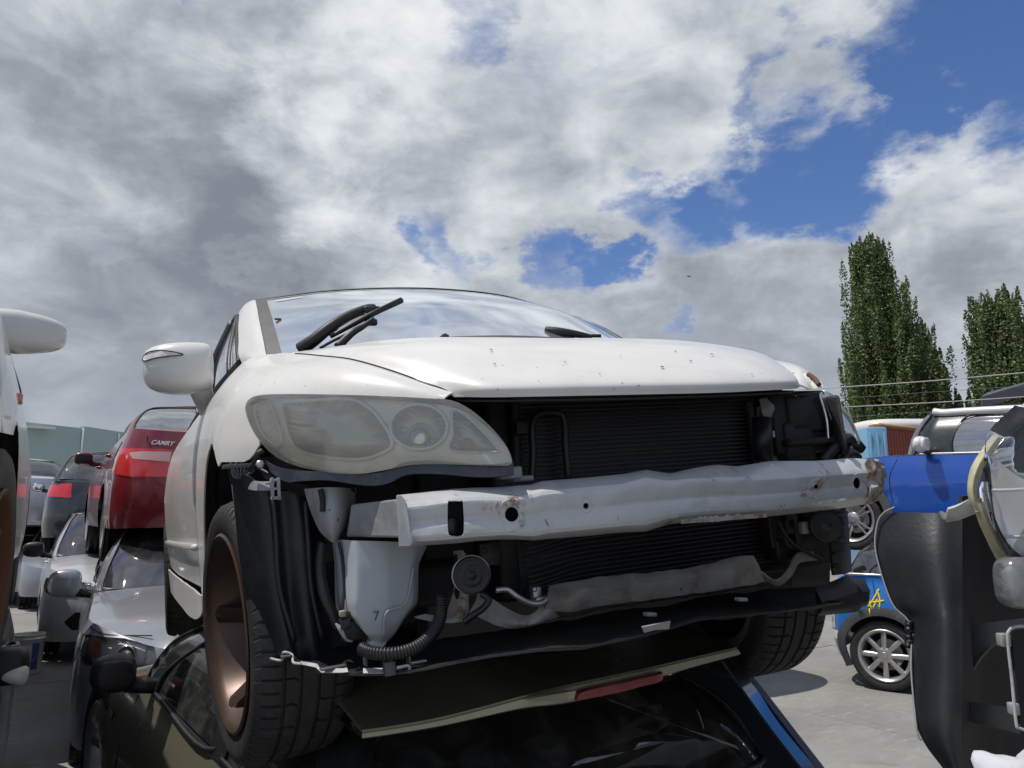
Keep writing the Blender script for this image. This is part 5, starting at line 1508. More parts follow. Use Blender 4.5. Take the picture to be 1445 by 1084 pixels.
    def build(s):
        p = s.p; L = p['L']; zb = p['zb']
        # lower body outline with wheel arches
        bot = [(0.0, zb+.0), (s.us(.25), zb-.0)]
        lc = p['lowcut']
        if lc: bot = [(0.0, lc+.03), (s.us(.25), lc+.02)]
        for yw in p['wheels']:
            ar = p['arch']; zc = p['wr_r']
            k = max(-.95, min(.95, (zb-zc)/ar)); a0 = math.asin(k)
            for i in range(15):
                an = math.pi-a0*1-(math.pi-2*a0)*i/14
                if lc and yw < 2 and zc+ar*math.sin(an) < lc and math.cos(an) < 0: continue
                bot.append((s.us(yw+ar*math.cos(an)), zc+ar*math.sin(an)))
        bot += [(s.us(L-.25), zb), (s.U, zb+.02)]
        top = [(u_, s.zs(s.xy(u_)[1])) for u_ in [s.U*(1-i/60) for i in range(61)]]
        holes = [[s.pt(q) for q in l['poly']] for l in p['lamps'] if l.get('hole', True)]
        s.both('body', bot+top, p['paint'], holes=holes)
        for l in p['lamps']:
            poly = [s.pt(q) for q in l['poly']]
            for sd_ in l.get('sides', (1, -1)):
                V, F = trimmed(poly, [], lambda u, z: s.lift(u, z, l.get('off', .004)), .04, mirror=sd_ < 0, grid_step=(.05, .05))
                o = mesh_obj(l['name'], V, F, l['mat'], s.root)
                if l.get('label'): o['label'] = l['label']
                # dark pocket behind
                V, F = trimmed(poly, [], lambda u, z: s.lift(u, z, -.05), .04, mirror=sd_ < 0, grid_step=(.06, .06))
                mesh_obj('lamp_pocket', V, F, l.get('back', 'lamp_dark'), o)
                for (nm, mt, pl, of) in l.get('inner', []):
                    pl = [s.pt(q) for q in pl]
                    V, F = trimmed(pl, [], lambda u, z: s.lift(u, z, of), .03, mirror=sd_ < 0, grid_step=(.04, .04))
                    mesh_obj(nm, V, F, mt, o)
        # seams
        for sm in p['seams']:
            for sd_ in (1, -1):
                m = MB(); q = [s.lift(*s.pt(a), .001) for a in sm]; q = [Vector((v.x*sd_, v.y, v.z)) for v in q]
                m.tube(q, .0035, 4); m.build('panel_gap', 'dark', s.root)
        # caps: bonnet, middle, deck
        g0, g1 = p['g']
        def cap(y0, y1, name, mat):
            V = []; F = []; rows = []
            us_ = [u_ for u_ in [s.U*i/140 for i in range(141)] if y0-.001 <= s.xy(u_)[1] <= y1+.001]
            if y0 > 0: us_ = [s.us(y0)]+us_
            if y1 < L: us_ = us_+[s.us(y1)]
            K = 14
            for u_ in us_:
                y = s.xy(u_)[1]; a = s.lift(u_, s.zs(y))
                w = a.x; cr_ = p['crown']*min(1, (w/s.hw)**1.5)*(1+.0*y)
                for j in range(K+1):
                    t = -1+2*j/K
                    V.append(Vector((w*t, a.y-(.0 if True else 0), a.z+cr_*(1-abs(t)**2.3))))
            for i in range(len(us_)-1):
                for j in range(K): F.append((i*(K+1)+j, i*(K+1)+j+1, (i+1)*(K+1)+j+1, (i+1)*(K+1)+j))
            return mesh_obj(name, V, F, mat, s.root, solid=.0)
        cap(0, g0+.10, 'bonnet', p['hoodmat'] or p['paint'])
        cap(g0+.106, g1-.106, 'waist', 'dark')
        cap(g1-.10, L, 'boot_lid', p['paint'])
        # greenhouse
        a, b, c, d = p['dw']
        wsc = [(0, .03), (.35, .03), (.7, .035), (.90, .05), (.915, .5), (.93, .955), (.6, .965), (0, .965)]
        fd = [(a, .03), (b, .03), (b, .92), (a+.10, .93), (a+.02, .80), (a-.01, .3)]
        rd = [(c, .03), (d, .03), (d+.02, .3), (d-.02, .75), (d-.08, .92), (c, .92)]
        rw = [(3, .06), (2.35, .06), (2.12, .09), (2.09, .5), (2.10, .90), (2.4, .94), (3, .94)]
        sidewin = [fd, rd]
        for w in p.get('extra_windows', []): sidewin.append(w)
        if p.get('no_rear_door'): sidewin = [fd]
        full = [(0, 0), (3, 0), (3, 1), (0, 1)]
        s.gh('pillars', full, p['ghmat'] or p['paint'], holes=[[(q[0], q[1]) for q in w] for w in ([wsc, rw]+sidewin)], solid=0)
        s.gh('windscreen', wsc, p.get('ws_glass', p['glass']), off=-.004)
        s.gh('rear_window', rw, p['glass'], off=-.004)
        for w in sidewin: s.gh('side_window', w, p['glass'], off=-.006, join=False)
        if p['bpillar']:
            s.gh('door_pillar', [(b-.012, .0), (c+.012, .0), (c+.012, .95), (b-.012, .95)], p['bpillar'], off=.003, join=False)
        for w in sidewin+[wsc, rw]:
            for sd_ in (1, -1):
                q = [s.gpt(t, h) for (t, h) in w]
                open_ = w in (wsc, rw)
                q = [Vector((v.x*sd_, v.y, v.z)) for v in q]
                m = MB(); m.tube(q+([] if open_ else [q[0]]), .009, 5, caps=False); m.build('window_frame', 'black_plastic', s.root)
        # roof
        V = []; F = []; K = 14; N = 18
        ts = [i/10 for i in range(0, 31)]
        for t in ts:
            e = s.gpt(t, 1.0)
            for j in range(K+1):
                q = -1+2*j/K
                V.append(Vector((e.x*q, e.y, e.z+.045*(1-abs(q)**2.2)*min(1, (e.x/p['wr'])**1.2))))
        for i in range(len(ts)-1):
            for j in range(K): F.append((i*(K+1)+j, i*(K+1)+j+1, (i+1)*(K+1)+j+1, (i+1)*(K+1)+j))
        mesh_obj('roof', V, F, p['roof_mat'] or p['paint'], s.root)
        # interior: dark tub, seats, wheel wells
        m = MB(); m.box((0, L/2, (zb+.62)/2+.03), (p['W']-.56, L-.5, .62-zb)); m.box((0, (g0+g1)/2, .62), (p['W']-.2, g1-g0-.2, .30)); m.build('floorpan', 'dark', s.root, smooth=False)
        m = MB(); m.box((0, (p['wheels'][0]+.4+g0+.35)/2, .75), (p['W']-.3, max(.1, g0+.35-p['wheels'][0]-.4), .3)); m.build('bulkhead', 'dark', s.root, smooth=False)
        for sx in (-.36, .36):
            v, f = superbox((sx, (p['r'][0]+.45), .86+.12), (.46, .16, .62), 4, mat=Matrix.Rotation(R(-12), 3, 'X')); st = mesh_obj('seat', v, f, 'fabric', s.root)
            v, f = superbox((sx, (p['r'][0]+.54), p['H']-.22), (.26, .10, .17), 3); mesh_obj('headrest', v, f, 'fabric', st)
        m = MB(); m.box((0, g0+.50, .98 if p['H'] < 1.6 else 1.1), (p['W']-.4, .35, .10)); m.build('dashboard', 'trim', s.root, bevel=.03)
        # mirrors
        mm = p['mirror']
        if mm:
            for sx in p['mirrors']:
                y, z, sz = mm
                e = s.gpt(1.12, 0.0)
                bx_ = s.hw-.02
                v, f = superbox(((bx_+sz[0]/2+.03)*sx, y, z), sz, p.get('mirror_p', 3.2), taper=lambda q: Vector((q.x, q.y*(1-.5*max(0, q.x*sx)/sz[0]*1.2), q.z*(1-.25*max(0, q.x*sx)/sz[0]))))
                o = mesh_obj('door_mirror', v, f, p['mirror_mat'] or p['paint'], s.root)
                v, f = superbox(((bx_+sz[0]/2+.03)*sx, y+sz[1]*.36, z), (sz[0]*.86, sz[1]*.35, sz[2]*.82), 3.2); mesh_obj('mirror_glass', v, f, p.get('mirror_glass', 'chrome'), o)
                m = MB(); m.tube([Vector(((bx_-.05)*sx, y+.02, z-sz[2]*.45)), Vector(((bx_+.06)*sx, y, z-sz[2]*.35))], .03, 8); m.build('mirror_foot', 'black_plastic', o)
        if p['handles']:
            for y in p.get('handle_y', (2.25, 3.15)):
                for sx in (1, -1):
                    q = s.lift(s.us(y), s.zs(y)-.10, 0); q.x *= sx
                    m = MB(); m.tube([q+Vector((0, -.08, 0)), q+Vector((.03*sx, -.05, 0)), q+Vector((.03*sx, .05, 0)), q+Vector((0, .08, 0))], .011, 6); m.build('door_handle', p['paint'], s.root)
        if p['arch_trim']:
            for yw in p['wheels']:
                ar = p['arch']; poly = [(s.us(yw+(ar+.075)*math.cos(R(a))), p['wr_r']+(ar+.075)*math.sin(R(a))) for a in range(200, -21, -10)]+[(s.us(yw+(ar-.002)*math.cos(R(a))), p['wr_r']+(ar-.002)*math.sin(R(a))) for a in range(-20, 201, 10)]
                s.both('arch_trim', poly, p['arch_trim'], off=.010, solid=.02, join=False, step=.04)
            poly = [(s.us(p['wheels'][0]+p['arch']+.06), zb-.01), (s.us(p['wheels'][1]-p['arch']-.06), zb-.01), (s.us(p['wheels'][1]-p['arch']-.07), zb+.10), (s.us(p['wheels'][0]+p['arch']+.07), zb+.10)]
            s.both('sill_trim', poly, p['arch_trim'], off=.008, solid=.02, join=False)
        for k, yw in enumerate(p['wheels']):
            for sx in (-1, 1):
                if (k, sx) in p.get('skip_wheels', ()): continue
                wheel(s.root, (sx*(s.hw-.115), yw, p['wheel_z'] or p['wr_r']), rad=p['wr_r'], width=.205, rim_r=p['rim_r'], side=sx, spokes=p['spokes'], style=p['style'], rim_mat=p['rim_mat'], detail=p['wdetail'], concave=p.get('concave', .03), sipes=44)
    def text(s, body, size, u, z, mat, sd_=1, shear=0):
        q = s.lift(u, z, .004); q2 = s.lift(u+.01, z, .004)
        t = (q2-q).normalized(); zup = (s.lift(u, z+.02, .004)-q).normalized()
        if sd_ < 0: q.x *= -1; t = Vector((t.x, -t.y, -t.z)); zup = Vector((-zup.x, zup.y, zup.z))
        n = t.cross(zup)
        o = text_obj(body, size, mat, s.root, q, (0, 0, 0), 'badge', .002, shear, .0008)
        o.matrix_local = Matrix.Translation(q) @ Matrix((t, zup, n)).transposed().to_4x4()
        return o

ROW = R(31)
AX = Vector((-math.sin(ROW), math.cos(ROW), 0)); BX = Vector((math.cos(ROW), math.sin(ROW), 0))
def row(a, b, z=0.0): return AX*a+BX*b+Vector((0, 0, z))
FRONT, BACK = ROW, ROW+math.pi      # nose towards the camera / tail towards the camera

# ---- red sedan, tail towards us, upper layer
sed = Car('red_sedan', 'dusty red sedan seen from behind, stacked on the silver four-wheel-drive', dict(L=4.80, W=1.82, H=1.47, paint='red', glass='glass_sky', cr=.42, nr=3.0,
    zs=[(0, .66), (.4, .80), (1.1, .93), (2.4, 1.0), (3.9, 1.08), (4.3, 1.09), (4.62, 1.085), (4.80, 1.06)], g=(1.15, 4.28), r=(1.95, 3.42), wheels=(.92, 3.70), wr_r=.325,
    rprof=[(.25, .07), (.45, .012), (.62, .0), (.8, .02), (1.1, .055)], crown=.03, fprof=[(.2, .03), (.5, 0), (.7, .05), (.95, .25)], zb=.30, handle_y=(2.3, 3.3), mirror_glass='black_plastic', mirror=(1.55, 1.03, (.20, .12, .15)), inset=.10,
    lamps=[dict(name='tail_lamp', mat='red_lens', poly=[('r', .52, .70), ('r', .50, .86), ('r', .54, .92), ('r', .80, .925), ('s', 4.50, .93), ('s', 4.36, .90), ('s', 4.30, .86), ('s', 4.42, .74), ('r', .80, .70)],
                inner=[('reversing_lens', 'pink_lens', [('r', .54, .82), ('r', .54, .90), ('r', .76, .90), ('r', .84, .89), ('r', .80, .84)], .006)])],
    seams=[[('r', .76, 1.03), ('r', .74, .98), ('r', .67, .90), ('r', .56, .74), ('r', .44, .68), ('r', .2, .66), ('r', 0, .66)], [('s', 4.3, 1.0), ('s', 4.15, .90), ('s', 4.12, .85)], [('s', 3.45, .9), ('s', 3.42, .7), ('s', 3.3, .5)]]),
    anchor=(.91, 4.62, 0), world=(-3.10, 6.02, 1.13), yaw=BACK)
sed.text('CAMRY', .050, sed.ur(.63), .968, 'white_plain', 1, .35)
m = MB(); m.box((0, 4.0, .33), (1.3, .9, .16)); m.tube([(-.5, 4.5, .32), (.3, 4.35, .32)], .06, 8); m.build('exhaust', 'engine', sed.root, bevel=.02)

# ---- silver four-wheel-drive, nose towards us, lower layer
hl_poly = [('f', .50, .72), ('f', .53, .83), ('f', .70, .87), ('s', .30, .88), ('s', .46, .875), ('s', .44, .80), ('s', .30, .73), ('f', .78, .70), ('f', .62, .69)]
suv = Car('silver_suv', 'silver four-wheel-drive with an amber and clear headlight, its windscreen under the red sedan', dict(L=4.6, W=1.86, H=1.58, paint='silver', cf=.55, nf=2.7, zs=[(0, .78), (.15, .90), (.45, .96), (1.2, 1.04), (3.0, 1.07), (4.6, 1.05)], g=(1.22, 4.4), r=(1.95, 4.0), wr=.62,
    fprof=[(.2, .05), (.45, 0), (.65, .0), (.80, .05), (.95, .18)], wheels=(.92, 3.6), wr_r=.35, rim_r=.22, arch=.40, glass='glass_dark', ws_glass='glass_clear', mirror=(1.62, 1.10, (.22, .13, .20)), mirror_mat='silver', wdetail=True,
    lamps=[dict(name='headlight', mat='lens_clear', poly=hl_poly, back='bright_bowl',
                inner=[('indicator', 'amber', [('s', .30, .86), ('s', .42, .855), ('s', .40, .80), ('s', .30, .76), ('f', .82, .78), ('f', .84, .86)], -.02),
                       ('reflector', 'bright_bowl', [('f', .58, .73), ('f', .58, .83), ('f', .68, .85), ('f', .77, .83), ('f', .78, .76), ('f', .72, .72)], -.03)]),
           dict(name='lower_grille', mat='black_plastic', poly=[('f', 0, .32), ('f', .55, .34), ('f', .6, .45), ('f', 0, .48)], off=-.02), dict(name='grille', mat='black_plastic', poly=[('f', 0, .62), ('f', .34, .64), ('f', .42, .80), ('f', 0, .80)], off=-.02)],
    seams=[[('s', 1.38, 1.0), ('s', 1.36, .7), ('s', 1.42, .35)], [('f', .55, .88), ('s', .20, .89), ('s', .5, .945), ('s', 1.1, 1.01)], [('s', .45, .80), ('s', .60, .70)]]),
    anchor=(-.93, .50, 0), world=(-2.66, 4.90, -.06), yaw=R(28))
for sx in (-1, 1):
    c = suv.lift(suv.ux(.675), .785, -.012); c.x *= sx
    q = Vector((.35*sx, -1, 0)).normalized().to_track_quat('X', 'Z').to_matrix().to_4x4(); q.translation = c
    m = MB(); m.lathe([(.0001, .022), (.022, .018), (.036, .004), (.040, .010), (.050, .012), (.054, .004), (.056, -.01)], 28, q); m.build('projector_lamp', 'reflector', suv.root)

# ---- white-silver four-wheel-drive behind it, lower layer
suv2 = Car('pale_suv', 'pale silver four-wheel-drive parked behind the silver one, black mirror on its near side', dict(L=4.5, W=1.84, H=1.62, paint='silver_white', cf=.5, zs=[(0, .80), (.15, .92), (.45, .98), (1.2, 1.05), (4.5, 1.06)], g=(1.15, 4.35), r=(1.85, 4.0), wr=.62, wheels=(.88, 3.5), wr_r=.35, rim_r=.22, arch=.40,
    fprof=[(.2, .05), (.45, 0), (.65, .0), (.80, .05), (.95, .16)], mirror=(1.5, 1.14, (.22, .13, .18)), mirror_mat='black_plastic',
    lamps=[dict(name='headlight', mat='lens_clear', poly=hl_poly, back='lamp_clear'), dict(name='lower_grille', mat='black_plastic', poly=[('f', 0, .34), ('f', .62, .36), ('f', .70, .44), ('f', .60, .54), ('f', 0, .50)], off=-.02)], seams=[[('s', 1.30, 1.0), ('s', 1.30, .4)]]),
    anchor=(-.92, .5, 0), world=row(9.9, .06), yaw=FRONT)

# ---- black car behind the red sedan, upper layer
bk = Car('black_hatchback', 'black-green hatchback with dented rear corner behind the red sedan', dict(L=4.3, W=1.78, H=1.48, paint='darkcar', nr=2.6, cr=.5, zs=[(0, .7), (1, .93), (3.5, 1.02), (4.3, 1.0)], g=(1.1, 4.15), r=(1.9, 3.7), wr=.58, inset=.09, wheels=(.85, 3.5), mirror=(1.5, 1.0, (.19, .11, .14)), glass='glass_clear', handles=False,
    lamps=[dict(name='tail_lamp', mat='red_lens', poly=[('r', .58, .78), ('r', .62, .98), ('r', .8, .97), ('s', 3.95, .96), ('s', 3.9, .90), ('s', 4.0, .80)])]),
    anchor=(.89, 4.2, 0), world=row(12.3, .0, 1.0), yaw=BACK)

# ---- white car at the left edge, upper layer, bumper removed
lw = Car('white_wagon', 'white wagon at the left edge with its bumper off and a large white door mirror', dict(L=4.5, W=1.74, H=1.50, paint='pearl', cf=.50, nf=2.2, zs=[(0, .74), (.2, .86), (.5, .93), (1.1, .99), (2.2, 1.0), (4.5, 1.0)], zb=.27, g=(1.1, 4.4), r=(1.75, 4.0), wr=.50, wheels=(.86, 3.5), wr_r=.315, arch=.37,
    fprof=[(.2, .30), (.5, .26), (.62, .10), (.8, .06), (.95, .16)], mirror=None, rim_mat='rustpaint', rim_r=.20, wdetail=True, concave=.02, glass='glass_dark', inset=.06, handles=False,
    lowcut=.60, skip_wheels=((0, 1),)),
    anchor=(.87, .86, .315), world=row(2.26, -.085, 1.375), yaw=FRONT, pitch=R(0))
wheel(lw.root, (.768, .86, .315), rad=.318, width=.205, rim_r=.21, side=1, steer=R(-5), rim_mat='rustpaint', concave=.03, sipes=50)
# its door mirror: shell with a bright top edge and a black foot
c = lw.MI @ Vector((-1.775, 2.70, 2.175))
def mtap(q): return Vector((q.x, q.y*(1-.35*max(0, q.x)/.14), q.z*(1-.22*max(0, q.x)/.14)))
v, f = superbox(c, (.30, .15, .150), 3.6, 28, 14, taper=mtap); mo = mesh_obj('door_mirror', v, f, 'pearl', lw.root)
v, f = superbox(c+Vector((-.11, .02, -.055)), (.20, .13, .075), 3.0, 20, 8, taper=lambda q: Vector((q.x, q.y, q.z*(1-.6*max(0, q.x)/.1)))); mesh_obj('mirror_foot', v, f, 'black_plastic', mo)
m = MB(); m.tube([c+Vector((-.12, .02, -.05)), c+Vector((-.22, .05, -.12))], .04, 8); m.build('mirror_arm', 'black_plastic', mo)
m = MB(); q = lw.lift(lw.us(1.25), .80, .0); m.box(q, (.02, .05, .03)); m.build('indicator', 'amber', lw.root, bevel=.006)
m = MB(); m.box((.55, .42, .62), (.30, .25, .18)); m.box((.35, .5, .40), (.7, .3, .3)); m.box((.60, .30, .50), (.05, .12, .5)); m.build('engine_bay', 'engine', lw.root, bevel=.02)

# ---- dark car beneath it, lower layer
ld = Car('dark_grey_car', 'dark grey car at the bottom left corner beneath the white wagon, black and white mirror', dict(L=4.5, W=1.78, H=1.40, paint='darkcar', zs=[(0, .7), (.4, .82), (1.1, .93), (4.5, .97)], g=(1.05, 4.2), r=(1.8, 3.6), wheels=(.88, 3.5), mirror=None, glass='glass_dark', wdetail=True, cf=.5,
    lamps=[dict(name='side_panel_patch', mat='silver', poly=[('s', .62, .55), ('s', .62, .75), ('s', 1.2, .84), ('s', 1.25, .75), ('s', 1.28, .5)])]),
    anchor=(.89, 1.5, 0), world=row(3.28, -.07), yaw=FRONT)
c = ld.MI @ Vector((-1.75, 2.80, 1.01))
v, f = superbox(c, (.13, .11, .125), 3.6, 24, 12); mo = mesh_obj('door_mirror', v, f, 'black_plastic', ld.root)
v, f = superbox(c+Vector((.022, -.035, -.028)), (.085, .055, .06), 2.6, 20, 10, taper=lambda q: Vector((q.x, q.y, q.z*(1+.5*q.x/.04)))); mesh_obj('lower_shell', v, f, 'white_plain', mo)
m = MB(); m.tube([c+Vector((-.04, .02, -.05)), c+Vector((-.10, .04, -.10))], .022, 8); m.build('mirror_arm', 'black_plastic', mo)
m = MB(); q = ld.lift(ld.us(1.1), .58, .003); m.box(q, (.01, .045, .02)); m.build('indicator', 'amber', ld.root, bevel=.003)

# ---- left row, further back
Car('red_hatchback', 'red hatchback with tall tail lamp behind the white wagon, its bumper gone', dict(L=4.1, W=1.72, H=1.48, paint='red', cr=.4, nr=3.2, zs=[(0, .7), (1, .93), (3.5, 1.0), (4.1, 1.0)], g=(1.05, 4.0), r=(1.8, 3.6), wheels=(.85, 3.4), zb=.36, rprof=[(.3, .12), (.55, .06), (.8, .0), (1.0, .02)], handles=False, wdetail=True,
    lamps=[dict(name='tail_lamp', mat='red_lens', poly=[('r', .60, .62), ('r', .62, .98), ('r', .78, .985), ('s', 3.88, .97), ('s', 3.92, .62)]), dict(name='bare_bumper', mat='engine', poly=[('r', 0, .37), ('r', 0, .56), ('r', .7, .56), ('s', 3.9, .52), ('s', 3.9, .37)], off=-.03)]),
    anchor=(-.86, 4.0, 0), world=row(6.25, -.18, 1.0), yaw=BACK)
Car('silver_saloon', 'silver saloon seen from behind at the far end of the aisle, upper layer', dict(L=4.5, W=1.72, H=1.42, paint='silver_white', zs=[(0, .7), (1, .93), (3.9, 1.02), (4.5, 1.0)], g=(1.1, 4.1), r=(1.9, 3.4), wheels=(.85, 3.5), handles=False,
    lamps=[dict(name='tail_lamp', mat='red_lens', poly=[('r', .50, .80), ('r', .58, .92), ('r', .80, .93), ('s', 4.2, .90), ('s', 4.3, .80)])]),
    anchor=(0, 4.5, 0), world=(-8.6, 13.6, 1.2), yaw=BACK+R(4))
Car('white_hatchback', 'small white hatchback under the silver saloon at the far end', dict(L=4.2, W=1.7, H=1.36, paint='white_plain', handles=False, wheels=(.85, 3.4), mirror=(1.5, .98, (.2, .12, .14)), zs=[(0, .7), (1, .93), (4.2, .98)], g=(1.0, 4.0), r=(1.8, 3.4)), anchor=(0, 0, 0), world=(-8.5, 13.8, 0), yaw=FRONT)
Car('grey_saloon', 'grey saloon beyond the pale four-wheel-drive, lower layer', dict(L=4.5, W=1.76, H=1.42, paint='silver', handles=False, mirror=(1.5, 1.0, (.2, .12, .14)), mirror_mat='black_plastic'), anchor=(-.88, 0, 0), world=row(14.9, -.25), yaw=FRONT)
Car('blue_grey_car', 'blue-grey car on the left side of the aisle under the red hatchback', dict(L=4.4, W=1.74, H=1.30, paint='silver', handles=False, zs=[(0, .66), (.4, .8), (1.1, .9), (4.4, .95)], glass='glass_dark', mirror=(1.5, .95, (.18, .11, .13)), mirrors=(-1,)), anchor=(.87, 0, 0), world=row(8.0, -.42), yaw=FRONT)

# ---- a pair stacked behind the white sedan: mostly hidden, they shade the concrete to the right
for z, pm, lb in ((0, 'darkcar', 'dark car on the concrete hidden behind the white sedan'), (1.2, 'navy', 'navy car stacked on another behind the white sedan')):
    Car('parked_car', lb, dict(L=4.3, W=1.7, H=1.42, paint=pm, handles=False, zs=[(0, .66), (.4, .8), (1.1, .9), (4.3, .95)]), anchor=(0, 0, 0), world=(1.62, 6.9, z), yaw=ROW)

# ---- the blue cars on the right
mini = dict(ws_glass='glass_clear', L=3.65, W=1.69, H=1.41, cf=.5, cr=.40, nf=2.8, nr=2.8, zb=.24, zs=[(0, .70), (.12, .80), (.5, .88), (1.1, .93), (2.4, .965), (3.3, .985), (3.65, .96)], fprof=[(.2, .03), (.5, 0), (.7, .03), (.9, .15)], rprof=[(.2, .05), (.4, 0), (.6, 0), (.9, .06), (1.0, .08)], tum=[(.15, -.05), (.35, -.005), (.55, 0), (.75, -.005), (.95, -.055)],
            g=(1.0, 3.48), r=(1.20, 3.22), wr=.585, inset=.085, wheels=(.62, 3.08), wr_r=.305, rim_r=.222, arch=.345, dw=(1.13, 1.60, 1.63, 1.90), wdetail=True, handle_y=(2.2,), mirror_mat='white_plain', mirror_p=2.3, mirror_glass='white_plain')
up = Car('blue_hatchback', 'shiny dark blue small hatchback with white roof, raised on top of the graffitied one', dict(mini, paint='blue', roof_mat='white_plain', ghmat='darkcar', glass='glass_sky', arch_trim='trim', style='twin', spokes=5, concave=.02, mirror=(1.32, 1.035, (.20, .13, .15)),
         seams=[[('s', 1.06, .90), ('s', 1.0, .7), ('s', 1.05, .35)], [('s', 2.35, .93), ('s', 2.38, .6), ('s', 2.30, .35)]]), anchor=(.845, .62, .305), world=(3.36, 7.75, 1.50), yaw=R(-137), pitch=R(-3.5))
# white roof edge and white belt strip
for car_ in (up,):
    for sx in (1, -1):
        m = MB(); q = [car_.gpt(1+i/16, -.01) for i in range(0, 17)]; m.tube([Vector(((v.x+.034)*sx, v.y, v.z+.020)) for v in q], .010, 6); m.build('belt_strip', 'white_plain', car_.root)
        m = MB(); q = [car_.gpt(.98+i/15, 1.0) for i in range(0, 16)]; m.tube([Vector(((v.x+.006)*sx, v.y, v.z+.012)) for v in q], .038, 8); m.build('roof_gutter', 'white_plain', car_.root)
low = Car('blue_hatchback', 'bright blue small hatchback on the concrete with a yellow scrawl above its rear wheel', dict(mini, paint='blue_light', roof_mat='white_plain', ghmat='glass_dark', glass='glass_clear', arch_trim='trim', style='oval', spokes=8, concave=.0, mirror=None, H=1.33,
         lamps=[dict(name='tail_lamp', mat='silver_white', poly=[('r', .66, .50), ('r', .66, .72), ('s', 3.52, .72), ('s', 3.50, .50)], inner=[('tail_lens', 'red_lens', [('r', .70, .54), ('r', .70, .60), ('s', 3.56, .60), ('s', 3.56, .54)], .008)]),
                dict(name='corner_guard', mat='lamp_clear', poly=[('r', .62, .40), ('r', .62, .48), ('s', 3.45, .48), ('s', 3.50, .40)])],
         seams=[[('s', 2.35, .93), ('s', 2.40, .6), ('s', 2.30, .35)], [('s', 3.15, .96), ('s', 3.12, .80), ('s', 3.12, .70)]]), anchor=(-.845, 3.08, 0), world=(3.30, 7.14, 0), yaw=R(50))
for sx in (1, -1):
    m = MB(); q = [low.gpt(1+i/16, -.01) for i in range(0, 17)]+[low.gpt(2+i/8, -.01) for i in range(1, 6)]; m.tube([Vector(((v.x+.032)*sx, v.y, v.z+.020)) for v in q], .011, 6); m.build('belt_strip', 'white_plain', low.root)
# yellow scrawl on the flank
M['yellow'] = pbr('yellow_marker', (.72, .58, .02), .6)
def scrawl(strokes):
    m = MB()
    for st_ in strokes:
        q = []
        for (y, z) in st_:
            p_ = low.lift(low.us(y), z, .0025); p_.x *= -1; q.append(p_)
        m.tube(q, .0085, 5)
    return m.build('yellow_scrawl', 'yellow', low.root)
Y = lambda u: low.p['L']-.18-(u-1179)/110*.66
Z_ = lambda v: .905-(v-828)/1086*7.3*1.02
scrawl([[(Y(1227), Z_(846)), (Y(1233), Z_(857)), (Y(1240), Z_(845))], [(Y(1227), Z_(855)), (Y(1234), Z_(846)), (Y(1243), Z_(832))], [(Y(1222), Z_(850)), (Y(1240), Z_(848)), (Y(1250), Z_(846))], [(Y(1240), Z_(834)), (Y(1244), Z_(845)), (Y(1243), Z_(857))],
        [(Y(1229), Z_(857)), (Y(1229), Z_(866))], [(Y(1213), Z_(838)), (Y(1216), Z_(850)), (Y(1210), Z_(856))], [(Y(1196), Z_(855)), (Y(1198), Z_(848))], [(Y(1205), Z_(840)), (Y(1207), Z_(852)), (Y(1202), Z_(846))]])

# ================================================================== the olive hatchback under the white sedan
OY = R(38)
oa = Vector((-math.sin(OY), math.cos(OY), 0)); ob = Vector((math.cos(OY), math.sin(OY), 0))
ol = Car('olive_hatchback', 'olive green hatchback crushed beneath the white sedan, tailgate spoiler with red brake lamp', dict(L=3.0, W=1.56, H=1.30, paint='olive', cf=.6, nf=2.2, cr=.30, nr=3.4, zb=.3, zs=[(0, .60), (.2, .78), (.5, .90), (.9, .97), (1.6, 1.0), (3.0, 1.02)], g=(.85, 2.96), r=(1.22, 2.68), wr=.56, inset=.05, wheels=(.60, 2.5), wheel_z=.58, arch=.40,
     glass='glass_black', ghmat='darkcar', roof_mat='olive', mirror=(1.24, 1.08, (.15, .11, .13)), mirror_mat='black_plastic', mirror_glass='black_plastic', rprof=[(.3, .0), (.6, 0), (.9, .02), (1.1, .05)], dw=(1.10, 1.50, 1.55, 1.88), handle_y=(1.9, 2.5),
     seams=[[('s', 1.10, .95), ('s', 1.06, .7), ('s', 1.10, .35)], [('s', 2.05, .95), ('s', 2.07, .6), ('s', 2.05, .35)]], lamps=[dict(name='indicator', mat='amber', poly=[('s', .80, .80), ('s', .80, .83), ('s', .87, .83), ('s', .87, .80)])]),
     anchor=(0, 3.0, 0), world=oa*1.50+ob*1.52+Vector((0, 0, -.26)), yaw=OY+math.pi, pitch=R(-5))
def O(u, v, **k): return at_plane(ol.MI, u, v, **k)
# tailgate spoiler: long blade, rear edge coloured as if sunlit, red brake lamp in the middle
def yo(u): return lin([(510, 2.80), (760, 2.96), (1040, 2.90)], u)
ztop = 1.285
edge_t = [(511, 1034), (560, 1027), (620, 1016), (680, 1001), (740, 985), (800, 970), (860, 957), (920, 944), (980, 930), (1040, 916)]
edge_b = [(511, 1040), (560, 1033), (620, 1023), (680, 1010), (740, 997), (800, 990), (860, 974), (920, 957), (980, 939), (1044, 922)]
top_r = [O(u, v, y=yo(u)) for (u, v) in edge_t]
bot_r = [O(u, v, y=yo(u)-.004) for (u, v) in edge_b]
frn = [Vector((p.x*.98, 2.40, p.z+.045)) for p in top_r]
mid = [p.lerp(q, .5)+Vector((0, 0, .012)) for p, q in zip(frn, top_r)]
v, f = patch([frn, mid, top_r], 10, 40); sp = mesh_obj('spoiler', v, f, 'olive', ol.root, solid=.006)
v, f = patch([top_r, bot_r], 2, 40); mesh_obj('spoiler_edge', v, f, 'olive_sunlit', sp, solid=.003)
und = [Vector((p.x*.97, p.y-.16, p.z-.01)) for p in bot_r]
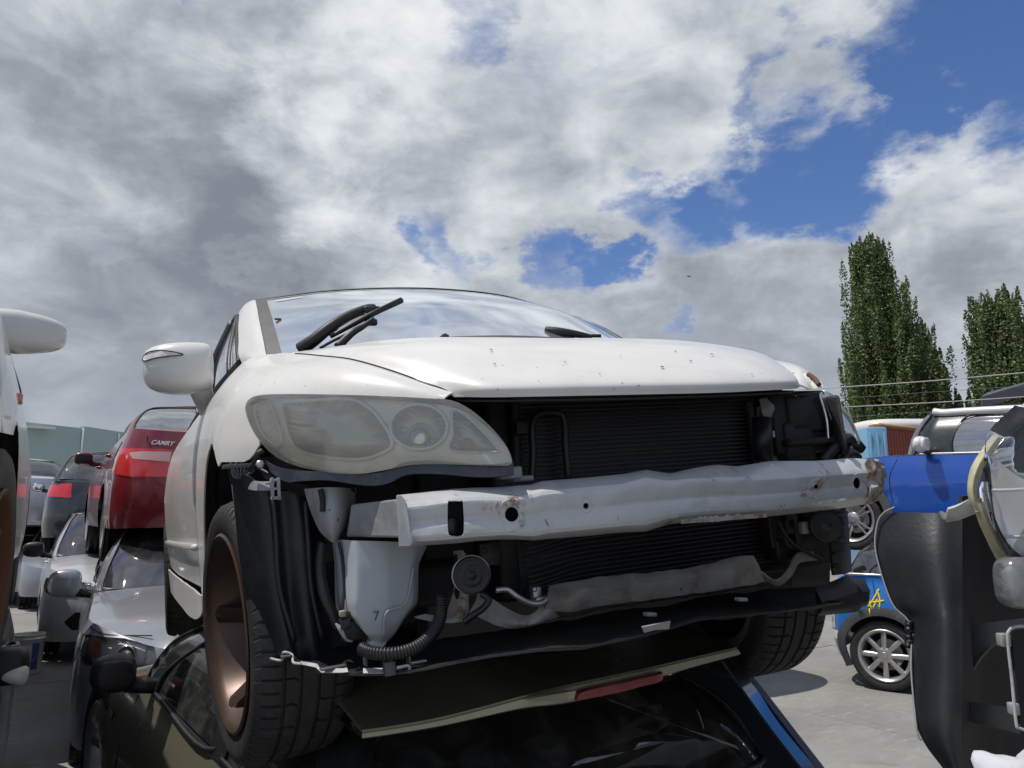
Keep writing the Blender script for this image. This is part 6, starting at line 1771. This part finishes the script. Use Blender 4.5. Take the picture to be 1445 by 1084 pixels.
v, f = patch([bot_r, und], 3, 40); mesh_obj('spoiler_underside', v, f, 'darkcar', sp, solid=.004)
lampt = [(812, 976), (830, 970), (870, 962), (900, 955), (926, 949), (930, 947)]; lampb = [(809, 986), (830, 982), (870, 974), (900, 966), (922, 961), (930, 956)]
v, f = patch([[O(u, v, y=yo(u)+.010) for (u, v) in lampt], [O(u, v, y=yo(u)+.006) for (u, v) in lampb]], 3, 16); mesh_obj('brake_lamp', v, f, 'dull_red', sp, solid=.012)
v, f = patch([[O(740, 986, y=2.965), O(775, 980, y=2.968), O(812, 974, y=2.968)], [O(752, 988, y=2.960), O(780, 988, y=2.960), O(809, 986, y=2.965)]], 3, 8); mesh_obj('lamp_shroud', v, f, 'olive_sunlit', sp, solid=.003)
# blue-black rear pillar catching the sky on the right
pr = [[O(1031, 928, y=2.820), O(1067, 972, y=2.840), (O(1106, 1022, y=2.860)), O(1157, 1090, y=2.880), O(1193, 1140, y=2.900)], [O(1036, 930, y=2.700), O(1072, 974, y=2.700), (O(1111, 1024, y=2.700)), O(1163, 1090, y=2.700), O(1200, 1140, y=2.700)], [O(u, v, y=2.700)+Vector((.12, -.25, 0)) for (u, v) in ((1034, 930), (1070, 974), (1109, 1024), (1161, 1090), (1198, 1140))]]
v, f = patch(pr, 10, 24); mesh_obj('rear_pillar', v, f, 'navy', ol.root, solid=.008)
v, f = patch([[O(1020, 932, y=2.900), O(1054, 980, y=2.920), O(1090, 1030, y=2.940), O(1140, 1095, y=2.960)], [O(1028, 928, y=2.840), O(1067, 972, y=2.860), O(1100, 1022, y=2.880), O(1157, 1090, y=2.900)]], 4, 20); mesh_obj('pillar_trim', v, f, 'darkcar', ol.root, solid=.006)
# ================================================================== ground
M['concrete'] = bpy.data.materials.new('yard_concrete')
M['concrete'].use_nodes = True
t = NT(M['concrete'].node_tree); b = M['concrete'].node_tree.nodes['Principled BSDF']
oc = t.n('ShaderNodeTexCoord').outputs['Object']
c1 = t.ramp(t.noise(oc, .55, 9, .62, .4), [(.30, (.15, .148, .14)), (.50, (.22, .215, .20)), (.70, (.29, .285, .26))])
c2 = t.mix(t.math('MULTIPLY', t.sstep(t.noise(oc, 5.5, 9, .7, .3), .52, .74), .42), c1, (.36, .35, .30))
c3 = t.mix(t.math('MULTIPLY', t.sstep(t.noise(oc, 2.1, 7, .65, 1.2), .56, .72), .5), c2, (.12, .118, .112))
str_ = t.noise(t.vmath('MULTIPLY', oc, (1.2, 6.0, 1)), 3.0, 6, .7)
c4 = t.mix(t.math('MULTIPLY', t.sstep(str_, .52, .72), .5), c3, (.38, .37, .33))
t.set(b, 'Base Color', c4); b.inputs['Roughness'].default_value = .85
bn = t.n('ShaderNodeBump', ins={'Height': t.math('ADD', t.noise(oc, 60, 6, .7), t.math('MULTIPLY', t.noise(oc, 6, 5), 1.5)), 'Strength': .35, 'Distance': .01}); t.set(b, 'Normal', bn.outputs[0])
# slabs with recessed joints, then one sheet to the horizon
g = mesh_obj('ground', [(-900, -200, -.012), (900, -200, -.012), (900, 1500, -.012), (-900, 1500, -.012)], [(0, 1, 2, 3)], 'concrete', smooth=False)
tag(g, kind='structure')
pave = bpy.data.objects.new('yard_pavement', None); link(pave); tag(pave, kind='structure')
sz = 3.1; me0 = None
ang = R(36)
for i in range(-7, 10):
    for j in range(-2, 9):
        cx, cy = i*sz+1.0, j*sz+.9
        x = cx*math.cos(ang)-cy*math.sin(ang); y = cx*math.sin(ang)+cy*math.cos(ang)
        if not (-14 < x < 16 and -3 < y < 24): continue
        if me0 is None:
            o = MB().box((0, 0, -.04), (sz-.012, sz-.012, .08)).build('slab', 'concrete', pave, smooth=False, bevel=.004); me0 = o.data
            md = True
        else:
            o = bpy.data.objects.new('slab', me0); link(o, pave)
        o.location = (x, y, random.uniform(-.0015, .0015)); o.rotation_euler = (0, 0, ang)
# crumpled scrap under the far wheel
vs, fs = superbox((0, 0, .07), (.30, .2, .15), 2.4, 22, 12)
vs = [v+Vector((noise.noise(v*9), noise.noise(v*9+Vector((4, 0, 0))), noise.noise(v*11+Vector((0, 7, 0)))))*.07 for v in vs]
M['sack'] = pbr('grey_green_sack', (.22, .21, .15), .9, vary=.4, vary_scale=12, bump=.5, bump_scale=60)
o = mesh_obj('crumpled_sack', vs, fs, 'sack', smooth=False); o.location = (2.46, 8.25, 0); o.rotation_euler = (0, 0, .3)
tag(o, 'crumpled grey-green sack lying on the concrete under the far front wheel', 'sack')
m = MB(); m.box((0, 0, .02), (.11, .05, .03)); m.tube([(.05, 0, .02), (.13, .03, .04)], .012, 6); o = m.build('metal_scrap', 'beam_rust'); o.location = (2.72, 8.3, 0); tag(o, 'small bit of scrap metal beside the crumpled sack', 'scrap')

# ================================================================== bucket
bt_ = thing('paint_bucket', 'white plastic pail with a printed label standing in the aisle', 'bucket', loc=(-4.80, 7.95, 0))
m = MB(); q = Matrix.Rotation(R(90), 4, 'Y') @ Matrix.Identity(4)
q = Matrix.Rotation(R(-90), 4, 'Y')
m.lathe([(.0001, .004), (.133, .004), (.136, .01), (.150, .33), (.158, .335), (.158, .342), (.150, .345), (.148, .365), (.156, .37), (.156, .378), (.148, .378), (.144, .33), (.130, .02), (.0001, .02)], 40, q); m.build('pail', 'white_plain', bt_)
def curved_label(name, a0, a1, z0, z1, mat, off=.0015):
    vs = []; fs = []
    n = 10
    for i in range(n+1):
        an = R(a0+(a1-a0)*i/n)
        for z in (z0, z1):
            r = .1355+.0145*z/.33+off; vs.append((r*math.cos(an), r*math.sin(an), z))
    for i in range(n): fs.append((2*i, 2*i+2, 2*i+3, 2*i+1))
    return mesh_obj(name, vs, fs, mat, bt_)
M['label_blue'] = pbr('label_blue', (.05, .09, .28), .5); M['label_red'] = pbr('label_red', (.40, .06, .06), .5); M['label_grey'] = pbr('label_grey', (.25, .25, .27), .5); M['label_white'] = pbr('label_paper', (.66, .66, .68), .5)
curved_label('label', 240, 330, .06, .29, 'label_white'); curved_label('label_band', 318, 345, .05, .30, 'label_blue', .0025); curved_label('label_print', 262, 282, .19, .20, 'label_grey', .003); curved_label('label_print', 262, 296, .165, .172, 'label_grey', .003); curved_label('label_print', 262, 290, .145, .15, 'label_grey', .003)
curved_label('hazard_mark', 296, 304, .12, .155, 'label_red', .003); curved_label('hazard_mark', 296, 306, .07, .105, 'label_grey', .003)
m = MB(); m.tube([(.152, 0, .32), (.16, -.02, .22), (.12, -.10, .14), (0, -.165, .12), (-.12, -.10, .14), (-.16, -.02, .22), (-.152, 0, .32)], .003, 5); m.build('handle', 'alu', bt_)

# ================================================================== far left: green clad building
gb = thing('green_building', 'long grey-green clad warehouse beyond the car stacks', 'building')
M['green_clad'] = pbr('green_cladding', (.36, .46, .43), .6, vary=.12, vary_scale=.5, dirt=.2, dirt_col=(.28, .32, .29), dirt_scale=.6)
M['green_roof'] = pbr('dark_green_awning', (.05, .09, .085), .5, vary=.3, vary_scale=1)
def wp(u, v, Yd):
    o, d = ray(u, v, Matrix.Identity(4)); return o+d*(Yd/d.y)
def wall(name, a, b, z0, z1, mat, parent, thick=.3):
    a = Vector((a[0], a[1], 0)); b = Vector((b[0], b[1], 0)); d = b-a; n = Vector((-d.y, d.x, 0)).normalized()*thick
    z0v, z1v = Vector((0, 0, z0)), Vector((0, 0, z1))
    vs = [a+z0v, b+z0v, b+n+z0v, a+n+z0v, a+z1v, b+z1v, b+n+z1v, a+n+z1v]
    return mesh_obj(name, vs, [(0, 3, 2, 1), (4, 5, 6, 7), (0, 1, 5, 4), (1, 2, 6, 5), (2, 3, 7, 6), (3, 0, 4, 7)], mat, parent, smooth=False)
K1 = wp(107, 730, 42); L1 = wp(20, 730, 39); R1 = wp(420, 730, 66)
wall('wall', L1, K1, 0, 1.52+(729.6-603)/1086*41, 'green_clad', gb); wall('wall', K1, R1, 0, 1.52+(729.6-603)/1086*42, 'green_clad', gb)
wall('roof_edge', wp(20, 730, 38.9), wp(66, 730, 39.8), 6.0, 6.14, 'white_plain', gb, .5)
for i in range(9):
    a = K1.lerp(R1, i/9); m = MB(); m.tube([(a.x, a.y-.08, 0), (a.x, a.y-.08, 6.3)], .06, 6); m.build('wall_post', 'green_clad', gb)
aw = thing('green_awning', 'sagging dark green awning in front of the warehouse wall', 'awning')
v, f = patch([[wp(u, 661+3*math.sin(u*.11), 36) for u in range(30, 230, 14)], [wp(u, 668+4*math.sin(u*.13), 34) for u in range(30, 230, 14)], [wp(u, 676+3*math.sin(u*.2), 33) for u in range(30, 230, 14)]], 8, 60)
mesh_obj('sheet', v, f, 'green_roof', aw, solid=.05)
for u in (40, 110, 180): m = MB(); a = wp(u, 676, 33.2); m.tube([(a.x, a.y, 0), a], .06, 6); m.build('post', 'trim', aw)

# ================================================================== far right: van, containers, shed, wires, trees
M['rust_red'] = pbr('container_red', (.26, .062, .04), .7, vary=.35, vary_scale=1.2, rust=.4, rust_scale=1.5)
M['rust_yellow'] = pbr('container_end_rust', (.26, .15, .07), .8, rust=.7, rust_scale=3)
M['pale_blue'] = pbr('pale_blue_steel', (.16, .34, .50), .6, vary=.2, vary_scale=2)
ct = thing('shipping_container', 'rusty red shipping container with an ochre corner post', 'container')
YD = 21.0
a = wp(1240, 640, YD); b_ = wp(1330, 640, YD+1.6); zt = wp(1240, 601, YD).z
nrib = 22
vs = []; fs = []
d = (b_-a); d.z = 0; nrm = Vector((d.y, -d.x, 0)).normalized()
for i in range(nrib*4+1):
    off = (.0, .04, .04, .0)[i % 4]
    q = a+d*i/(nrib*4)+nrm*off
    vs += [(q.x, q.y, 0), (q.x, q.y, zt)]
for i in range(nrib*4): fs.append((2*i, 2*i+2, 2*i+3, 2*i+1))
mesh_obj('corrugated_side', vs, fs, 'rust_red', ct, smooth=False, solid=.02)
m = MB(); m.box((a.x, a.y, zt/2), (.32, .3, zt+.06)); m.build('corner_post', 'rust_yellow', ct, bevel=.02)
m = MB(); q0 = a+nrm*.08; q1 = b_+nrm*.08; m.tube([(q0.x, q0.y, zt), (q1.x, q1.y, zt)], .07, 4); m.build('top_rail', 'rust_yellow', ct)
m = MB(); c = (a+b_)/2-nrm*1.25; m.box((c.x, c.y, zt/2), (d.length*.9, 2.2, zt*.98), Matrix.Rotation(math.atan2(d.y, d.x), 3, 'Z')); m.build('box', 'rust_red', ct)
vn = thing('white_van', 'white van roof showing above the blue tank beyond the container', 'van')
c = wp(1250, 604, 24); vs, fs = superbox((c.x, c.y, c.z-.10), (2.6, 3.2, .55), 3.5, 24, 8); mesh_obj('roof', vs, fs, 'white_plain', vn)
vs, fs = superbox((c.x, c.y+.1, c.z/2-.1), (2.4, 3.0, c.z*.98), 5, 24, 8); mesh_obj('body', vs, fs, 'white_plain', vn)
m = MB(); m.box((c.x-.9, c.y-1.55, c.z-.75), (.1, .1, 1.2)); m.build('roof_post', 'silver_white', vn)
bt2 = thing('blue_container', 'pale blue steel container behind the white sedan headlight', 'container')
c = wp(1226, 630, 20.0); m = MB(); m.box((c.x-.12, c.y, 1.87), (.52, 1.5, 3.75)); m.build('shell', 'pale_blue', bt2, bevel=.03)
for k in range(3): m = MB(); m.box((c.x-.30+k*.18, c.y-.77, 1.85), (.06, .04, 3.5)); m.build('rib', 'pale_blue', bt2, bevel=.01)
sh = thing('grey_shed', 'dark roofed shed beyond the blue hatchback roof', 'building')
M['shed_roof'] = pbr('shed_roof', (.07, .075, .085), .6)
a = wp(1385, 560, 34); b_ = wp(1520, 520, 34)
mesh_obj('roof', [a, b_, wp(1530, 516, 42), wp(1393, 554, 42), a-Vector((0, 0, .5)), b_-Vector((0, 0, .5))], [(0, 1, 2, 3), (4, 5, 1, 0)], 'shed_roof', sh, smooth=False, solid=.1)
wall('wall', a+Vector((0, .5, 0)), b_+Vector((0, .5, 0)), 0, a.z-.2, 'shed_roof', sh)
# brick chimney or box glimpsed under the tree
m = MB(); c = wp(1298, 592, 36); m.box((c.x, c.y, c.z/2), (.6, .6, c.z)); o = m.build('brick_block', 'rust_red', bevel=.02); tag(o, 'small reddish block between the container and the tall tree', 'block')
# overhead wires
M['wire'] = pbr('overhead_wire', (.55, .55, .52), .5); M['wire_dark'] = pbr('thin_dark_wire', (.16, .17, .18), .5)
for (pts, r_, mt, lb) in (([(1100, 552), (1195, 546), (1320, 537), (1445, 526), (1560, 517)], .020, 'wire', 'topmost pale overhead wire crossing in front of the trees'),
                          ([(1100, 578), (1200, 574), (1320, 568), (1445, 560), (1560, 552)], .018, 'wire', 'lower pale overhead wire crossing in front of the trees'),
                          ([(1100, 565), (1190, 562), (1320, 553), (1445, 545), (1560, 538)], .009, 'wire_dark', 'thin dark wire between the two pale ones'),
                          ([(1100, 590), (1200, 588), (1320, 581), (1445, 574), (1560, 568)], .009, 'wire_dark', 'lowest thin dark wire just above the container')):
    m = MB(); m.tube([wp(u, v, 30) for (u, v) in pts], r_, 6); o = m.build('overhead_wire', mt); tag(o, lb, 'wire', 'overhead wires')
# bird
bd = thing('flying_bird', 'small dark bird flying in front of the clouds', 'bird')
c = wp(972, 390, 60)
vs, fs = superbox(c, (.34, .10, .09), 2, 12, 8); mesh_obj('body', vs, fs, 'dark', bd)
for sx in (-1, 1): mesh_obj('wing', [c+Vector((sx*.02-.05, 0, .02)), c+Vector((sx*.02+.08, 0, .02)), c+Vector((sx*.30+.02, .1, .07)), c+Vector((sx*.30-.05, .1, .07))], [(0, 1, 2, 3)], 'dark', bd, solid=.01)

# ---- trees
M['leaf'] = bpy.data.materials.new('poplar_leaf'); M['leaf'].use_nodes = True
t = NT(M['leaf'].node_tree); b = M['leaf'].node_tree.nodes['Principled BSDF']
oi = t.n('ShaderNodeNewGeometry').outputs['Random Per Island']
lc = t.ramp(oi, [(0, (.05, .08, .022)), (.45, (.10, .145, .04)), (.8, (.145, .19, .06)), (1, (.18, .21, .09))])
t.set(b, 'Base Color', lc); b.inputs['Roughness'].default_value = .5
b.inputs['Transmission Weight'].default_value = 0
tl = t.n('ShaderNodeBsdfTranslucent'); t.set(tl, 'Color', t.mix(.5, lc, (.10, .15, .03)))
ms = t.n('ShaderNodeMixShader', ins={0: .32}); t.t.links.new(b.outputs[0], ms.inputs[1]); t.t.links.new(tl.outputs[0], ms.inputs[2])
t.t.links.new(ms.outputs[0], M['leaf'].node_tree.nodes['Material Output'].inputs[0])
M['bark'] = pbr('bark', (.09, .075, .055), .9, vary=.3, vary_scale=8, bump=.6, bump_scale=20)
def poplar(name, label, base, h, w, seed, n_plumes, leaves, profile, leaf=.26, lean=0):
    rnd = random.Random(seed)
    r_ = thing(name, label, 'tree', loc=base)
    m = MB(); m.tube([(0, 0, -.2), (lean*.2, 0, h*.4), (lean*.6, 0, h*.85)], lambda t: .42*(1-t)+.05, 9)
    plumes = []
    for i in range(n_plumes):
        z0 = h*(.06+.80*(i/n_plumes)**1.0)
        R_ = profile(z0/h)*w*rnd.choice((.78, .92, 1.0, 1.08, 1.16))
        an = rnd.random()*6.28; rr_ = R_*math.sqrt(rnd.random())*.95
        x, y = rr_*math.cos(an), rr_*math.sin(an)
        ln = h*rnd.uniform(.09, .22)
        top = Vector((x*1.02+lean*z0/h+rnd.gauss(0, .15), y*1.02, min(z0+ln, h*(1.0 if rr_ < R_*.5 else .97))))
        bot = Vector((x*.80+lean*z0/h, y*.80, z0-ln*.45))
        plumes.append((bot, top, w*rnd.uniform(.09, .22)*(.45+.55*profile(z0/h))))
        if i % 3 == 0: m.tube([(lean*.3*z0/h, 0, max(.5, z0-ln*.9)), bot.lerp(top, .15), top.lerp(bot, .3)], lambda t: .09*(1-t)+.015, 5)
    m.build('trunk', 'bark', r_)
    V = []; F = []
    per = leaves//n_plumes
    for (b0, t0, rad) in plumes:
        for k in range(per):
            t_ = rnd.random()**.85
            rr_ = rad*(math.sin(math.pi*min(1, t_*.86+.14)))**.7*(rnd.random()**.45)
            an = rnd.random()*6.28
            p = b0.lerp(t0, t_)+Vector((math.cos(an)*rr_, math.sin(an)*rr_, rnd.gauss(0, .12)))
            s_ = leaf*rnd.uniform(.6, 1.25)
            n_ = Vector((math.cos(an)+rnd.gauss(0, .6), math.sin(an)+rnd.gauss(0, .6), rnd.gauss(.3, .6))).normalized()
            a_ = n_.orthogonal().normalized(); a_ = Matrix.Rotation(rnd.random()*6.28, 3, n_) @ a_; c_ = n_.cross(a_)
            k0 = len(V)
            V += [p-a_*s_*.5, p+c_*s_*.36, p+a_*s_*.6, p-c_*s_*.36]
            F.append((k0, k0+1, k0+2, k0+3))
    o = mesh_obj('crown', V, F, 'leaf', r_, smooth=False); return r_
prof1 = lambda t: lin([(0, .85), (.1, 1.0), (.3, 1.0), (.5, .80), (.7, .50), (.85, .27), (.95, .10), (1, .03)], t)
TD = 62
b1 = wp(1296, 730, TD); b1.z = 0
poplar('poplar_tree', 'tall pointed poplar behind the container', b1, 25.0, 4.5, 3, 460, 150000, prof1, .20, lean=-2.6)
b1b = wp(1322, 730, TD+3); b1b.z = 0
poplar('poplar_tree', 'shorter right-hand half of the tall poplar clump, darker and lower', b1b, 18.5, 2.5, 5, 190, 55000, prof1, .20)
b2 = wp(1442, 730, 55); b2.z = 0
poplar('poplar_tree', 'poplar with ragged split top at the right edge of the picture', b2, 18.4, 3.2, 11, 300, 80000, lambda t: lin([(0, .8), (.2, 1), (.5, .95), (.75, .7), (.9, .42), (1, .12)], t), .20)
b3 = wp(1500, 730, 56); b3.z = 0
poplar('poplar_tree', 'second plume of the right-edge poplar clump, cut by the picture edge', b3, 18.0, 3.0, 17, 180, 45000, prof1, .23)
for i, (u, hh, w_, Yt, sd_, lb) in enumerate(((1358, 12.6, 2.6, 66, 21, 'low brownish-green tree filling the gap between the poplars'), (1330, 9.5, 2.6, 60, 22, 'low dark tree at the foot of the tall poplar'), (1388, 10.0, 2.8, 58, 23, 'bushy low tree left of the ragged poplar'))):
    bb = wp(u, 730, Yt); bb.z = 0
    poplar('bushy_tree', lb, bb, hh, w_, sd_, 90, 15000, lambda t: lin([(0, .7), (.3, 1), (.7, .9), (1, .3)], t), .30)

# ================================================================== wrecked car close on the right
wk = thing('stripped_car', 'dark car close at the right edge, bumper cut off, clear headlight and black liner exposed', 'car')
def Wd(u, v, y): return wp(u, v, y)
def sheetw(rows, name, mat, parent=wk, solid=.005, na=10, ns=20, **k):
    v, f = patch([[Wd(*p) for p in r] for r in rows], na, ns, **k); return mesh_obj(name, v, f, mat, parent, solid=solid)
def jag(p, i, j): return p+(1-i)**4*Vector((noise.noise(p*40)*.0025, noise.noise(p*30)*.002, noise.noise(p*46)*.0025))
# black plastic arch liner / bumper remains: outer face then the return into the dark
sheetw([[(1241, 726, 1.30), (1236, 780, 1.30), (1258, 850, 1.28), (1284, 880, 1.26), (1287, 950, 1.24), (1296, 1030, 1.22), (1330, 1084, 1.20), (1350, 1120, 1.18)],
        [(1275, 723, 1.26), (1272, 780, 1.25), (1290, 850, 1.23), (1305, 880, 1.21), (1308, 950, 1.19), (1316, 1030, 1.17), (1342, 1084, 1.16), (1358, 1120, 1.15)],
        [(1320, 724, 1.22), (1318, 780, 1.20), (1328, 850, 1.18), (1332, 880, 1.17), (1334, 950, 1.16), (1338, 1030, 1.15), (1350, 1084, 1.15), (1364, 1120, 1.14)],
        [(1358, 722, 1.21), (1358, 780, 1.19), (1358, 850, 1.18), (1358, 880, 1.17), (1358, 950, 1.16), (1358, 1030, 1.16), (1362, 1084, 1.16), (1372, 1120, 1.16)]], 'arch_liner', 'liner', solid=.006, na=24, ns=50, offset=jag)
m = MB(); m.tube([Wd(1262, 716, 1.27), Wd(1247, 724, 1.285), Wd(1238, 740, 1.295), Wd(1236, 780, 1.295), Wd(1258, 850, 1.275), Wd(1284, 882, 1.255), Wd(1286, 950, 1.235), Wd(1294, 1030, 1.215), Wd(1300, 1045, 1.21)], .0014, 6); m.build('liner_edge', 'grey_steel', wk)
m = MB()
for k in range(10):
    m.box(Wd(1284+random.uniform(-3, 4), 880+k*3.5+random.uniform(-2, 2), 1.25), (.008, .01, .006), Matrix.Rotation(random.random()*3, 3, 'Y'))
m.build('torn_plastic', 'liner', wk)
# interior dark cavity with greyish faces
sheetw([[(1358, 700, 1.22), (1358, 850, 1.20), (1358, 1000, 1.18), (1362, 1120, 1.17)], [(1400, 700, 1.45), (1400, 850, 1.45), (1400, 1000, 1.45), (1400, 1120, 1.45)], [(1520, 700, 1.5), (1520, 850, 1.5), (1520, 1000, 1.5), (1520, 1120, 1.5)]], 'inner_panel', 'engine', na=10, ns=10)
sheetw([[(1362, 884, 1.33), (1362, 930, 1.33), (1364, 960, 1.33)], [(1400, 878, 1.30), (1400, 905, 1.30), (1395, 915, 1.30)], [(1450, 872, 1.30), (1450, 890, 1.30), (1450, 895, 1.30)]], 'grey_shelf', 'trim', na=6, ns=6)
sheetw([[(1362, 990, 1.28), (1362, 1005, 1.28), (1362, 1018, 1.28)], [(1400, 995, 1.25), (1400, 1010, 1.25), (1400, 1026, 1.25)], [(1440, 1000, 1.24), (1440, 1020, 1.24), (1440, 1036, 1.24)]], 'lower_shelf', 'trim', na=6, ns=6)
# fog-lamp frame: thin pale-edged rounded rectangle
m = MB(); m.tube([Wd(1470, 884, 1.12), Wd(1436, 884, 1.12), Wd(1424, 890, 1.12), Wd(1422, 905, 1.12), Wd(1428, 960, 1.12), Wd(1434, 1020, 1.12), Wd(1440, 1028, 1.12), Wd(1475, 1040, 1.12)], .0021, 8); m.build('fog_lamp_frame', 'worn_edge', wk)
sheetw([[(1428, 890, 1.125), (1434, 960, 1.125), (1440, 1022, 1.125)], [(1480, 886, 1.15), (1480, 960, 1.15), (1480, 1036, 1.15)]], 'fog_lamp_hole', 'dark', na=4, ns=8)
m = MB(); m.box(Wd(1416, 903, 1.13), (.014, .014, .018)); m.box(Wd(1430, 1000, 1.13), (.012, .012, .016)); m.build('clip', 'grey_steel', wk, bevel=.002)
# headlamp: white-silver reflector under a thick clear cover with a yellowed edge
hlw = thing_part('headlight', wk)
M['bright_reflector'] = pbr('bright_reflector', (.84, .85, .88), .22, metal=.35, bump=.12, bump_scale=12)
ref = [[(1386, 690, 1.16), (1392, 730, 1.15), (1402, 770, 1.15), (1420, 800, 1.16), (1450, 812, 1.17)], [(1396, 665, 1.17), (1404, 700, 1.18), (1416, 730, 1.19), (1436, 752, 1.19), (1470, 765, 1.19)], [(1404, 645, 1.15), (1420, 660, 1.16), (1440, 674, 1.17), (1465, 684, 1.17), (1490, 690, 1.17)]]
sheetw(ref, 'reflector', 'bright_reflector', hlw, na=16, ns=24)
sheetw([[(1388, 655, 1.19), (1394, 672, 1.19), (1398, 685, 1.19)], [(1420, 618, 1.22), (1424, 650, 1.22), (1430, 680, 1.22)], [(1500, 590, 1.24), (1500, 640, 1.24), (1500, 690, 1.24)]], 'dark_bezel', 'engine', hlw, na=8, ns=8)
m = MB(); m.tube([Wd(1398, 647, 1.15), Wd(1420, 641, 1.14), Wd(1455, 640, 1.14), Wd(1490, 640, 1.14)], .010, 10); m.build('chrome_bar', 'bright_reflector', hlw)
m = MB(); m.tube([Wd(1386, 692, 1.13), Wd(1420, 692, 1.12), Wd(1460, 690, 1.12)], .003, 6); m.tube([Wd(1410, 756, 1.13), Wd(1440, 758, 1.12), Wd(1470, 758, 1.12)], .0028, 6); m.tube([Wd(1385, 664, 1.14), Wd(1430, 655, 1.13), Wd(1480, 645, 1.12)], .002, 6); m.build('reflector_step', 'bright_reflector', hlw)
cover = [[(1383, 680, 1.125), (1388, 712, 1.125), (1400, 752, 1.125), (1418, 790, 1.125), (1448, 822, 1.125)], [(1388, 655, 1.10), (1396, 690, 1.09), (1405, 730, 1.09), (1432, 765, 1.09), (1470, 790, 1.09)], [(1395, 610, 1.10), (1420, 640, 1.08), (1445, 670, 1.08), (1475, 700, 1.08), (1505, 720, 1.08)], [(1432, 572, 1.12), (1460, 580, 1.10), (1490, 600, 1.10), (1510, 620, 1.10), (1530, 640, 1.1)]]
sheetw(cover, 'lens', 'lens_clear', hlw, na=16, ns=20, solid=.004)
M['yellow_clear'] = glass('yellowed_clear_plastic', (.80, .78, .62), base_reflect=.12, dirt=.6, rough=.12, dirt_col=(.58, .54, .36), even=.7)
rim_o = [(1448, 566), (1424, 588), (1402, 612), (1384, 636), (1370, 660), (1365, 684), (1367, 706), (1376, 722)]
rim_i = [(1462, 572), (1438, 596), (1416, 620), (1400, 642), (1388, 662), (1381, 684), (1381, 704), (1386, 722)]
v, f = patch([[Wd(u, v, 1.145) for (u, v) in rim_o], [Wd(u, v, 1.125) for (u, v) in [((a[0]+b[0])/2, (a[1]+b[1])/2) for a, b in zip(rim_o, rim_i)]], [Wd(u, v, 1.13) for (u, v) in rim_i]], 6, 30); mesh_obj('lens_rim', v, f, 'yellow_clear', hlw, solid=.008)
low_o = [(1374, 716), (1382, 740), (1392, 762), (1402, 782), (1414, 797), (1428, 806)]
v, f = patch([[Wd(u, v, 1.135) for (u, v) in low_o], [Wd(u+9, v-7, 1.12) for (u, v) in low_o]], 4, 20); mesh_obj('lens_rim', v, f, 'yellow_clear', hlw, solid=.006)
# broken clear tab pointing left
sheetw([[(1338, 716, 1.16), (1350, 712, 1.155), (1368, 704, 1.15), (1384, 702, 1.14)], [(1334, 728, 1.17), (1350, 722, 1.16), (1372, 716, 1.15), (1388, 712, 1.14)], [(1334, 733, 1.18), (1352, 730, 1.17), (1372, 722, 1.16), (1386, 720, 1.15)]], 'broken_tab', 'worn_edge', hlw, na=5, ns=14, offset=jag)
sheetw([[(1325, 722, 1.18), (1334, 726, 1.18), (1345, 728, 1.17)], [(1330, 733, 1.18), (1337, 735, 1.18), (1346, 731, 1.17)]], 'broken_tab', 'worn_edge', hlw, na=4, ns=8, offset=jag)
# frosted bulb housing below
c = Wd(1440, 822, 1.10); vs, fs = superbox(c, (.06, .05, .07), 3.5, 22, 12); M['frosted'] = glass('frosted_plastic', (.75, .77, .78), base_reflect=.08, dirt=.8, rough=.2, dirt_col=(.32, .33, .33)); mesh_obj('bulb_housing', vs, fs, 'frosted', hlw)
c = Wd(1436, 826, 1.12); vs, fs = superbox(c, (.05, .04, .06), 3.5, 18, 10); mesh_obj('bulb_holder', vs, fs, 'grey_steel', hlw)
sheetw([[(1412, 800, 1.12), (1424, 780, 1.11), (1445, 745, 1.10)], [(1450, 800, 1.10), (1465, 780, 1.10), (1480, 745, 1.09)]], 'bulb_cone', 'frosted', hlw, na=5, ns=8)
# the rest of that car, going off to the right outside the picture
wc = Car('shell', 'dark car body', dict(L=4.3, W=1.74, H=1.45, paint='darkcar', lowcut=.60, mirror=(1.5, 1.0, (.2, .12, .14)), mirrors=(1,), glass='glass_dark'), anchor=(-.87, .35, 0), world=(1.12, 1.58, 1.02), yaw=R(-37))
for ch in list(wc.root.children):
    ml = wc.M @ Matrix.Translation(ch.location) @ ch.rotation_euler.to_matrix().to_4x4()
    ch.parent = wk; ch.matrix_local = ml
bpy.data.objects.remove(wc.root)
# crumpled white foam at the bottom
vs, fs = superbox((0, 0, 0), (.13, .10, .09), 2.6, 30, 20)
vs = [v+Vector((noise.noise(v*22), noise.noise(v*20+Vector((4, 0, 0))), noise.noise(v*24+Vector((0, 7, 0)))))*.03 for v in vs]
c = Wd(1448, 1124, 1.06); vs = [v+c for v in vs]
M['foam'] = pbr('white_foam', (.5, .51, .54), .7, bump=.3, bump_scale=30); mesh_obj('foam_block', vs, fs, 'foam', wk)
